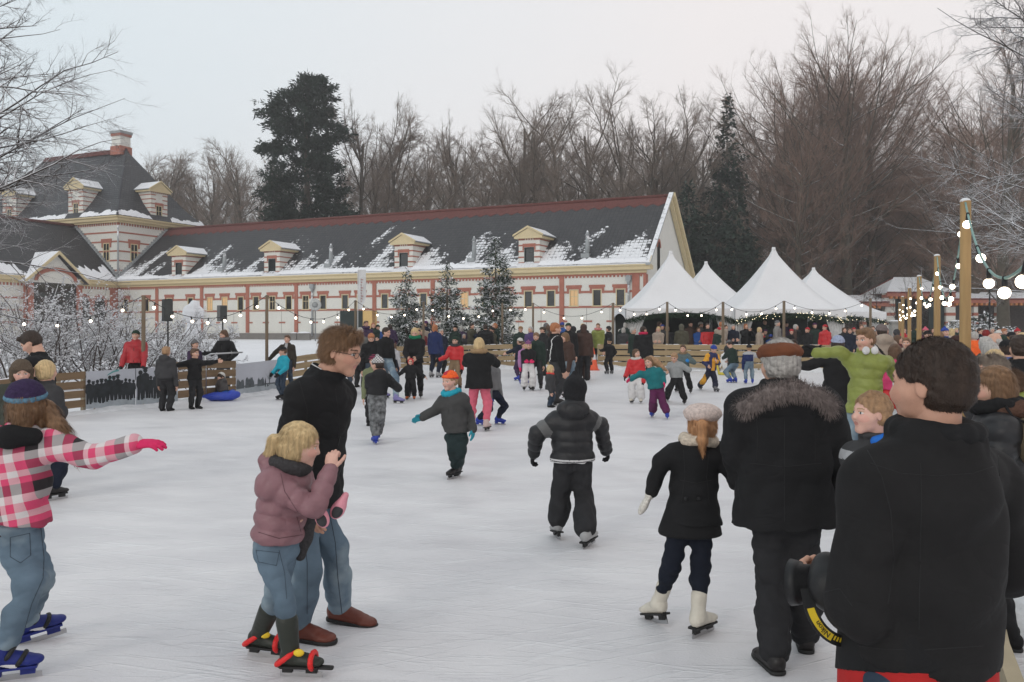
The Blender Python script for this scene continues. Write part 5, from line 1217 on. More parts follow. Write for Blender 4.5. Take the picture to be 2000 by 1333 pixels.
# ---------------------------------------------------------------- gatehouse at the avenue
gY = 78.; gx_ = lambda px: (px-1000)/FP*gY; gz_ = lambda py: EYE+(HZ-py)/FP*gY
gate = empty('gatehouse', (gx_(1795), gY, 0), label='striped brick gatehouse with snowy red roof closing the avenue', cat='building'); gx0 = gx_(1795)
M_gred = mat('gate_roof_tile', (.16,.035,.03), rough=.8, var=.3, scale=4, snow=.9, snowlo=.28, bump=.03, bscale=9)
M_gred2 = mat('gate_roof_tile_bare', (.16,.040,.034), rough=.8, var=.3, scale=4, snow=2.5, snowlo=.72, bump=.03, bscale=9)
def grx(a, b): return gx_(a)-gx0, gx_(b)-gx0
def groof(xa, xb, yt_, ye, hip=0, m=M_gred, d=5.0, name='roof'):
    x0,x1 = grx(xa,xb); b = MB(); zt_, ze_ = gz_(yt_), gz_(ye); o = .35
    b.prism([(x0-o,-.5,ze_),(x1+o,-.5,ze_),(x1-hip,d/2,zt_),(x0+hip,d/2,zt_)],(0,0,.12)); b.prism([(x0-o,d+.5,ze_),(x1+o,d+.5,ze_),(x1-hip,d/2,zt_),(x0+hip,d/2,zt_)],(0,0,.12))
    if hip:
        b.add([(x0-o,-.5,ze_),(x0-o,d+.5,ze_),(x0+hip,d/2,zt_),(x1+o,-.5,ze_),(x1+o,d+.5,ze_),(x1-hip,d/2,zt_)],[(0,2,1),(3,4,5)])
    b.build(name,[m],gate)
    b = MB(); b.box((x0-.3,-.45,ze_-.32),(x1+.3,-.1,ze_-.02)); 
    for i in range(int((x1-x0)/.45)): b.box((x0+i*.45,-.5,ze_-.52),(x0+i*.45+.2,-.12,ze_-.321),1)
    b.build('eaves_trim',[M_brick,mat('orange_corbel',(.50,.20,.07))],gate)
groof(1735,1855,541,573,hip=1.6); groof(1862,2120,571,586,m=M_gred); groof(1625,1726,577,592,m=M_gred2)
def pier(xa, xb, yt_):
    x0,x1 = grx(xa,xb); b = MB(); zt_ = gz_(yt_); b.box((x0,-.02,-.1),(x1,.7,zt_))
    z = .5
    while z < zt_-.2: b.box((x0-.02,-.05,z),(x1+.02,.72,z+.28),1); z += .82
    b.build('pier',[M_wall,M_brick],gate)
for a in [(1729,1748,573),(1848,1866,573),(1902,1910,588),(1950,1960,588),(2010,2020,588),(1685,1692,594),(1640,1646,594)]: pier(*a)
M_giw = mat('gate_inner_wall',(.10,.09,.085),var=.3); M_gdw = mat('dark_window',(.03,.03,.032),rough=.3)
for (xa,xb,ya,yb,zt_,m_,nm) in ((1748,1755,.1,.2,580,M_dark,'gate_leaf'),(1815,1845,.1,.2,590,M_dark,'gate_leaf'),(1866,2120,4.2,4.4,587,M_giw,'inner_wall'),(1770,1845,4.25,4.35,578,M_giw,'inner_wall'),(1866,1884,.3,.4,590,M_gdw,'window'),(1962,1975,.3,.4,590,M_gdw,'window')):
    x0,x1 = grx(xa,xb); b = MB(); b.box((x0,ya,0),(x1,yb,gz_(zt_))); b.build(nm,[m_],gate)
b = MB(); x0,x1 = grx(1750,1770)
for i in range(10): b.tube([(x0+i*.11+.4,.15,0),(x0+i*.11+.4,.15,gz_(582))],.02,5)
b.build('railings',[M_dark],gate)
for i,(x,l) in enumerate(((1747,'grey stone gate post left of the avenue'),(1868,'grey stone gate post right of the avenue'))):
    b = MB(); Y=66.; X=(x-1000)/FP*Y; z = EYE+(HZ-628)/FP*Y; b.box((-.32,-.32,-.1),(.32,.32,z-.12)); b.box((-.42,-.42,z-.12),(.42,.42,z)); b.ball((0,0,z),.4,m=1,sc=(1,1,.25)); o=b.build('gate_post',[mat('grey_stone',(.28,.27,.25),var=.15),M_snow]); o.location=(X,Y,0); tag(o,l,'post')

# ---------------------------------------------------------------- rink fences
M_plank = mat('fence_plank', (.33,.245,.14), rough=.85, var=.22, scale=3, bump=.002, bscale=40, stretch=(.3,.3,4))
M_plankb = mat('fence_plank_brown', (.19,.128,.075), rough=.85, var=.22, scale=3, bump=.002, bscale=40, stretch=(.3,.3,4))
M_fpost = mat('fence_post_wood', (.30,.26,.19), rough=.9, var=.25, scale=5)
def fence(pts, htop, label, nb=4, m=M_plank, snowcap=True, gap=.42, z0=.08):
    """horizontal plank fence along pts [(x,y,top)]"""
    root = empty('wooden_fence', (pts[0][0],pts[0][1],0), label=label, cat='fence', group='plank fences round the rink'); o = A(pts[0][0],pts[0][1],0)
    bb = MB(); sn = MB(); r = np.random.default_rng(int(abs(pts[0][0]*10)))
    for (p, q) in zip(pts[:-1], pts[1:]):
        p0, q0 = A(p[0],p[1],0)-o, A(q[0],q[1],0)-o; d = unit(q0-p0); n = A(-d[1],d[0],0)*.012; L = np.linalg.norm(q0-p0); k_ = max(1,round(L/1.8))
        for i in range(k_+1):
            c = p0+(q0-p0)*i/k_; hh_ = p[2]+(q[2]-p[2])*i/k_
            pm = MB(); t_ = A(d[0]*.035,d[1]*.035,0); n2 = A(-d[1],d[0],0)*.07
            pm.add([c-t_+n, c+t_+n, c+t_+n+n2, c-t_+n+n2]+[v+A(0,0,hh_+.0) for v in (c-t_+n, c+t_+n, c+t_+n+n2, c-t_+n+n2)],[(0,3,2,1),(4,5,6,7),(0,1,5,4),(1,2,6,5),(2,3,7,6),(3,0,4,7)]); pm.build('fence_post',[M_fpost],root)
        pitch = 1/nb
        for j in range(nb):
            za, zb_ = j*pitch+pitch*gap*.5, (j+1)*pitch
            def zz(h, f): return z0+(h-z0)*f
            jit = r.uniform(-.008,.008)
            V = [p0-n*1.0+A(0,0,zz(p[2],za)+jit), q0-n+A(0,0,zz(q[2],za)+jit), q0-n+A(0,0,zz(q[2],zb_)+jit), p0-n+A(0,0,zz(p[2],zb_)+jit)]; V += [v+n*1.95 for v in V]
            bb.add(V,[(0,1,2,3),(7,6,5,4),(0,4,5,1),(1,5,6,2),(2,6,7,3),(3,7,4,0)])
            if snowcap:
                x = 0
                while x < L:
                    l2 = r.uniform(.08,.5); 
                    if r.uniform() < .45 and x+l2 < L:
                        f0, f1 = x/L, (x+l2)/L; zt_ = lambda f: zz(p[2]+(q[2]-p[2])*f, zb_)+jit
                        a, c = p0+(q0-p0)*f0, p0+(q0-p0)*f1; hs_ = r.uniform(.008,.022); 
                        sn.add([a-n+A(0,0,zt_(f0)), c-n+A(0,0,zt_(f1)), c+n+A(0,0,zt_(f1)), a+n+A(0,0,zt_(f0)), (a+d*l2*.2)+A(0,0,zt_(f0)+hs_), (c-d*l2*.2)+A(0,0,zt_(f1)+hs_)],[(0,1,5,4),(2,3,4,5),(1,2,5),(3,0,4)])
                    x += l2
        cp = MB(); 
    bb.build('planks',[m],root)
    if sn.v: sn.build('lying_snow',[M_snow],root,kind='stuff')
    return root
def PF(x, yb, yt): Y = GY(yb); return ((x-1000)/FP*Y, Y, EYE-(yt-HZ)/FP*Y)
fence([(-18.,10.8,.88),PF(-5,827,742),PF(117,812,729),PF(166,806,726)], 0, 'brown plank fence at the far left before the first picture banner', m=M_plankb)
fence([PF(345,790,708),PF(402,783,706),PF(460,777,706)], 0, 'short brown plank fence between the two picture banners', m=M_plankb)
fence([PF(545,764,703),PF(600,755,693),PF(660,745,685),PF(745,729,678)], 0, 'plank fence behind the man with glasses')
fence([PF(752,727,677),PF(860,723,676),PF(1000,721,673),PF(1158,721,673)], 0, 'pale plank fence along the far side left of the orange cone')
fence([PF(1168,722,673),PF(1300,724,673),PF(1405,726,674),PF(1560,727,674),PF(1640,727,674)], 0, 'pale plank fence along the far side in front of the tents', nb=4)
fence([(right_x(y)+.04,y,1.02) for y in (33.4,26.,19.6,14.8)], 0, 'plank fence running along the crowd on the right side', snowcap=False)
fence([(right_x(y)+.06,y,.95) for y in (14.6,11.,8.7)], 0, 'nearest plank fence section beside the tall lamp post', snowcap=False)
b = MB(); pts = [(right_x(y)+.09-.27*min(1,(8.3-y)/3.5),y) for y in (8.3,6.,4.4,3.3,2.2,1.0)]
for (p,q) in zip(pts[:-1],pts[1:]): b.prism([(p[0]-.04,p[1],-.03),(p[0]+.04,p[1],-.03),(p[0]+.04,p[1],.13),(p[0]-.04,p[1],.13)],(q[0]-p[0],q[1]-p[1],0))
tag(b.build('kerb_board',[mat('pale_board',(.42,.35,.24),var=.15,scale=3)]),'pale wooden edging board between ice and snow, lower right','board')
# picture banners with an old photograph of skaters
M_ban = mat('banner_print_sky', (.44,.46,.51), rough=.35, var=.10, scale=1.1); M_sil = mat('banner_print_figures', (.022,.026,.030), rough=.35, var=.5, scale=7); M_bmid = mat('banner_print_trees', (.07,.085,.095), rough=.35, var=.5, scale=9); M_bic = mat('banner_print_ice', (.33,.37,.40), rough=.35, var=.25, scale=5)
M_bteal = mat('banner_print_logo', (.10,.28,.28), rough=.4)
def banner(P0, P1, label, figs, kind):
    p0, p1 = A(*P0), A(*P1); d = unit(A(p1[0]-p0[0],p1[1]-p0[1],0)); L = np.linalg.norm((p1-p0)[:2]); n = A(d[1],-d[0],0); o = A(p0[0],p0[1],0)
    zt = lambda x: p0[2]+(p1[2]-p0[2])*x/L
    def pt(x, z, off): return o+d*x+n*(.03+off)+A(0,0,z)
    root = empty('picture_banner', o, label=label, cat='banner', group='picture banners on the rink fence')
    b = MB(); b.prism([pt(0,.07,0)-o,pt(L,.07,0)-o,pt(L,zt(L),0)-o,pt(0,zt(0),0)-o],tuple(n*.012)); b.build('banner_sheet',[M_ban],root)
    q = MB(); r = np.random.default_rng(kind+3)
    def flat(pl, off, m): q.add([pt(x,z,off)-o for x,z in pl],[tuple(range(len(pl)))],m)
    hz = lambda x: zt(x)*.36
    flat([(0,.08),(L,.08),(L,hz(L)*.78),(0,hz(0)*.78)],.0125,2)
    if kind == 0:
        for f in figs:
            x, s = f; z0 = hz(x)*.62+r.uniform(-.03,.03); h_ = s; w_ = s*.23
            pl = [(x-w_*.5,z0),(x-w_*.1,z0),(x,z0+h_*.25),(x+w_*.1,z0),(x+w_*.5,z0),(x+w_*.55,z0+h_*.45),(x+w_*.75,z0+h_*.5),(x+w_*.6,z0+h_*.78),(x+w_*.2,z0+h_*.84),(x-w_*.2,z0+h_*.84),(x-w_*.6,z0+h_*.78),(x-w_*.7,z0+h_*.5),(x-w_*.5,z0+h_*.4)]
            flat(pl,.014+r.uniform(0,.0015),0)
            flat([(x+.085*h_*math.cos(a),z0+h_*.92+.085*h_*math.sin(a)) for a in np.linspace(0,6.283,9)[:-1]],.0165,0)
            if r.uniform() < .6: flat([(x-.12*h_,z0+h_*.965),(x+.12*h_,z0+h_*.965),(x+.07*h_,z0+h_*1.03),(x-.07*h_,z0+h_*1.03)],.017,0)
        for yy_, xx_ in ((.80,1.05*L/2.6),(.66,1.02*L/2.6)):
            z = zt(xx_)*yy_+.05; flat([(xx_,z),(xx_+.16,z+.07),(xx_+.30,z+.09),(xx_+.28,z+.14),(xx_+.12,z+.09),(xx_+.02,z+.03)],.0135,3)
    else:
        for i in range(26):
            x = r.uniform(.05,L*.6); h_ = r.uniform(.12,.26); z0 = hz(x)*.78; flat([(x-.07,z0-.03),(x+.07,z0-.03),(x+.05,z0+h_*.7),(x+.01,z0+h_),(x-.05,z0+h_*.7)],.013+r.uniform(0,.002),1)
        for tx in (L*.72,L*.9):
            for i in range(26): 
                a = r.uniform(.3,2.8); l2 = r.uniform(.1,.42); x = tx+math.cos(a)*.04; flat([(x-.006,hz(x)*.78+.12),(x+.006,hz(x)*.78+.12),(x+math.cos(a)*l2,hz(x)*.78+.12+math.sin(a)*l2)],.0135+r.uniform(0,.002),1)
            flat([(tx-.03,hz(tx)*.7),(tx+.03,hz(tx)*.7),(tx+.02,hz(tx)+.2),(tx-.02,hz(tx)+.2)],.0135,1)
        x = L*.62; flat([(x-.02,.18),(x+.03,.18),(x+.05,.3),(x+.02,.44),(x-.03,.3)],.016,0); flat([(x+.1,.17),(x+.2,.2),(x+.12,.26)],.016,0); flat([(0,.25),(L,.23),(L,.27),(0,.28)],.0148,1)
    q.build('printed_picture',[M_sil,M_bmid,M_bic,M_bteal],root)
    for i in range(3):
        x = L*(i+.5)/3; s = MB(); s.tube([pt(x,-.02,-.0)-o,pt(x,.08,-.0)-o],.018,6); s.build('stake',[M_fpost],root)
rb = np.random.default_rng(9)
banner(PF(166,806,726),PF(262,797,720),'picture banner with a row of dark old-time skaters and teal emblem',[(x,rb.uniform(.40,.54)) for x in np.arange(.06,1.2,.098)],0)
banner(PF(264,797,720),PF(345,790,715),'picture banner with a few tall dark figures, partly behind the boy',[(.10,.66),(.22,.68),(.36,.5),(.50,.62),(.62,.5),(.75,.48),(.86,.5),(.97,.5)],0)
banner(PF(457,777,712),PF(547,764,702),'picture banner showing bare trees and a lone skater beside the handrail',[],1)
# metal handrail gate
b = MB(); a0, a1 = PF(402,783,700), PF(424,781,699); b.tube([(a0[0],a0[1],0),(a0[0],a0[1],a0[2]+.05),(a0[0]+.1,a0[1]+.05,a0[2]+.1),(a1[0]+.5,a1[1]+.4,a1[2]+.12)],.02,8); tag(b.build('handrail',[MT['steel']]),'thin metal handrail at the gap in the left fence','rail')

# ---------------------------------------------------------------- poles, festoon lights
M_pole = mat('pole_wood', (.34,.22,.10), rough=.8, var=.25, scale=4, bump=.003, bscale=30, stretch=(3,3,.35))
M_pole2 = mat('weathered_pole', (.17,.13,.09), rough=.85, var=.25, scale=4, stretch=(3,3,.35))
M_cable = mat('mint_cable', (.17,.31,.28), rough=.45, var=.1); M_cabled = mat('dark_cable', (.03,.035,.035), rough=.5)
M_bulb = glow('bulb_glow', (1.0,.86,.66), 7.0); M_sock = mat('socket_black', (.012,.012,.013), rough=.5)
def pole(x, yt, Y, r, label, m, snow=True, group='wooden light poles', z0=0):
    X = (x-1000)/FP*Y; z = EYE+(HZ-yt)/FP*Y; root = empty('light_pole',(X,Y,z0),label=label,cat='pole',group=group)
    b = MB(); b.tube([(0,0,-.1),(0,0,z*.5),(.005,.0,z)],[r*1.05,r,r*.96],14); b.build('post',[m],root)
    if snow: b = MB(); b.ball((0,0,z),r*.95,nu=10,nv=6,sc=(1,1,.6)); b.build('snow_cap',[M_bank],root)
    return A(X,Y,z)
def string(p, q, nb, label, sag, cr, br, mc=M_cabled, group='strings of light bulbs', drop=.05, t0=0, seed=0, tmax=1):
    root = empty('light_string', p, label=label, cat='string lights', group=group); rs = np.random.default_rng(seed)
    f = lambda t: (q-p)*t+A(0,0,-sag*4*t*(1-t))
    b = MB(); b.tube([f(t) for t in np.linspace(0,tmax,22)],cr,7); b.build('cable',[mc],root)
    for i in range(nb):
        t = (i+.6+t0)/nb*.96; 
        if t > tmax: continue
        c = f(t); sw = A(rs.uniform(-.3,.3),rs.uniform(-.3,.3),-1)*1.0; sw = unit(sw)
        s = MB(); s.tube([c+A(0,0,cr),c+sw*(br*.9),c+sw*(br*1.3+drop)],[br*.42,br*.5,br*.42],8); s.tube([c-unit(f(t+.01)-f(t))*br*.5,c+unit(f(t+.01)-f(t))*br*.5],cr+br*.16,8); so_ = s.build('socket',[M_sock],root)
        s = MB(); cc = c+sw*(br*1.9+drop); s.ball(cc,br,nu=14,nv=9); s.build('bulb',[M_bulb],root)
near = [(1885,393,8.5,.053,'tall honey coloured post nearest the camera on the right'),(1830,500,14.8,.055,'second honey coloured post in the right row'),(1795,540,19.6,.055,'third post in the right row, before the gatehouse door'),(1776,563,26,.055,'fourth post in the right row'),(1763,580,33,.06,'fifth post in the right row'),(1757,592,41,.06,'sixth and smallest post in the right row')]
NP = [pole(*n, M_pole) for n in near]
p0 = A(1.62,2.0,3.02)
string(NP[0], p0, 7, 'string of big bulbs sagging from the nearest post towards the camera', .95, .010, .038, mc=M_cable, drop=.03, tmax=.62, t0=-.25, seed=2)
for i,(a,b_) in enumerate(zip(NP[:-1],NP[1:])): string(a, b_, [9,8,8,8,8][i], ['string of bulbs between the first and second right post','string of bulbs between the second and third right post','string of bulbs between the third and fourth right post','string of bulbs between the fourth and fifth right post','string of bulbs between the fifth and sixth right post'][i], [.85,.7,.8,.8,.8][i], .010, .030, mc=M_cable if i < 2 else M_cabled, drop=.03, seed=i+3)
far = [(280,578,21.5,.05,'grey pole behind the man in the red jacket'),(521,577,24.6,.045,'brown pole above the boy in turquoise'),(694,587,34,.05,'pole beside the white flag'),(827,590,37.6,.05,'pole between the first two small spruces'),(981,592,38.6,.05,'pole in front of the tallest small spruce'),(1041,592,38.4,.05,'pole right of the tallest small spruce'),
       (1197,592,37.6,.06,'pole at the left corner of the first tent'),(1303,590,37.0,.055,'pole before the middle of the first tent'),(1412,590,36.6,.06,'reddish pole between the two front tents'),(1531,588,36.0,.06,'pole before the right half of the tallest tent'),(1700,583,40,.06,'pole right of the last tent')]
FPs = [pole(*n, M_pole2, snow=False, group='far light poles') for n in far]
pl = A(*W(-120,560,21)); string(pl, FPs[0], 6, 'string of bulbs in front of the snowy shrubs at left', .75, .008, .034, seed=20)
nm_ = ['left fence lights between grey and brown poles','lights above the head of the man with glasses','lights left of the first small spruce','lights crossing the two left small spruces','lights crossing the tallest small spruce','lights before the right end of the stable','first sagging lights across the first tent','second sagging lights across the first tent','lights across the left of the tallest tent','lights across the right of the tallest tent']
for i,(a,b_) in enumerate(zip(FPs[:-1],FPs[1:])): string(a, b_, [7,6,5,5,2,4,4,4,4,5][i], nm_[i], [.62,.72,.55,.6,.25,.6,.42,.5,.45,.5][i], .009, .038, seed=30+i)
# loudspeakers on stands
for i,(x,yt,yb_,Y,lb) in enumerate(((328,585,641,24.5,'dark loudspeaker on a black stand behind the banner'),(435,597,628,27,'grey loudspeaker on a thin stand behind the long haired woman'))):
    X=(x-1000)/FP*Y; zt_=EYE+(HZ-yt)/FP*Y; z1_=EYE+(HZ-(585+43 if i == 0 else yb_))/FP*Y
    root = empty('loudspeaker',(X,Y,0),.5,label=lb,cat='loudspeaker',group='loudspeakers on stands')
    b=MB(); b.prism([(-.11,-.14,z1_),(.11,-.14,z1_),(.15,.14,z1_),(-.15,.14,z1_)],(0,0,zt_-z1_)); b.build('cabinet',[mat('speaker_%d'%i,[(.03,.035,.036),(.13,.13,.13)][i],rough=.5)],root)
    b=MB(); b.box((-.095,-.155,z1_+.03),(.095,-.142,zt_-.03)); b.build('grille',[mat('speaker_grille',(.05,.055,.055),rough=.6)],root)
    b=MB(); b.tube([(0,0,0),(0,0,z1_)],.022,8); b.build('stand_pole',[M_sock],root)
    for a in (0,2.1,4.2): b=MB(); b.tube([(0,0,.7),(math.cos(a)*.5,math.sin(a)*.5,0)],.014,6); b.build('leg',[M_sock],root)
# white beach flag beside the stable door
X,Y,_=at(702,44); z1_=EYE+(HZ-527)/FP*Y; root=empty('beach_flag',(X,Y,0),label='tall narrow white flag with faint red lettering by the stable door',cat='flag')
b=MB(); b.tube([(-.08,0,0),(-.08,0,z1_)],.02,7); b.build('pole',[mat('white_metal',(.6,.6,.6))],root)
V=[];Fc=[]
for j in range(13):
    t=j/12; z=z1_-t*2.05; wl=.40-.20*max(0,t-.7)/.3
    for i in range(5): u=i/4; V.append((-.06+u*wl, .03*math.sin(u*4+t*7), z+ (0 if i else 0)))
for j in range(12):
    for i in range(4): a=j*5+i; Fc.append((a,a+1,a+6,a+5))
fl=link('flag_cloth',npmesh('flag_cloth',V,Fc,[mat('flag_white',(.62,.62,.62),rough=.7,var=.06,scale=3)]),root)
b=MB()
for j in range(9):
    z=z1_-.55-j*.14; b.box((.08,-.045,z),(.2-.04*(j%3),-.043,z+.05)); b.box((.08,-.045,z),(.105,-.043,z+.09))
b.build('flag_print',[mat('faint_red_print',(.45,.25,.24))],root)
# round lamp, dish, low things before the stable
X,Y,_=at(616,60,0); b=MB(); b.tube([(0,0,.9),(0,0,3.2)],.04,8); b.ball((0,0,3.45),.42,m=1,nu=16,nv=10,sc=(1,.35,1)); b.tube([(0,-.16,3.45),(0,-.2,3.45)],[.2,.12],12,m=0); o=b.build('round_spotlight',[mat('grey_metal',(.25,.26,.26),rough=.5,metal=.3),mat('pale_lens',(.42,.43,.42),rough=.3)]); o.location=(X,Y,0); tag(o,'round floodlight on a short stand before the stable wall','floodlight')
X,Y,_=at(1933,50,0); root=empty('street_lamp',(X,Y,0),label='slim dark lamp post before the right gate wing',cat='street lamp'); b=MB(); b.tube([(0,0,0),(0,0,EYE+(HZ-548)/FP*Y)],[.07,.04],8); b.build('post',[M_sock],root); b=MB(); z=EYE+(HZ-548)/FP*Y; b.lathe((0,0,z),[(.05,0),(.16,.1),(.2,.3),(.05,.42),(.0,.46)],10); b.build('lantern',[mat('lantern_glass',(.15,.14,.13),rough=.3)],root)
X,Y,_=at(377,41,0); s=Sdf(); zt_=EYE+(HZ-596)/FP*Y
s.cone((0,0,0),(0,0,.9),.42,.40,.1); s.cone((0,0,.9),(.03,0,1.9),.40,.30,.15); s.ell((0,0,zt_-.55),(.50,.36,.42),None,.15); s.ell((.05,0,zt_-.15),(.24,.24,.2),None,.1); V,Fq=s.mesh(.05,fold=.03,fscale=5)
o=link('snow_figure',npmesh('snow_figure',V,Fq,[M_snow])); o.location=(X,Y,.15); tag(o,'tall lumpy snow figure standing before the stable wall','snow sculpture')
for i,(x,Y,w_) in enumerate(((594,62,.9),(574,62,.5))):
    X=(x-1000)/FP*Y; b=MB(); b.box((-w_/2,-.3,0),(w_/2,.3,.5)); b.ball((0,0,.5),w_*.55,m=1,sc=(1,.6,.25)); o=b.build('snow_capped_box',[M_plinth,M_snow]); o.location=(X,Y,float(terrain_z(np.array(X),np.array(Y)))); tag(o,['low dark box with snow cap before the plinth','smaller snow capped box beside the dark box'][i],'box')
# orange cone and white board beyond the ice
X,Y,_=at(1159,36.2,0); root=empty('traffic_cone',(X,Y,0),label='orange traffic cone standing at the gap in the far fence',cat='cone'); b=MB(); b.lathe((0,0,.03),[(.21,0),(.03,.88),(.025,.92),(0,.92)],16); b.build('cone_body',[mat('cone_orange',(.75,.12,.05),rough=.5)],root); b=MB(); b.box((-.24,-.24,0),(.24,.24,.035)); b.build('base_plate',[mat('cone_base',(.6,.10,.05))],root); b=MB(); b.lathe((0,0,.45),[(.125,0),(.085,.22)],16); b.build('reflective_band',[mat('cone_band',(.6,.6,.6))],root)
# skating aids: penguin and blue seal
X,Y,_=at(1421,32.5,0); root=empty('penguin_skating_aid',(X,Y,0),label='black and white penguin shaped skating aid on a yellow base',cat='skating aid')
s=Sdf(); s.ell((0,0,.52),(.22,.20,.46),None,.05); s.ell((0,-.02,1.0),(.13,.13,.15),None,.08); s.cone((0,-.13,1.0),(-.02,-.26,.97),.035,.012,.02); s.cone((-.2,0,.75),(-.27,.02,.3),.05,.03,.04); s.cone((.2,0,.75),(.27,.02,.3),.05,.03,.04); V,Fq=s.mesh(.018)
link('penguin_body',npmesh('penguin_body',V,Fq,[M_sock,mat('aid_white',(.65,.65,.65),rough=.4)],mi=((V[Fq].mean(1)[:,0] < -.06)&(np.abs(V[Fq].mean(1)[:,2]-.5) < .35)).astype(int)),root)
s=Sdf(); s.cone((-.3,-.1,.05),(.15,-.1,.05),.05,.05,.03); s.cone((-.3,.1,.05),(.15,.1,.05),.05,.05,.03); s.cone((-.32,0,.05),(-.45,0,.55),.04,.03,.03); V,Fq=s.mesh(.018); link('runner_base',npmesh('runner_base',V,Fq,[mat('aid_yellow',(.6,.5,.06),rough=.4)]),root)
X,Y,_=at(441,21.0,0); s=Sdf(); s.ell((0,0,.11),(.34,.17,.11),None,.05); s.cone((-.2,0,.1),(-.5,0,.08),.1,.06,.05); s.cone((.25,0,.15),(.36,0,.16),.12,.08,.05); V,Fq=s.mesh(.015); o=link('blue_sled_seat',npmesh('blue_sled_seat',V,Fq,[mat('blue_plastic',(.03,.06,.38),rough=.35)])); o.location=(X,Y-.25,0); tag(o,'bright blue plastic seal shaped sliding seat on the ice','skating aid')
# ---------------------------------------------------------------- the people, foreground first
blk = cl('black_cloth', (.0125,.0125,.0135)); blk2 = cl('charcoal_cloth', (.022,.022,.024)); blks = cl('black_padded_nylon', (.016,.016,.018), 'shiny')
navy = cl('navy_cloth', (.012,.016,.030)); dgrey = cl('dark_grey_cloth', (.045,.045,.048)); grey = cl('grey_cloth', (.16,.16,.165)); lgrey = cl('light_grey_cloth', (.36,.36,.37)); beige = cl('beige_cloth', (.33,.27,.22))
den = cl('faded_denim', (.115,.165,.215),'denim'); dend = cl('dark_denim', (.03,.045,.07),'denim'); white = cl('white_cloth', (.62,.61,.61)); cream = cl('cream_knit', (.56,.46,.42),'knit')
red = cl('red_nylon', (.48,.018,.022),'shiny'); pink = cl('hot_pink_fleece', (.62,.03,.12)); lpink = cl('light_pink_nylon', (.66,.27,.33),'shiny'); teal = cl('teal_fleece', (.015,.14,.155)); purple = cl('purple_cloth', (.10,.02,.07)); dpurp = cl('dark_purple_cloth', (.05,.03,.07))
lime = cl('lime_nylon', (.215,.245,.055),'shiny'); turq = cl('turquoise_fleece', (.02,.30,.40)); mauve = cl('mauve_nylon', (.225,.115,.13),'shiny'); brown = cl('brown_cloth', (.06,.035,.028)); olive = cl('olive_cloth', (.07,.065,.045)); dgreen = cl('dark_green_cloth', (.018,.032,.026))
blue = cl('blue_cloth', (.03,.09,.30)); orange = cl('orange_knit', (.80,.12,.03),'knit'); yellow = cl('yellow_cloth', (.65,.32,.04)); bluep = cl('blue_skate_plastic', (.02,.045,.33),'shiny'); leather = cl('brown_leather', (.13,.035,.022),'shiny'); blackleather = cl('black_leather', (.014,.012,.012),'shiny')
whiteboot = cl('white_skate_leather', (.60,.56,.48),'shiny'); rubberg = cl('green_rubber_boot', (.022,.026,.020),'shiny'); redp = cl('red_plastic', (.65,.02,.02),'shiny'); silverp = cl('grey_skate_plastic', (.12,.12,.125),'shiny')
def hm(n, c): return mat(n, c, rough=.55, var=.35, scale=70, bump=.002, bscale=260, stretch=(1,1,.12), spec=.3)
h_brown = hm('brown_hair', (.10,.055,.032)); h_dark = hm('dark_hair', (.035,.022,.016)); h_blond = hm('blond_hair', (.52,.38,.20)); h_sandy = hm('sandy_hair', (.33,.20,.11)); h_red = hm('ginger_hair', (.36,.14,.06)); h_grey = hm('grey_hair', (.38,.36,.34)); h_straw = hm('strawberry_hair', (.48,.25,.12))
h_lbrown = hm('light_brown_hair', (.17,.095,.05))
knitb = cl('black_knit', (.016,.016,.018),'knit'); knitg = cl('grey_knit', (.13,.13,.135),'knit'); knitgr = cl('green_knit', (.02,.04,.028),'knit'); knitp = cl('purple_knit', (.09,.03,.10),'knit'); knitw = cl('white_knit', (.55,.53,.5),'knit'); knitblue = cl('blue_knit', (.03,.06,.28),'knit'); knitr = cl('red_knit', (.42,.03,.04),'knit')
def plaid():
    m = bpy.data.materials.new('pink_plaid'); m.use_nodes = True; t = m.node_tree; b = t.nodes['Principled BSDF']; L = t.links.new; b.inputs['Roughness'].default_value = .9
    tc = t.nodes.new('ShaderNodeTexCoord'); sp = t.nodes.new('ShaderNodeSeparateXYZ'); mp = t.nodes.new('ShaderNodeMapping'); mp.inputs['Rotation'].default_value = (0,.16,0); L(tc.outputs['Object'], mp.inputs[0]); L(mp.outputs[0], sp.inputs[0])
    def stripe(o, off, sc, stops):
        a = t.nodes.new('ShaderNodeMath'); a.operation = 'MULTIPLY_ADD'; a.inputs[1].default_value = sc; a.inputs[2].default_value = off; L(o, a.inputs[0])
        f = t.nodes.new('ShaderNodeMath'); f.operation = 'FRACT'; L(a.outputs[0], f.inputs[0])
        c = t.nodes.new('ShaderNodeValToRGB'); c.color_ramp.interpolation = 'CONSTANT'; e = c.color_ramp.elements; e[0].position = 0; e[0].color = (*stops[0][1],1); e[1].position = stops[1][0]; e[1].color = (*stops[1][1],1)
        for p, q in stops[2:]: n = e.new(p); n.color = (*q,1)
        L(f.outputs[0], c.inputs[0]); return c.outputs[0]
    W_, P_, K_ = (.62,.58,.58), (.62,.06,.15), (.018,.014,.016)
    h_ = stripe(sp.outputs['X'], .2, 4.8, [(0,W_),(.22,P_),(.45,K_),(.70,W_),(.82,P_)]); v_ = stripe(sp.outputs['Z'], .1, 4.8, [(0,P_),(.22,W_),(.42,K_),(.68,P_),(.84,W_)])
    mx = t.nodes.new('ShaderNodeMixRGB'); mx.inputs[0].default_value = .5; L(h_, mx.inputs[1]); L(v_, mx.inputs[2]); L(mx.outputs[0], b.inputs['Base Color']); return m
def obj_sdf(J, s, name, m, h=None, parent=None, **k):
    V, Fq = s.mesh(h or J['hh']); return link(name, npmesh(name, J['rel'](V), Fq, m if isinstance(m, list) else [m]), parent or J['root'], **k)
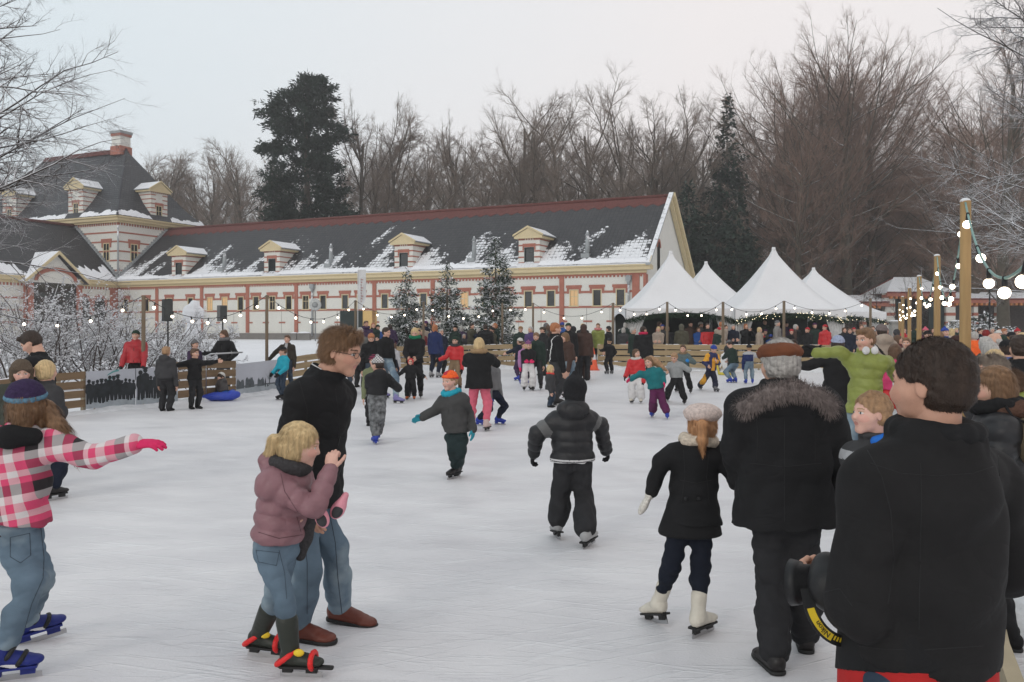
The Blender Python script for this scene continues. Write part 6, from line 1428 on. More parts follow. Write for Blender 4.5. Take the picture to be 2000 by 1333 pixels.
def obj_mb(J, b, name, m, parent=None):
    o = b.build(name, m, None); V = np.array([v.co for v in o.data.vertices]); V = J['rel'](V); o.data.vertices.foreach_set('co', V.astype(np.float32).ravel()); o.data.update(); o.parent = parent or J['root']; return o
def fur_ring(J, pts, rad, m, name, cnt, ln, wid, h=None, seed=1):
    s = Sdf(); s.chain(pts, [rad]*len(pts), .01); V, Fq = s.mesh(h or max(J['hh'],.006), fold=.004, fscale=30)
    o = link(name, npmesh(name, J['rel'](V), Fq, [m]), J['root'])
    Va, Fa = strands(V, Fq, cnt, ln, wid, lambda P, N: N*.6+A(0,0,-.3), seed, spreadv=.9); link('fur_hair', npmesh('fur_hair', J['rel'](Va), Fa, [m]), o); return o
G = 'skaters in the foreground'
# 1 girl in the plaid jacket
from mathutils.bvhtree import BVHTree
def kid(J, *names): return [c for c in J['root'].children if c.name.split('.')[0] in names]
def seam(J, obj, px, r=.0016, m=None, name='seam', off=0, close=False):
    """a stitched line lying on a garment: points are found on its surface and joined by a fine cord"""
    o_ = A(*J['root'].location); me = obj.data; vs = [Vector(A(*v.co)+o_) for v in me.vertices]; bv = BVHTree.FromPolygons(vs, [tuple(p.vertices) for p in me.polygons])
    if close: px = list(px)+[px[0]]
    run = []; runs = []
    for (a, b_) in zip(px[:-1], px[1:]):
        n_ = max(2, int(math.hypot(b_[0]-a[0], b_[1]-a[1])/5))
        for i in range(n_+1):
            t = i/n_; d = Vector(W(a[0]+(b_[0]-a[0])*t, a[1]+(b_[1]-a[1])*t, 1.0))-Vector((0,0,EYE)); d.normalize(); h_ = bv.ray_cast(Vector((0,0,EYE)), d)
            if h_[0] is None or (run and np.linalg.norm(A(*h_[0])-run[-1]) > .06): 
                if len(run) > 2: runs.append(run)
                run = []
            if h_[0] is not None: run.append(A(*h_[0])+A(*h_[1])*off)
    if len(run) > 2: runs.append(run)
    if not runs: return None
    for q in runs:
        b = MB(); b.tube(q, r, 5); so_ = b.build(name, [m or MT['rubber']], None); vv = np.array([v.co for v in so_.data.vertices])-o_; so_.data.vertices.foreach_set('co', vv.astype(np.float32).ravel()); so_.data.update(); so_.parent = obj; return so_
M_seamd = mat('seam_dark', (.004,.004,.004), rough=.9); M_seamj = mat('seam_denim', (.045,.06,.08), rough=.9); M_seamm = mat('seam_mauve', (.10,.05,.06), rough=.9); M_seamg = mat('seam_grey', (.020,.020,.021), rough=.9)
J = person('girl in pink, black and white plaid jacket gliding off the left edge', 45, 742, Y=4.4, f=160, hf=-165, j=dict(head=(52,790,0), hip=(22,1010,.02), hR=(262,868,-.02), eR=(180,892,-.02), sR=(100,868,0), hL=(-75,905,.1), fR=(78,1252), fL=(22,1328), kR=(78,1130,.02), kL=(62,1140,-.1), dR=(1,0,.05), nR=(0,.3,-1)),
    top=plaid(), th=.03, hem=.03, legs=den, slim=.92, feet='skate_blue', shoe=cl('navy_skate_plastic',(.012,.022,.17),'shiny'), hair='long', hairc=h_lbrown, hat='beanie', hatc=cl('indigo_knit',(.035,.022,.06),'knit'), glove=pink, gr=G, fd=dict(R=(125,-8),L=(110,0)), wd=1.08,
    hatzone=lambda Pc,c,B,hs: (((Pc-c)@B[2]-.18*((Pc-c)@B[1]))/hs < .27).astype(int), hat2=[cl('light_blue_knit',(.10,.20,.28),'knit')], collar=True)
tr = kid(J,'trousers')[0]; seam(J, tr, [(78,1015),(86,1090),(84,1130),(62,1180),(45,1240)], .0022, M_seamj); seam(J, tr, [(20,1050),(58,1042),(60,1085),(40,1100),(20,1088)], .0018, M_seamj, 'pocket', close=True)
s = Sdf(); s.ec(J['hip']-A(0,0,.045), J['hip']-A(0,0,-.03), (.135,.115), (.135,.11), J['S'], .02); obj_sdf(J, s, 'waistband', cl('dark_brown_rib',(.035,.018,.016)), h=.012)
for n in 'RL':
    fF2, fU, fS = J['ff'+n]; ft = J['f'+n]
    for (o_, u_) in ((.045,.10),(-.005,.135)):
        s = Sdf(); c0 = ft+fU*u_+fF2*o_; s.chain([c0+fS*.046*math.cos(a)+(fU*.030)*math.sin(a)+fF2*.02*math.sin(a) for a in np.linspace(-.6,3.7,10)], [.011]*10, .005); obj_sdf(J, s, 'skate_strap', MT['rubber'], h=.005)
    s = Sdf(); s.ec(ft+fU*.075+fF2*.03+fS*.034, ft+fU*.10-fF2*.06+fS*.034, (.016,.006), (.012,.005), fU, .01); obj_sdf(J, s, 'skate_flash', white, h=.005)
s = Sdf(); P_h = [W(88,800,4.45),W(112,835,4.42),W(128,868,4.4),W(140,893,4.38)]; s.chain(P_h,[.05,.045,.032,.012],.02); V, Fq = s.mesh(.006, fold=.006, fscale=40); ho = link('hair', npmesh('hair', J['rel'](V), Fq, [h_lbrown]), J['root']); Va, Fa = strands(V, Fq, 900, .09, .0012, lambda P_, N_: np.tile(unit(A(.6,0,-.75)),(len(P_),1)), 4, spreadv=.25); link('hair_strands', npmesh('hair_strands', J['rel'](Va), Fa, [h_lbrown]), ho)
s = Sdf(); s.chain([J['neck']+A(-.06,-.1,-.02), J['neck']+A(.0,-.12,-.015), J['neck']+A(.09,-.07,-.02)], [.05,.055,.045], .03); obj_sdf(J, s, 'fleece_collar', blk, h=.008)
# 2 man with glasses
J = person('tall man with glasses, curly brown hair and black coat, leaning forward', 625, 628, Y=4.85, f=72, hf=74, tilt=12, j=dict(head=(668,688,0), neck=(634,737,.02), hip=(594,980,.02), fR=(600,1252), fL=(680,1218), kR=(602,1110,-.05), kL=(655,1075,.12), hR=(600,985,-.14), eR=(566,885,-.14), hL=(630,950,.1), eL=(625,880,.25)),
    top=blk, hem=.03, kind='coat', th=.042, legs=den, slim=.86, shoe=leather, flare=.014, hair='short', hairc=h_lbrown, gr=G, skin=1, hscale=1.06, fd=dict(R=(72,0),L=(78,6)), wd=1.15)
P = J['P']; hs = J['hs']; b = MB()
for g_ in (-1,1):
    ring = [P(.145*g_+.105*math.cos(a), .43+.02*math.cos(a)*0, .015+.062*math.sin(a)) for a in np.linspace(0,6.283,15)]; b.tube(ring, .0016, 5)
    b.tube([P(.25*g_,.43,.03),P(.33*g_,.2,.03),P(.345*g_,-.05,.02)], .0018, 5)
b.tube([P(-.04,.45,.03),P(.04,.45,.03)], .0016, 5); obj_mb(J, b, 'glasses', [M_sock])
s = Sdf(); nk = J['neck']; s.chain([nk+J['S']*.075+J['ax']*.03, nk-J['cF']*.075+J['ax']*.045, nk-J['S']*.075+J['ax']*.03], [.022]*3, .02); obj_sdf(J, s, 'coat_collar', blk, h=.006)
b = MB(); b.tube([nk+J['S']*.085+J['ax']*.048+J['cF']*.02, nk+J['S']*.06-J['cF']*.06+J['ax']*.065, nk-J['cF']*.09+J['ax']*.07], .003, 6); obj_mb(J, b, 'collar_piping', [white])
tr = kid(J,'trousers')[0]; seam(J, tr, [(640,985),(655,1060),(660,1130),(668,1200)], .0024, M_seamj); seam(J, tr, [(590,1010),(600,1100),(600,1200)], .0024, M_seamj)
jk = kid(J,'coat')[0]; seam(J, jk, [(585,745),(600,800),(598,860)], .0022, M_seamg); seam(J, jk, [(655,760),(662,830),(655,900)], .0024, M_seamg)
# 3 girl in mauve jacket
J = person('blond girl in mauve padded jacket holding the man with glasses by the arm', 558, 822, Y=4.38, f=66, hf=98, tilt=12, j=dict(head=(588,870,0), neck=(562,912,0), hip=(540,1062,0), fR=(585,1322), fL=(518,1284), kR=(556,1175,-.06), kL=(540,1160,.05), hR=(645,918,-.06), eR=(612,992,-.13), hL=(578,990,.05), eL=(570,960,.12), dR=(.1,.1,1), nR=(.2,1,0), cR=1.5),
    top=mauve, kind='puffer', th=.027, topq=.075, hem=.015, legs=den, slim=.84, cuffup=.11, feet='skate_strap', shoe=rubberg, hair='pony', hairc=h_blond, scarf=cl('charcoal_knit_scarf',(.045,.043,.045),'knit'), gr=G, hood=True, fd=dict(R=(85,0),L=(82,3)), wd=.94, hscale=1.02, skin=2)
tr = kid(J,'trousers')[0]; seam(J, tr, [(545,1075),(556,1120),(560,1170)], .0018, M_seamj); seam(J, tr, [(500,1075),(545,1080),(540,1105),(505,1098)], .0016, M_seamj, 'pocket', close=True)
jk = kid(J,'padded_jacket')[0]; seam(J, jk, [(505,1040),(545,1052),(590,1045)], .0022, M_seamm); seam(J, jk, [(548,925),(556,960),(575,990),(585,1005)], .0018, M_seamm); seam(J, jk, [(580,1010),(588,1040)], .002, M_seamm, 'pocket')
for n in 'RL':
    a_, k_ = J['a'+n], J['k'+n]; s = Sdf(); s.cone(a_, a_+(k_-a_)*.62, .044, .056, .02); obj_sdf(J, s, 'boot_shaft', rubberg, h=.008)
    fF2, fU, fS = J['ff'+n]; ft = J['f'+n]
    for (p0_, p1_, m_) in ((-.065,.075,redp),(.07,.10,redp)):
        s = Sdf(); c0 = ft+fU*(.10 if p0_ < 0 else .085)+fF2*p0_
        n_ = 12
        ring = [c0+fS*.048*math.cos(a)+(fU*.038+fF2*(.05 if p0_ < 0 else 0))*math.sin(a) for a in np.linspace(0,6.283,n_+1)]
        s.chain(ring, [.013]*(n_+1), .005); obj_sdf(J, s, 'red_strap', m_, h=.006)
    s = Sdf(); s.ec(ft+fU*.055-fF2*.10, ft+fU*.05+fF2*.17, (.030,.012), (.022,.009), fS, .01); obj_sdf(J, s, 'skate_plate', MT['rubber'], h=.006)
    s = Sdf(); s.ell(ft+fU*.135+fF2*.01+fS*.04, A(.028,.012,.02)); obj_sdf(J, s, 'yellow_buckle', cl('yellow_plastic',(.75,.52,.03),'shiny'), h=.005)
for i,(x,y,d_,an) in enumerate(((629,1012,-.10,.35),(660,996,-.06,-.55))):
    c = W(x,y,4.38+d_); M3 = np.stack([A(math.cos(an),0,math.sin(an)), A(0,1,0), A(-math.sin(an),0,math.cos(an))],1)
    s = Sdf(); s.ell(c, A(.036,.022,.052), M3, .01); s.cone(c+M3[:,2]*.03, c+M3[:,2]*.075+A(.0,0,.01), .020,.016,.02); V, Fq = s.mesh(.005); o = link('mitten', npmesh('mitten', J['rel'](V), Fq, [lpink]), J['root'])
    s = Sdf(); s.ell(c+A(0,-.012,-.006), A(.027,.018,.038), M3, .01); V, Fq = s.mesh(.005); link('mitten_palm', npmesh('mitten_palm', J['rel'](V), Fq, [dgrey]), o)
s = Sdf(); s.cone(W(612,975,4.42), W(592,1050,4.45), .05, .045, .03); s.cone(W(592,1050,4.45), W(586,1085,4.46), .045, .03, .03); obj_sdf(J, s, 'scarf_end', cl('charcoal_knit_scarf',(.045,.043,.045),'knit'), h=.008)
# 4 boy in black padded jacket
def bandzone(Pc, J):
    z = np.zeros(len(Pc), int)
    for n in 'RL':
        a, b_ = J['s'+n], J['e'+n]; ab = b_-a; t = (Pc-a)@ab/(ab@ab); d = np.linalg.norm(Pc-a-t[:,None]*ab, axis=1); z[(t > .42)&(t < .82)&(d < .085)&(np.abs((Pc-J['neck'])@J['S']) > .13)] = 1
    q = (Pc-J['hip'])@J['ax']; z[(q < .035)&(np.abs((Pc-J['hip'])@J['S']) < .3)&(np.abs(q-.005) < .006)] = 2; z[(np.abs(q-.024) < .006)&(np.abs((Pc-J['hip'])@J['S']) < .2)] = 2; return z
J = person('boy in black padded jacket with grey sleeve bands skating away mid rink', 1115, 733, yf=1060, f=180, hf=168, tilt=14, roll=-4, j=dict(head=(1124,768,0), hip=(1118,900,0), neck=(1118,802,-.02), hL=(1042,888,.08), eL=(1050,848,-.02), hR=(1184,878,.1), eR=(1172,832,0), fL=(1088,1052), fR=(1150,1068), kL=(1095,965,.1), kR=(1140,965,.08), cL=.9, cR=.9),
    top=blks, kind='puffer', th=.038, topq=.085, hem=.03, legs=cl('dark_ski_pants',(.028,.028,.030)), flare=.034, feet='skate_white', shoe=cl('pale_skate',(.35,.35,.35),'shiny'), hair=None, hat='point', hatc=knitb, glove=knitb, hood=True, gr=G, zone=bandzone, top2=[dgrey if False else cl('mid_grey_nylon',(.12,.12,.12),'shiny'), white], wd=.98, fd=dict(L=(190,8),R=(150,-5)), hscale=1.08)
s = Sdf(); c = J['neck']-J['cF']*.03+A(0,0,.02); M3 = np.stack([J['S'], J['cF'], A(0,0,1)],1); s.ell(c-J['cF']*.05, A(.135,.085,.085), M3, .02); s.ell(c-J['cF']*.13+A(0,0,.03), A(.08,.03,.04), M3, .02, 's'); obj_sdf(J, s, 'jacket_hood', blks, h=.009)
tr = kid(J,'trousers')[0]; seam(J, tr, [(1118,905),(1117,930)], .002, M_seamd); seam(J, tr, [(1075,965),(1105,972)], .002, M_seamg); seam(J, tr, [(1128,970),(1160,962)], .002, M_seamg)
# 5 girl with the beret
J = person('girl in short black coat, cream beret and white figure skates', 1345, 786, Y=4.93, f=178, hf=168, j=dict(head=(1372,826,0), neck=(1362,868,0), hip=(1350,1010,0), hL=(1272,962,.05), eL=(1292,905,-.02), sL=(1318,888,0), sR=(1408,888,0), hR=(1436,945,.0), eR=(1425,918,-.05), fL=(1283,1218), fR=(1372,1240), kL=(1312,1100,.0), kR=(1368,1110,0), dL=(-.5,0,-.85)),
    top=blk, kind='coat', th=.020, hem=.045, slim=.74, cuffup=.05, legs=cl('navy_tights',(.010,.013,.022)), feet='skate_white', shoe=whiteboot, hair='pony', hairc=h_straw, hat='beret', hatc=cream, glove=cl('white_mitten',(.60,.57,.52),'knit'), mitt=True, scarf=cl('cream_scarf',(.55,.47,.38),'knit'), gr=G, fd=dict(L=(-150,15),R=(135,0)), hscale=1.0)
s = Sdf(); s.ec(J['hip']+J['ax']*.16, W(1348,1040,4.93), (.118,.09), (.185,.14), A(1,0,0), .05); s.cut(W(1348,1044,4.93), A(0,0,-1)); obj_sdf(J, s, 'coat_skirt', blk, h=.009); 
for n in 'LR': s = Sdf(); a_ = J['a'+n]; s.cone(a_-A(0,0,.01), a_+(J['k'+n]-a_)*.42, .038, .046, .02); obj_sdf(J, s, 'boot_shaft', whiteboot, h=.008)
b = MB()
for dx in (-.035,.035): b.ball(J['hip']+A(dx-.02,-.125,.13), .011)
obj_mb(J, b, 'coat_buttons', [M_sock])
jk = kid(J,'coat')[0]; seam(J, jk, [(1335,880),(1338,930),(1330,985)], .0018, M_seamg); seam(J, jk, [(1385,880),(1380,930),(1385,985)], .0018, M_seamg); seam(J, jk, [(1328,938),(1360,944),(1390,938)], .0022, M_seamg, 'half_belt')
# 6 man with fur hood
J = person('broad man in long black parka with grey fur hood trim and brown cap', 1530, 665, Y=4.5, f=180, hf=182, tilt=6, j=dict(head=(1522,713,0), neck=(1528,760,-.02), hip=(1535,985,0), hL=(1444,938,.12), eL=(1440,880,.02), hR=(1632,948,.05), eR=(1640,880,0), fL=(1504,1303), fR=(1572,1263), kL=(1508,1140,0), kR=(1570,1120,0), cR=.5),
    top=blk, kind='coat', th=.05, hem=.085, legs=blk2, flare=.012, shoe=blackleather, hair='crop', hairc=h_grey, hat='flat', hatc=cl('brown_suede_cap',(.14,.05,.025)), glove=blackleather, gr=G, wd=1.28, fd=dict(L=(185,0),R=(165,0)), hscale=1.08)
cx = J['neck']; pts = [cx+A(r_*math.cos(a), -.02+r_*.62*math.sin(a)-.10, .01-.085*abs(math.cos(a))**1.5) for a in np.linspace(math.pi*1.06, math.pi*1.94, 13) for r_ in (.205,)]
pts = [cx+A(-.215,.02,-.12)]+[cx+A(.225*math.cos(a), -.055+.115*math.sin(a), .005-.10*abs(math.cos(a))**2) for a in np.linspace(math.pi*1.0, math.pi*2.0, 13)]+[cx+A(.215,.02,-.12)]
fur_ring(J, pts, .036, mat('grey_fur',(.20,.165,.155),rough=.9,var=.4,scale=40), 'fur_trim', 7000, .042, .0011)
s = Sdf(); s.ell(cx+A(0,-.10,-.085), A(.20,.075,.085), None, .02); s.ell(cx+A(0,-.03,.0), A(.12,.10,.07), None, .03); obj_sdf(J, s, 'parka_hood', blk, h=.01)
jk = kid(J,'coat')[0]; seam(J, jk, [(1465,905),(1530,912),(1605,905)], .0020, M_seamg); seam(J, jk, [(1475,780),(1480,850),(1478,900)], .0020, M_seamg); seam(J, jk, [(1590,780),(1592,850),(1592,905)], .0020, M_seamg); seam(J, jk, [(1532,820),(1532,1020)], .0018, M_seamg)
# 7 big man in the right foreground with a camera
J = person('dark haired man in black jacket nearest the camera at right, seen from behind', 1815, 657, Y=2.0, f=-150, hf=-138, tilt=3, j=dict(head=(1815,752,0), neck=(1830,868,-.02), hip=(1788,1300,.02), sL=(1726,950,-.04), sR=(1925,940,.16), hL=(1652,1176,.09), eL=(1678,1185,-.06), hR=(1830,1130,.40), eR=(1962,1105,.20), dL=(-.42,.88,.15), nL=(.2,.3,.95), cL=1.0),
    top=cl('black_softshell',(.0135,.013,.0135)), th=.036, hem=.0, slim=.78, legs=dend, shoe=blackleather, hair='crop', hairc=h_dark, gr=G, wd=.87, skin=1, hscale=.83, fold=.016, fsc=7, armk=.008)
hp = J['hip']; s = Sdf(); s.ec(hp+A(0,0,-.08), hp+A(0,0,.14), (.178,.184), (.172,.166), J['S'], .01); s.cut(A(0,1.86,.998), A(0,-.34,-1)); s.cut(hp+A(0,0,.15), A(0,0,1)); obj_sdf(J, s, 'jacket_hem', blk, h=.006)
s = Sdf(); s.ec(hp+A(0,0,-.14), hp+A(0,0,.06), (.171,.178), (.171,.172), J['S'], .01); s.cut(hp+A(0,0,-.14), A(0,0,-1)); s.cut(hp+A(0,0,.06), A(0,0,1)); obj_sdf(J, s, 'red_shirt', cl('red_shirt_cloth',(.38,.02,.02)), h=.006)
s = Sdf(); nk = J['neck']; n_ = 14
for i in range(n_): 
    q_ = lambda a: nk+J['S']*.083*math.cos(a)+J['cF']*.078*math.sin(a)+J['ax']*(.028-.012*math.sin(a))
    s.cone(q_(6.283*i/n_), q_(6.283*(i+1)/n_), .022, .022, .01)
obj_sdf(J, s, 'stand_collar', blk, h=.005)
jk = kid(J,'jacket')[0]; M_s2 = mat('seam_charcoal', (.019,.019,.020), rough=.9)
for ln in ([(1600,1160),(1640,1150),(1665,1185)],[(1694,880),(1722,930),(1740,1000),(1746,1095),(1735,1180)],[(1798,905),(1800,985),(1797,1100),(1795,1230)],[(1950,890),(1956,1000),(1952,1100)],[(1655,1252),(1720,1262),(1800,1264),(1918,1256)],[(1700,905),(1760,925),(1830,930),(1900,925),(1960,905)],[(1655,1258),(1720,1268),(1800,1270),(1918,1262)]): seam(J, jk, ln, .0011, M_s2)
b = MB()
s = Sdf(); pass
cc = W(1582,1140,2.10)     # the photo camera in his left hand
cam_root = empty('photo_camera', cc, label='black photo camera with big lens hood held by the nearest man', cat='camera')
dl = unit(A(-.80,.58,-.10)); up_c = A(0,0,1); 
def csdf(s, name, m, h=.004, par=None): V, Fq = s.mesh(h); return link(name, npmesh(name, V-cc, Fq, [m]), par or cam_root)
M_cam = mat('camera_black', (.012,.012,.013), rough=.45, bump=.0006, bscale=400)
b = MB(); ax_ = dl; 
b.tube([cc+ax_*-.03, cc+ax_*.02, cc+ax_*.021, cc+ax_*.045],[.046,.046,.052,.057],26); b.tube([cc+ax_*.0455, cc+ax_*.0465],[.052,.052],26,m=1); o=b.build('lens',[M_cam,mat('lens_glass',(.02,.02,.03),rough=.05)],None); o.data.transform(Matrix.Translation(-Vector(cc))); o.parent = cam_root
s = Sdf(); Mc = np.stack([dl, unit(np.cross(up_c,dl)), up_c],1); s.ell(cc-dl*.045+A(0,.01,.0), A(.042,.078,.062), Mc, .01); s.ell(cc-dl*.045+A(0,.0,.05), A(.03,.032,.028), Mc, .02); s.ell(cc-dl*.045+A(0,-.055,.0), A(.045,.025,.052), Mc, .02); csdf(s,'camera_body',M_cam)
# camera strap hanging in a loop, black and yellow with the maker's lettering
pts = [W(1575,1150,2.05),W(1583,1188,2.03),W(1594,1213,2.02),W(1609,1233,2.02),W(1628,1247,2.02),W(1648,1252,2.03),W(1668,1240,2.06)]
P_ = []
for i in range(len(pts)-1):
    a,b_,c_,d_ = pts[max(i-1,0)],pts[i],pts[i+1],pts[min(i+2,len(pts)-1)]
    for t in np.linspace(0,1,8)[:-1]: P_.append(.5*((2*b_)+(-a+c_)*t+(2*a-5*b_+4*c_-d_)*t*t+(-a+3*b_-3*c_+d_)*t**3))
P_ = np.array(P_); T_ = np.gradient(P_,axis=0); T_ /= np.linalg.norm(T_,axis=1)[:,None]; view = A(0,-1,0); Wd = np.cross(T_, view); Wd /= np.linalg.norm(Wd,axis=1)[:,None]; hw_ = .0145
def ribbon(nm, i0, i1, w0, w1, off, m, par=None):
    V = []; Fc = []
    for i in range(i0,i1): 
        for w_ in (w0,w1): V.append(P_[i]+Wd[i]*w_+view*off-cc)
        for w_ in (w1,w0): V.append(P_[i]+Wd[i]*w_+view*(off-.0012)-cc)
    for i in range(i1-i0-1):
        a = i*4
        for p_,q_ in ((0,1),(1,2),(2,3),(3,0)): Fc.append((a+p_,a+q_,a+4+q_,a+4+p_))
    return link(nm, npmesh(nm, V, Fc, [m], smooth=False), par or cam_root)
st = ribbon('strap',0,len(P_),-hw_,hw_,0,M_cam); M_cy = mat('strap_yellow',(.62,.44,.02),rough=.6)
ribbon('strap_patch',7,28,-.0085,.0085,.0018,M_cy,st)
for q_ in range(28,40,2): ribbon('strap_bar',q_,q_+2,-.0075,.0035,.0018,M_cy,st)
tx = bpy.data.curves.new('txt','FONT'); tx.body = 'Nikon'; tx.size = .0185; tx.extrude = .0004; to = bpy.data.objects.new('tmp_text', tx); C.objects.link(to); bpy.context.view_layer.update()
me = bpy.data.meshes.new_from_object(to.evaluated_get(bpy.context.evaluated_depsgraph_get())); bpy.data.objects.remove(to); me.materials.append(M_sock)
cum = np.concatenate([[0],np.cumsum(np.linalg.norm(np.diff(P_,axis=0),axis=1))]); s0 = cum[int(np.argmin(np.linalg.norm(P_-W(1619,1242,2.02),axis=1)))]
for v in me.vertices:
    sx_ = s0-v.co[0]; p_ = A(*[np.interp(sx_,cum,P_[:,k]) for k in range(3)]); w_ = A(*[np.interp(sx_,cum,Wd[:,k]) for k in range(3)]); v.co = Vector(p_+w_*(v.co[1]-.0062)+view*(.0030+v.co[2])-cc)
link('strap_lettering', me, st)
# 8 boy with blond brush cut
J = person('boy with blond brush cut in grey vest, in profile by the nearest man', 1715, 756, Y=3.95, f=-72, hf=-80, tilt=-2, j=dict(head=(1700,808,0), neck=(1716,860,.02), hL=(1730,990,-.02), hR=(1735,990,.1)), top=cl('grey_black_vest',(.05,.05,.052)), th=.03, legs=dend, shoe=blackleather, hair='crop', hairc=h_sandy, gr=G, skin=2, hscale=.84,
    zone=lambda Pc,J: (np.abs((Pc-J['neck'])@J['ax']+.075) < .022).astype(int), top2=[lgrey])
s = Sdf(); nk = J['neck']; s.chain([nk+A(-.045,-.075,.005), nk+A(.03,-.085,.02), nk+A(.09,-.03,.035), nk+A(.10,.04,.03)], [.024,.034,.044,.034], .02); obj_sdf(J, s, 'blue_hood', cl('bright_blue_fleece',(.02,.13,.48)), h=.006)
# 9 lime jacket boy
J = person('boy in lime green jacket with white headphones, arms stretched out', 1690, 641, Y=9.5, f=-30, hf=-62, tilt=6, j=dict(hip=(1688,800,0), hR=(1592,689,.15), eR=(1640,688,.05), hL=(1752,740,.1), eL=(1733,708,0), dR=(-1,.2,0)), top=lime, kind='puffer', wd=.92, th=.03, hem=.05, topq=.11, legs=den, shoe=blk, hair='short', hairc=h_lbrown, glove=blk, gr=G, hscale=1.03)
nk = J['neck']; b = MB(); b.tube([nk+A(-.09,-.03,.07), nk+A(-.07,.06,.09), nk+A(.02,.09,.10), nk+A(.09,.04,.09), nk+A(.08,-.06,.06)], .012, 8); obj_mb(J, b, 'headphone_band', [white])
for d_ in (-.045,.05): s = Sdf(); s.ell(nk+A(d_-.01,-.105,.03), A(.042,.03,.046)); obj_sdf(J, s, 'headphone_cup', white, h=.008)
# 10-12 left edge group
G2 = 'people by the left fence'
person('dark haired man in black coat bending his head, at left', 82, 643, Y=10.6, f=-70, hf=-75, tilt=38, j=dict(head=(60,670,0), neck=(78,694,.0), hR=(85,790,-.2), hL=(60,790,.1)), top=blk, th=.03, hem=.06, kind='coat', legs=blk2, shoe=blk, hairc=h_dark, gr=G2, hscale=1.12)
person('child in brown fur brimmed hat looking back, at left edge', 28, 702, Y=8.6, f=20, hf=35, tilt=12, j=dict(head=(42,728,0)), top=cl('green_brown_coat',(.05,.055,.045)), th=.03, legs=blk, shoe=blk, hair='bob', hairc=h_lbrown, hat='ushanka', hatc=cl('brown_fur',(.10,.075,.055),'knit'), gr=G2, skin=2)
person('child in black cap between two bareheaded heads at left', 66, 696, Y=9.4, f=150, top=blk, legs=blk, shoe=blk, hair=None, hat='helmet', hatc=knitb, gr=G2)
person('blond child in grey jacket with a pink glove, seen from behind at left', 92, 704, yf=975, f=155, hf=165, j=dict(hR=(124,800,.1),hL=(80,790,.2)), top=dgrey, th=.025, hem=.04, legs=navy, flare=.03, feet='skate_black', shoe=blackleather, hair='bun', hairc=h_blond, glove=pink, gr=G2)
# around the left fence
J = person('man in red jacket and dark green beanie standing behind the banner', 265, 645, Y=21.6, f=5, hf=8, top=cl('wine_red_nylon',(.36,.018,.025),'shiny'), th=.04, hem=.02, legs=blk, shoe=blk, hair=None, hat='beanie', hatc=knitgr, glove=blk, gr=G2, j=dict(hR=(237,716,-.2), hL=(280,716,-.3)), wd=1.1)
person('boy in grey jacket standing with his back turned at the banner', 325, 677, yf=803, f=175, top=dgrey, th=.035, hem=.03, legs=blk2, shoe=blk, hairc=h_sandy, hair='short', gr=G2, hood=True, flare=.01)
person('boy in black coat pointing right by the short plank fence', 381, 681, yf=799, f=50, hf=60, top=blk, hem=.05, th=.025, legs=blk2, shoe=blk, hairc=h_brown, gr=G2, j=dict(hL=(424,706,-.2), dL=(1,0,0), hR=(366,708,-.1)))
person('person in grey bobble hat and purple coat behind the short fence', 381, 664, Y=22.5, f=60, top=dpurp, legs=blk, shoe=blk, hair=None, hat='pombeanie', hatc=knitg, gr=G2)
person('woman with long brown hair and grey scarf at the handrail', 437, 645, Y=22.4, f=-15, hf=-35, tilt=20, top=blk, th=.025, legs=dgrey, shoe=blk, hair='long', hairc=h_brown, glove=blk, scarf=knitg, gr=G2, j=dict(hR=(403,691,-.2), eR=(415,690,0), hL=(448,703,-.2)))
person('child in dark brown jacket and white hat crouching over the blue sliding seat', 437, 737, Y=20.9, f=150, tilt=50, top=cl('brown_grey_nylon',(.04,.035,.035),'shiny'), th=.03, legs=blue, shoe=blk, hair=None, hat='beanie', hatc=knitw, gr=G2, j=dict(H=1.15, head=(432,737,.15), hip=(439,768,-.05), fR=(452,793,0), fL=(415,793,0), kR=(455,765,.3), kL=(418,765,.3), hR=(444,790,.3), hL=(424,790,.3)))
person('youth in open brown jacket leaning on the brown pole', 561, 655, Y=24.8, f=-5, top=cl('dark_brown_jacket',(.035,.028,.022)), th=.03, legs=dend, shoe=blk, hairc=h_brown, gr=G2, j=dict(hR=(523,705,-.1), eR=(537,690,.1)), zone=lambda Pc,J: (np.abs((Pc-J['neck'])@J['S']) < .035).astype(int)*((Pc-J['neck'])@J['F'] > 0), top2=[lgrey])
person('boy in turquoise jacket and black cap at the picture banner', 552, 677, Y=21.0, f=-45, hf=-60, tilt=10, top=turq, th=.035, legs=dend, feet='skate_black', shoe=blackleather, hair=None, hat='cap', hatc=knitb, glove=blk, gr=G2, pose='low')
person('dark clad skater half hidden behind the man with glasses', 676, 684, yf=768, f=30, top=blk, legs=dend, feet='skate_black', shoe=blackleather, hairc=h_dark, hair='short', gr=G2)

haze = MB(); haze.box((-165,-3.5,-1.2),(165,310,44)); hz_m = bpy.data.materials.new('haze_air'); hz_m.use_nodes = True; hn = hz_m.node_tree; hn.nodes.remove(hn.nodes['Principled BSDF'])
pv = hn.nodes.new('ShaderNodeVolumePrincipled'); pv.inputs['Color'].default_value = (.93,.92,.93,1); pv.inputs['Density'].default_value = .0012; pv.inputs['Anisotropy'].default_value = .2
hn.links.new(pv.outputs[0], hn.nodes['Material Output'].inputs['Volume']); ho_ = haze.build('haze',[hz_m]); tag(ho_, kind='stuff')
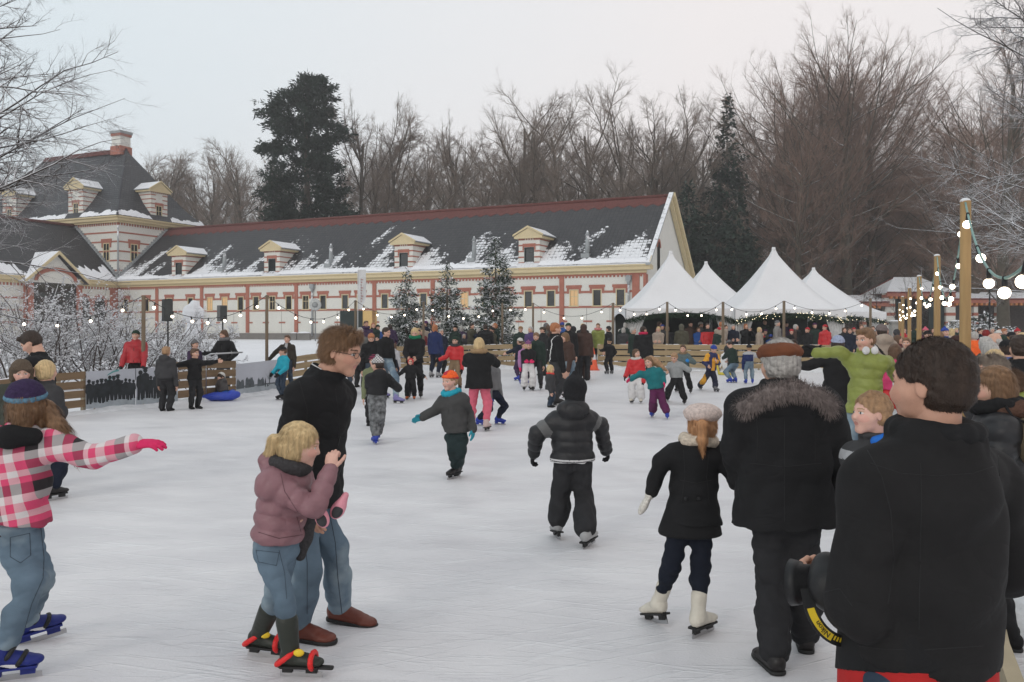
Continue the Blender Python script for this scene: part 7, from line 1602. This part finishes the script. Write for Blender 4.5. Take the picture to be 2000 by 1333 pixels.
# ---------------------------------------------------------------- skaters in the middle distance
G = 'skaters on the middle of the ice'
sb_, ss_, sw_ = dict(feet='skate_blue', shoe=bluep), dict(feet='skate_black', shoe=blackleather), dict(feet='skate_white', shoe=whiteboot)
snowpants = mat('snow_dusted_pants', (.13,.135,.14), rough=.9, var=1.0, scale=16)
person('boy in dark hoodie with patterned hat, snow dusted trousers and blue skates', 737, 697, yf=866, f=-165, hf=-120, tilt=10, top=blk2, hood=True, th=.035, legs=snowpants, flare=.014, hair=None, hat='pombeanie', hatc=cl('patterned_knit',(.10,.10,.10),'knit'), glove=blk, gr=G, j=dict(hip=(736,775,0), hR=(768,748,-.1), hL=(722,765,.3), fR=(738,860), fL=(732,868), kR=(744,815,-.1), kL=(730,815,-.1)), hatzone=lambda Pc,c,B,hs: (np.sin(Pc[:,0]*150)*np.sin(Pc[:,2]*150) > 0).astype(int), hat2=[white], **sb_)
J = person('boy in orange hat, grey jacket and turquoise gloves skating with arms out', 890, 722, yf=935, f=-25, hf=-35, tilt=6, top=cl('grey_green_jacket',(.055,.055,.055)), th=.035, legs=cl('green_black_jeans',(.018,.030,.032),'denim'), flare=.004, hair=None, hat='beanie', hatc=orange, glove=cl('turquoise_glove',(.03,.25,.32)), gr=G, skin=2, feet='skate_black', shoe=blackleather, j=dict(head=(878,745,0), neck=(882,770,0), hip=(892,850,0), hR=(826,815,-.1), eR=(852,800,0), hL=(924,838,-.1), eL=(916,808,.1), fR=(886,935), fL=(893,932), kR=(886,880,-.1), kL=(898,885,-.1), dL=(0,0,-1), dR=(-.9,-.2,-.3), H=1.32),
    hatzone=lambda Pc,c,B,hs: ((((Pc-c)@B[2])/hs < .22)|((((Pc-c)@B[2])/hs > .38)&(np.abs(((Pc-c)@B[0])/hs-.05) < .12))).astype(int), hat2=[cl('red_purple_knit',(.45,.03,.05),'knit')], scarf=turq)
person('woman in long black coat and pink trousers with hands at her face', 936, 660, yf=842, f=172, top=blk, kind='coat', th=.045, hem=.11, legs=cl('salmon_pink_trousers',(.62,.13,.19)), feet='skate_white', shoe=cl('rose_white_boot',(.5,.38,.36),'shiny'), hair='bob', hairc=h_blond, gr=G, pose='face', wd=1.12, scarf=cl('tan_scarf',(.30,.20,.11)))
person('child in grey jacket, navy trousers and blue skates beside the black coat woman', 964, 692, yf=832, f=60, top=lgrey if False else grey, th=.035, legs=navy, hair='short', hairc=h_brown, gr=G, glove=blue, j=dict(hip=(962,765,0), fR=(938,832), fL=(976,830)), **sb_)
person('boy in red jacket, green beanie and grey scarf reaching out left', 889, 657, yf=765, f=-15, tilt=5, top=red, th=.035, legs=cl('tan_trousers',(.22,.15,.09)), hair=None, hat='beanie', hatc=knitgr, glove=blk, scarf=dgrey, gr=G, j=dict(hR=(858,703,-.1), eR=(872,697,0)), **ss_)
person('woman in blue coat with long ginger hair by the far fence', 850, 634, yf=738, f=150, top=cl('blue_navy_coat',(.018,.028,.09)), kind='coat', th=.03, hem=.12, legs=navy, hair='long', hairc=h_red, gr=G, feet='skate_black', shoe=cl('white_black_boot',(.3,.3,.3),'shiny'))
person('person in dark coat with pink cheeks next to the blue coat', 862, 643, Y=33, f=30, top=navy, th=.03, hem=.08, legs=blk, shoe=blk, hair='short', hairc=h_grey, gr=G)
person('blond woman in black coat with green scarf holding a toddler upright', 810, 641, yf=778, f=0, tilt=22, top=blk, th=.035, kind='coat', hem=.06, legs=blk, scarf=cl('emerald_scarf',(.01,.14,.07)), hair='bob', hairc=h_blond, gr=G, j=dict(hR=(797,700,-.3), hL=(813,700,-.3)), **ss_)
person('toddler in black suit and red hood held between the black coat woman\'s hands', 802, 700, Y=21.0, f=0, top=blk, th=.03, hem=.05, legs=blk, flare=.02, hair=None, hat='hood', hatc=red, gr=G, feet='skate_strap', shoe=cl('red_yellow_boot',(.5,.12,.03),'shiny'), hscale=.8, pose='out')
person('red haired man in black coat bending his head down', 727, 642, Y=23.0, f=10, tilt=32, top=blk, th=.04, hem=.05, legs=dend, shoe=blk, hair='short', hairc=h_red, gr=G, j=dict(head=(725,661,-.1)))
person('man in black jacket and jeans with one foot stretched to the right', 755, 640, Y=21.5, f=60, tilt=10, top=blk, th=.035, legs=den, hair='crop', hairc=h_dark, gr=G, j=dict(fR=(752,778), fL=(778,789)), feet='skate_black', shoe=cl('lilac_skate',(.18,.16,.35),'shiny'))
person('tall person in long grey coat and cap seen from behind', 704, 640, yf=757, f=165, top=cl('stone_grey_coat',(.11,.11,.105)), kind='coat', th=.035, hem=.16, legs=blk2, shoe=blk, hair='crop', hairc=h_grey, gr=G)
person('child in striped bobble hat between the grey coat and the hoodie boy', 730, 693, Y=15.5, f=10, top=cl('lime_grey_jacket',(.16,.18,.10)), legs=blk2, flare=.01, hair=None, hat='beanie', hatc=cl('striped_knit',(.25,.03,.08),'knit'), gr=G, shoe=blk, hatzone=lambda Pc,c,B,hs: (np.sin((Pc@B[2])*170) > 0).astype(int), hat2=[knitb])
person('small child in white hooded jacket by the plank fence', 770, 671, yf=745, f=165, top=cl('off_white_nylon',(.42,.42,.44),'shiny'), hood=True, th=.03, legs=navy, hair='bob', hairc=h_brown, gr=G, **sb_)
person('young man with purple jacket behind the red haired man', 715, 627, Y=34, f=30, top=dpurp, legs=blk, shoe=blk, hair='short', hairc=h_brown, gr=G, scarf=dpurp)
person('dark figure with black hat behind the plank fence left of the small spruces', 889, 636, Y=38.5, f=-20, top=dgreen, legs=blk, shoe=blk, hair=None, hat='beanie', hatc=knitb, gr='onlookers behind the far fence')
person('broad man in black jacket seen from behind at the foot of the tallest small spruce', 948, 634, Y=37.5, f=180, top=blk, th=.045, legs=blk, shoe=blk, hair='crop', hairc=h_dark, wd=1.2, gr='onlookers behind the far fence')
# ---- cluster in the middle
person('child in striped purple bobble hat, black jacket and white snow pants', 1032, 666, yf=764, f=5, tilt=8, top=blk, th=.035, legs=white, flare=.045, hair='long', hairc=h_blond, hat='pombeanie', hatc=knitp, gr=G, glove=pink, pose='fold', hatzone=lambda Pc,c,B,hs: (np.sin((Pc@B[2])*150) > 0).astype(int), hat2=[cl('mauve_knit',(.3,.12,.25),'knit')], **ss_)
person('girl in pink and lilac jacket behind the striped hat child', 1024, 668, Y=27, f=30, top=cl('lilac_nylon',(.35,.16,.33),'shiny'), legs=dpurp, hair='short', hairc=h_brown, gr=G, glove=pink, **sb_)
person('man in dark green coat bent over the white trousered child', 1047, 650, yf=762, f=-12, tilt=16, top=dgreen, th=.04, hem=.05, legs=dgrey, hair='crop', hairc=h_lbrown, gr=G, **ss_)
def wz(Pc, J): q = (Pc-J['neck'])@J['S']; a = (Pc-J['neck'])@J['ax']; return ((np.abs(q-.12-.12*(a+.3)) < .012)|((np.abs(a+.30) < .010)&(q < 0))).astype(int)
person('tall red haired man in black sports jacket with white piping', 1086, 631, Y=19.6, f=110, hf=95, tilt=6, top=blk, th=.045, hem=.03, legs=dgrey, hair='crop', hairc=h_red, gr=G, zone=wz, top2=[white], hscale=1.08, wd=1.1, **ss_)
person('toddler in dark grey coat with red collar and blond hair', 1076, 713, yf=796, f=75, hf=110, top=dgrey, kind='coat', th=.035, hem=.12, legs=dend, shoe=blk, hair='bob', hairc=h_blond, scarf=cl('coral_scarf',(.62,.06,.05)), gr=G, hscale=.95)
person('woman with very long brown hair leaning towards the red haired man', 1113, 649, Y=21.5, f=-70, tilt=15, top=brown, th=.035, legs=den, hair='long', hairc=h_lbrown, gr=G, j=dict(head=(1103,660,0)), **ss_)
person('little girl in light pink snowsuit with hot pink mittens', 1102, 677, yf=766, f=-5, top=lpink, th=.04, hem=.02, legs=lpink, flare=.03, hair='long', hairc=h_lbrown, glove=pink, pose='fold', gr=G, **sw_)
person('woman in brown fur coat stooping, seen from behind, at the orange cone', 1145, 664, yf=742, f=-160, tilt=30, top=cl('brown_fur_coat',(.055,.038,.030),'knit'), kind='coat', th=.05, hem=.16, legs=brown, feet='boot', shoe=dgrey, hair='short', hairc=h_brown, hat='hood', hatc=cl('brown_fur_hood',(.075,.055,.045),'knit'), wd=1.15, gr=G, pose='low')
person('child in black snowsuit walking left before the far fence', 1190, 661, yf=731, f=-150, top=blk, th=.03, hem=.03, legs=blk, flare=.02, hair=None, hat='beanie', hatc=knitb, gr=G, pose=('hips','reach'), feet='skate_black', shoe=silverp)
person('kid in navy coat and pale knit hat pointing to the left', 1015, 660, yf=744, f=-130, top=navy, th=.035, hem=.08, kind='coat', legs=dpurp, hair=None, hat='beanie', hatc=knitw, gr=G, j=dict(hL=(990,690,0), eL=(1003,684,0)), **sb_)
for a in [('beige hatted woman in dark green coat behind the pale hat kid',1017,637,34,10,dgreen,'cap',cl('tan_felt',(.28,.17,.08)),h_brown,None),('white haired man in purple and blue jacket',1036,638,33,-40,cl('violet_jacket',(.08,.05,.14)),'crop',None,h_grey,None),
          ('man in brown felt hat and dark coat behind the green coat man',1060,638,32,-60,blk2,'flat',cl('brown_felt',(.07,.05,.035)),h_dark,None),('woman in grey scarf at the back of the cluster',1068,631,37.5,60,cl('grey_green_coat',(.09,.10,.09)),'hood',knitg,None,None),
          ('pale figure in grey hood standing nearest the stable wall',1079,630,38.2,-80,cl('pale_grey_coat',(.22,.23,.22)),'hood',cl('pale_grey_hood',(.22,.23,.22)),None,None),('man in dark green knitted hat laughing behind the couple',1110,631,28.5,-10,blk,'beanie',knitgr,h_dark,None),
          ('dark hooded person left of the brown coat',1120,637,30,150,blk2,'hood',blk2,None,None),('large person in brown coat bowed forward near the cone',1140,633,29,170,brown,'hood',cl('brown_hood_cloth',(.06,.035,.028)),None,None),
          ('woman in lime jacket with pink scarf behind the fence gap',1168,632,38.5,-15,lime,'short',None,h_lbrown,cl('rose_scarf',(.55,.2,.2))),('person in black at the left tent pole',1188,637,37,-120,blk,'beanie',knitb,h_dark,None)]:
    lb,x,yt,Y,f_,c_,hat_,hc_,hr_,sc_ = a
    person(lb, x, yt, Y=Y, f=f_, top=c_, th=.04, hem=.10, kind='coat', legs=blk2, shoe=blk, hair=('short' if hr_ is not None and hat_ in ('short','beanie','cap','flat') else 'crop' if hat_ == 'crop' else None), hairc=hr_, hat=hat_ if hat_ not in ('short','crop') else None, hatc=hc_, scarf=sc_, gr='adults at the back of the rink')
# ---- right of centre
person('woman with curly grey hair and dark coat talking to the pink scarf man', 1237, 640, yf=738, f=60, top=dgreen, th=.035, hem=.08, legs=cl('navy_slacks',(.015,.02,.06)), hair='short', hairc=h_grey, gr=G, **ss_)
person('man in long black coat with hot pink scarf, back turned', 1257, 638, yf=741, f=160, hf=110, top=blk, th=.04, hem=.15, kind='coat', legs=blk, hair='crop', hairc=h_dark, scarf=cl('crimson_scarf',(.45,.02,.07)), gr=G, wd=1.15, **ss_)
person('girl in red puffer jacket and white ski pants with white earmuffs', 1243, 682, yf=788, f=-20, hf=30, top=red, th=.045, kind='puffer', topq=.08, hem=.03, legs=white, flare=.045, hair='long', hairc=h_brown, glove=blk, gr=G, j=dict(hR=(1222,735,-.1), eR=(1228,720,0)), scarf=knitw, **sw_)
J = person('girl in teal jacket and purple trousers leaning with long flying hair', 1285, 690, yf=817, f=-15, hf=-30, tilt=8, roll=12, top=teal, th=.04, hem=.03, legs=purple, flare=.03, hair='bob', hairc=h_lbrown, glove=pink, gr=G, j=dict(head=(1267,708,0), neck=(1272,722,0), hip=(1283,758,0), hR=(1232,741,-.1), eR=(1250,731,0), hL=(1297,747,-.1), eL=(1294,733,0), fR=(1274,815), fL=(1303,819), kR=(1276,783,-.1), kL=(1294,786,-.1)), **sb_)
s = Sdf(); hc_ = J['head']; s.chain([hc_+A(.05,.05,.05), hc_+A(.16,.05,.0), hc_+A(.26,.05,-.10), hc_+A(.36,.05,-.16)], [.08,.07,.055,.02], .03); V, Fq = s.mesh(.012, fold=.006, fscale=30); link('flying_hair', npmesh('flying_hair', J['rel'](V), Fq, [h_sandy]), J['root'])
person('boy in light grey jacket and black trousers gliding with legs apart', 1320, 684, yf=790, f=-30, tilt=25, top=cl('silver_grey_jacket',(.27,.28,.28)), th=.04, hem=.0, legs=blk, flare=.02, hair='short', hairc=h_sandy, gr=G, j=dict(head=(1317,699,-.1), hip=(1322,740,0), hR=(1302,728,-.1), hL=(1340,722,0), fR=(1302,784), fL=(1337,790), kR=(1306,762,-.1), kL=(1332,765,-.1)), **ss_)
person('child in patterned jacket with fur hood and blue mitten behind the grey jacket boy', 1334, 674, yf=769, f=-25, top=cl('grey_pattern_cloth',(.10,.13,.13),'knit'), th=.04, hem=.05, legs=blk, flare=.02, hair='short', hairc=h_brown, glove=cl('sky_blue_mitten',(.03,.22,.55)), mitt=True, scarf=cl('brown_fur_trim',(.20,.14,.09),'knit'), gr=G, j=dict(hL=(1346,706,-.2), fR=(1322,766), fL=(1349,769)), **ss_)
def byz(Pc, J): q = (Pc-J['neck'])@J['ax']; s_ = np.abs((Pc-J['neck'])@J['S']); return (((s_ > .13)&(q > -.22))|((s_ < .05)&(q < -.1))).astype(int)
person('boy in blue hat with yellow and navy ski suit, legs apart', 1386, 672, yf=764, f=15, tilt=25, top=cl('navy_violet_suit',(.03,.035,.10)), th=.035, legs=cl('navy_suit_legs',(.02,.022,.04)), flare=.02, hair=None, hat='beanie', hatc=knitblue, gr=G, zone=byz, top2=[yellow], legzone=lambda Pc,J: (np.abs((Pc-J['hip'])@J['S'])>.19).astype(int), leg2=[yellow], j=dict(head=(1394,683,-.1), hip=(1388,726,0), hR=(1382,715,-.3), hL=(1400,706,-.3), fR=(1368,761), fL=(1399,766), kR=(1374,745,-.1), kL=(1397,746,-.1)), feet='skate_black', shoe=silverp)
person('boy in dark green jacket bending over the penguin, back turned', 1430, 664, yf=748, f=-150, tilt=35, top=dgreen, th=.045, legs=den, hair=None, hat='beanie', hatc=knitg, gr=G, j=dict(head=(1424,672,.2), neck=(1428,683,.15), hip=(1434,712,0), hL=(1412,700,.4), hR=(1424,705,.4)), **sb_)
person('child in navy waistcoat with white sleeves skating away', 1463, 673, yf=750, f=175, top=cl('navy_white_jacket',(.015,.025,.09)), th=.04, legs=den, hair=None, hat='beanie', hatc=knitb, gr=G, zone=lambda Pc,J: (((Pc-J['neck'])@J['S'] > .11)|((Pc-J['neck'])@J['ax'] > -.07)).astype(int), top2=[lgrey], pose=('wide','down'), **sb_)
person('dark haired boy in black jacket stretching his arm to the right', 1549, 663, Y=17, f=70, hf=-20, top=blk, th=.035, legs=blk2, hair='short', hairc=h_dark, glove=blk, gr=G, j=dict(hL=(1596,681,-.1), eL=(1574,680,0), dL=(1,0,0)), **ss_)
person('woman in long black coat with pale blue headscarf and lilac trousers, back turned', 1636, 655, Y=13.2, f=172, top=blk, kind='coat', th=.045, hem=.22, legs=cl('pale_lilac_trousers',(.42,.33,.40)), hair='long', hairc=h_dark, hat='beanie', hatc=cl('pale_blue_knit',(.30,.34,.46),'knit'), gr=G, wd=1.1, pose=('down','wide'), **ss_)
person('woman in beige hooded coat with dark shoulder strap and grey beanie', 1721, 633, Y=15.5, f=178, top=beige, kind='coat', th=.045, hem=.12, legs=blk, shoe=blk, hair=None, hat='beanie', hatc=cl('taupe_knit',(.16,.13,.125),'knit'), hood=True, gr=G, zone=lambda Pc,J: (np.abs((Pc-J['neck'])@J['S']*.75-((Pc-J['neck'])@J['ax']+.28)*-.62) < .018).astype(int), top2=[blk])
person('child in hot pink jacket and red ski trousers beside the beige coat', 1748, 672, Y=12.3, f=160, top=cl('raspberry_nylon',(.50,.03,.12),'shiny'), th=.04, legs=red, flare=.03, hair='long', hairc=h_brown, gr=G, **ss_)
# ---------------------------------------------------------------- onlookers behind the far fence, in front of the tents
G3 = 'onlookers before the tents'
for a in [('person with shaggy brown hair half hidden by the tent pole',1303,637,40,180,blk,'bob',None,h_lbrown),('person in olive parka with raised fur hood leaning on the fence',1331,633,37.6,175,olive,'hood',cl('olive_fur_hood',(.10,.095,.075),'knit'),None),
  ('smiling man in red jacket with black shoulders',1382,632,39.5,5,red,'crop',None,h_dark),('person in salmon and blue jacket behind the reddish pole',1418,635,40.5,20,cl('salmon_jacket',(.45,.15,.14)),'crop',None,h_brown),('white haired woman in navy coat holding a cup',1432,634,39.8,5,navy,'short',None,h_grey),
  ('ginger haired woman in black coat with hand at her ear',1457,633,40.2,15,blk,'bob',None,h_red),('tall bald man in dark green coat',1494,625,41.8,-5,dgreen,'bald',None,h_grey),('dark haired woman with long red scarf before the bald man',1489,648,40.3,10,blk,'long',None,h_dark),
  ('person in grey hat and mottled grey jacket in profile',1519,626,39.5,60,cl('mottled_grey_jacket',(.22,.21,.20),'knit'),'beanie',knitg,h_grey),('man with dark cap behind the mottled jacket',1536,628,42,0,dpurp,'cap',knitb,h_dark),('woman in black with dark red hat at the right tent curtain',1546,643,39.2,-10,blk,'beanie',knitr,h_brown),
  ('stout person in black coat right of the red hat woman',1560,645,39.2,160,blk,'hood',blk,None),('woman in bright red jacket and dark red hat with long dark hair',1611,634,37.5,-60,red,'beanie',knitr,h_dark),('person with pale fur collar facing the rink',1649,640,39,10,blk2,'bob',None,h_brown),('bare headed man behind the lime jacket boy',1640,637,41,-10,beige,'crop',None,h_brown),
  ('woman clapping her raised hands beside the last tent',1683,634,38,-20,beige,'bob',None,h_lbrown),('man with dark hair between last tent and gate',1705,637,43,-30,dgrey,'short',None,h_brown),('person in burgundy hood left of the post row',1731,640,36,20,cl('burgundy_coat',(.12,.02,.03)),'hood',cl('burgundy_hood',(.12,.02,.03)),None)]:
    lb,x,yt,Y,f_,c_,hat_,hc_,hr_ = a
    kw = dict(hair=('short' if hr_ is not None and hat_ in ('beanie','cap') else hat_ if hat_ in ('short','crop','bob','long','bald') else None), hat=hat_ if hat_ in ('beanie','cap','hood') else None)
    person(lb, x, yt, Y=Y, f=f_, top=c_, th=.04, hem=.10, kind='coat', legs=blk2, shoe=blk, hairc=hr_, hatc=hc_, gr=G3, scarf=(red if 'red scarf' in lb else None), pose='fold' if 'cup' in lb else 'face' if ('ear' in lb or 'clapping' in lb) else 'pocket',
           zone=(lambda Pc,J: ((Pc-J['neck'])@J['ax'] > -.12).astype(int)) if 'black shoulders' in lb else None, top2=[blk] if 'black shoulders' in lb else None, **kw)
# ---------------------------------------------------------------- crowd on the path at the right
G4 = 'crowd on the snowy path at the right'
J = person('woman with light brown bob in black quilted jacket with brown hood and bag', 1948, 722, Y=4.75, f=-115, hf=-105, tilt=8, top=blks, kind='puffer', topq=.09, th=.045, hem=.06, legs=blk, shoe=blk, hair='bob', hairc=h_lbrown, gr=G4, pose='pocket', scarf=blk, j=dict(head=(1938,758,0), neck=(1950,800,0)), wd=1.1)
s = Sdf(); nk = J['neck']; s.chain([nk+A(-.04,-.12,-.01), nk+A(.05,-.11,.01), nk+A(.12,-.04,.015), nk+A(.12,.05,.0)], [.035,.05,.05,.035], .02); obj_sdf(J, s, 'brown_hood', cl('brown_fleece_hood',(.085,.045,.032),'knit'), h=.009)
bag = empty('shoulder_bag', W(2002,860,4.6), label='khaki shoulder bag hanging at the hip of the bob haired woman', cat='bag'); s = Sdf(); cb_ = W(2002,860,4.6); s.ell(cb_, A(.06,.14,.12), None, .02); V, Fq = s.mesh(.012, fold=.006); link('bag_body', npmesh('bag_body', V-cb_, Fq, [cl('khaki_bag',(.15,.12,.08))]), bag); b = MB(); b.tube([cb_+A(0,-.1,.08)-cb_, W(1978,815,4.55)-cb_, W(1965,795,4.6)-cb_], .008, 6); b.build('bag_strap',[blk],bag)
person('grey haired man in dark jacket behind the bob haired woman', 1935, 694, Y=6.3, f=-100, top=blk2, th=.04, legs=blk, shoe=blk, hair='short', hairc=mat('brown_grey_hair',(.20,.16,.13),rough=.6,var=.35,scale=70,stretch=(1,1,.12)), gr=G4, pose='pocket')
person('child in lime hooded jacket beside the grey haired man', 1971, 722, Y=6.6, f=-140, top=lime, hood=True, th=.04, legs=blk, shoe=blk, hair='short', hairc=h_brown, gr=G4)
person('tall person in long black coat cut by the right edge', 1992, 655, Y=8.0, f=170, top=blk, kind='coat', th=.05, hem=.22, legs=blk, shoe=whiteboot, hair='short', hairc=h_dark, gr=G4, wd=1.2)
specs = [(1925,658,11.5,160,dgreen,'short',None,h_grey,'white haired man in dark green coat beside the tall post'),(1940,650,13,-100,blk,'bald',None,h_grey,'bald man with ruddy face in black coat'),(1932,668,9.5,170,cl('grey_fur_collar_coat',(.14,.13,.125),'knit'),'short',None,h_grey,'grey curly haired person in woolly coat'),
 (1941,683,8.4,170,dgrey,'bun',None,h_blond,'blond ponytail child in front of the curly haired person'),(1966,662,11,175,blue,'cap',knitb,h_dark,'person in royal blue jacket with black cap at right'),(1984,655,13.5,-90,dpurp,'short',None,h_brown,'person in dark purple coat near the right edge'),
 (1957,655,15,-20,orange,'beanie',knitgr,h_dark,'child in orange knitted top with dark green hat'),(1902,648,21,180,cl('orange_vest',(.80,.13,.03)),'short',None,h_grey,'person in bright orange vest behind the tall post'),(1867,655,13.5,-60,navy,'beanie',cl('dark_brown_knit',(.05,.025,.022),'knit'),h_dark,'person in dark brown beanie left of the tall post'),
 (1846,640,24,10,blue,'pombeanie',knitblue,None,'child in blue bobble hat and blue jacket'),(1812,645,22,0,blk,'cap',knitb,h_dark,'man in black cap behind the second post'),(1808,640,30,0,cl('pink_hat_coat',(.10,.03,.05)),'pombeanie',cl('pink_knit',(.60,.12,.18),'knit'),None,'child in pink bobble hat far down the path'),
 (1765,640,36,30,knitr,'short',None,h_brown,'woman in red knitted coat near the post row'),(1755,655,22,60,cl('maroon_coat',(.10,.02,.025)),'bob',None,h_brown,'woman in maroon coat in front of the post row'),(1770,660,18,-30,beige,'short',None,h_lbrown,'person in beige jacket close to the dark haired man'),
 (1785,645,28,160,dgreen,'hood',dgreen,None,'person in green hood by the third post'),(1832,648,17.5,200,brown,'short',None,h_lbrown,'brown jacket man just above the dark haired man'),(1858,642,27,170,cl('pale_beige_coat',(.42,.34,.28)),'bob',None,h_blond,'blond woman in pale beige coat'),
 (1880,645,23,-60,dgrey,'cap',knitg,h_grey,'man in grey flat cap beside the tall post'),(1893,640,34,0,red,'beanie',knitb,None,'child in red jacket and black hat far back'),(1915,641,31,20,navy,'short',None,h_dark,'dark haired man in navy far back'),(1925,644,27,180,knitr,'hood',cl('dark_red_hood',(.20,.02,.02)),None,'person in dark red hood'),
 (1938,640,38,0,blk,'short',None,h_grey,'grey haired person in black far back'),(1950,645,25,-30,cl('teal_coat',(.03,.12,.12)),'beanie',knitw,None,'person in teal coat and white hat'),(1962,642,33,30,dgrey,'short',None,h_red,'ginger person in dark grey jacket'),(1975,648,20,150,dgreen,'beanie',knitb,None,'person in green coat and black beanie at right'),
 (1988,642,30,10,cl('burgundy_jacket2',(.16,.02,.03)),'pombeanie',knitr,None,'child in burgundy with red bobble hat'),(1996,650,18,-60,blk,'bob',None,h_blond,'blond woman in black cut by the right edge'),(1735,668,19,-20,dgreen,'beanie',knitr,None,'person in dark green with red hat beside the beige coat'),
 (1750,643,31,200,dgrey,'hood',dgrey,None,'grey hooded person before the first post gap'),(1777,642,40,0,cl('light_blue_coat',(.18,.26,.38)),'short',None,h_brown,'person in light blue coat near the smallest post'),(1793,641,45,20,blk2,'beanie',cl('yellow_knit',(.5,.33,.05),'knit'),None,'person with yellow hat in front of the gate'),
 (1822,641,42,0,brown,'hood',brown,None,'person in brown hood in front of the gate'),(1840,642,48,-10,beige,'cap',knitb,h_dark,'beige coat and black cap before the gatehouse'),(1868,641,44,10,dgreen,'short',None,h_blond,'fair haired person in green before the gate pier'),(1908,641,50,0,blue,'beanie',knitw,None,'blue coat and white hat before the dwarf conifers'),
 (1950,641,52,0,red,'short',None,h_dark,'dark haired person in red before the gate wing'),(1668,640,45,0,dgrey,'beanie',knitr,None,'grey coat and red hat beside the last tent pole'),(1660,641,36,-20,navy,'short',None,h_brown,'person in navy behind the headphones boy')]
for (x,yt,Y,f_,c_,hat_,hc_,hr_,lb) in specs:
    kw = dict(hair=('short' if hr_ is not None and hat_ in ('beanie','cap') else hat_ if hat_ in ('short','crop','bob','long','bald','bun') else None), hat=hat_ if hat_ in ('beanie','cap','hood','pombeanie') else None)
    person(lb, x, yt, Y=Y, f=f_, top=c_, th=.042, hem=.10, kind='coat', legs=blk2, shoe=blk, hairc=hr_, hatc=hc_, gr=G4, pose='pocket', **kw)

# ---------------------------------------------------------------- further onlookers filling the back of the rink
rr_ = np.random.default_rng(41); cols = [('black',blk),('navy',navy),('dark green',dgreen),('brown',brown),('charcoal',dgrey),('dark red',cl('dark_red_coat',(.16,.02,.025))),('beige',beige),('purple',dpurp),('olive',olive),('blue',blue),('grey',grey)]
hats = [('white hat',knitw),('red hat',knitr),('black hat',knitb),('green hat',knitgr),('grey hat',knitg),('purple hat',knitp),('blue hat',knitblue)]
hairs = [('dark hair',h_dark),('brown hair',h_brown),('grey hair',h_grey),('blond hair',h_blond),('ginger hair',h_red)]
spots = [('behind the fence left of the small spruces',700,765,36.5,40),('between the first and second small spruce',815,850,38,40.5),('between the second and tallest small spruce',900,935,38,40.5),('in front of the tallest small spruce',955,1000,37.8,39),
  ('at the fence left of the orange cone',1010,1150,37.5,40.5),('at the left curtain of the first tent',1205,1235,38.5,42),('under the first tent',1255,1300,39,43),('under the first tent right of its pole',1340,1375,39,43),('between the two front tents',1395,1425,38.5,42),('under the tallest tent left of its pole',1440,1520,39,43),('under the tallest tent right of its pole',1540,1600,38.5,43),('under the last tent',1615,1680,38,45)]
seen_l = set()
for k_ in range(54):
    nm_, xa, xb, ya, yb = spots[k_%len(spots)]
    x = rr_.uniform(xa,xb); Y = rr_.uniform(ya,yb); c_ = cols[rr_.integers(len(cols))]; hat_ = rr_.uniform() < .5; h1 = hats[rr_.integers(len(hats))] if hat_ else hairs[rr_.integers(len(hairs))]
    lb = 'person with %s and %s coat %s' % (h1[0], c_[0], nm_)
    if lb in seen_l: continue
    seen_l.add(lb); child = rr_.uniform() < .2
    person(lb, x, rr_.uniform(650,660) if child else rr_.uniform(627,645), Y=Y, f=rr_.choice([-60,-20,0,20,60,150,180]), top=c_[1], th=.042, hem=.10, kind='coat', legs=blk2, shoe=blk, hair=None if hat_ else rr_.choice(['short','bob']), hairc=None if hat_ else h1[1], hat='beanie' if hat_ else None, hatc=h1[1] if hat_ else None, pose=str(rr_.choice(['pocket','fold','down','low'])), gr='onlookers filling the far side')
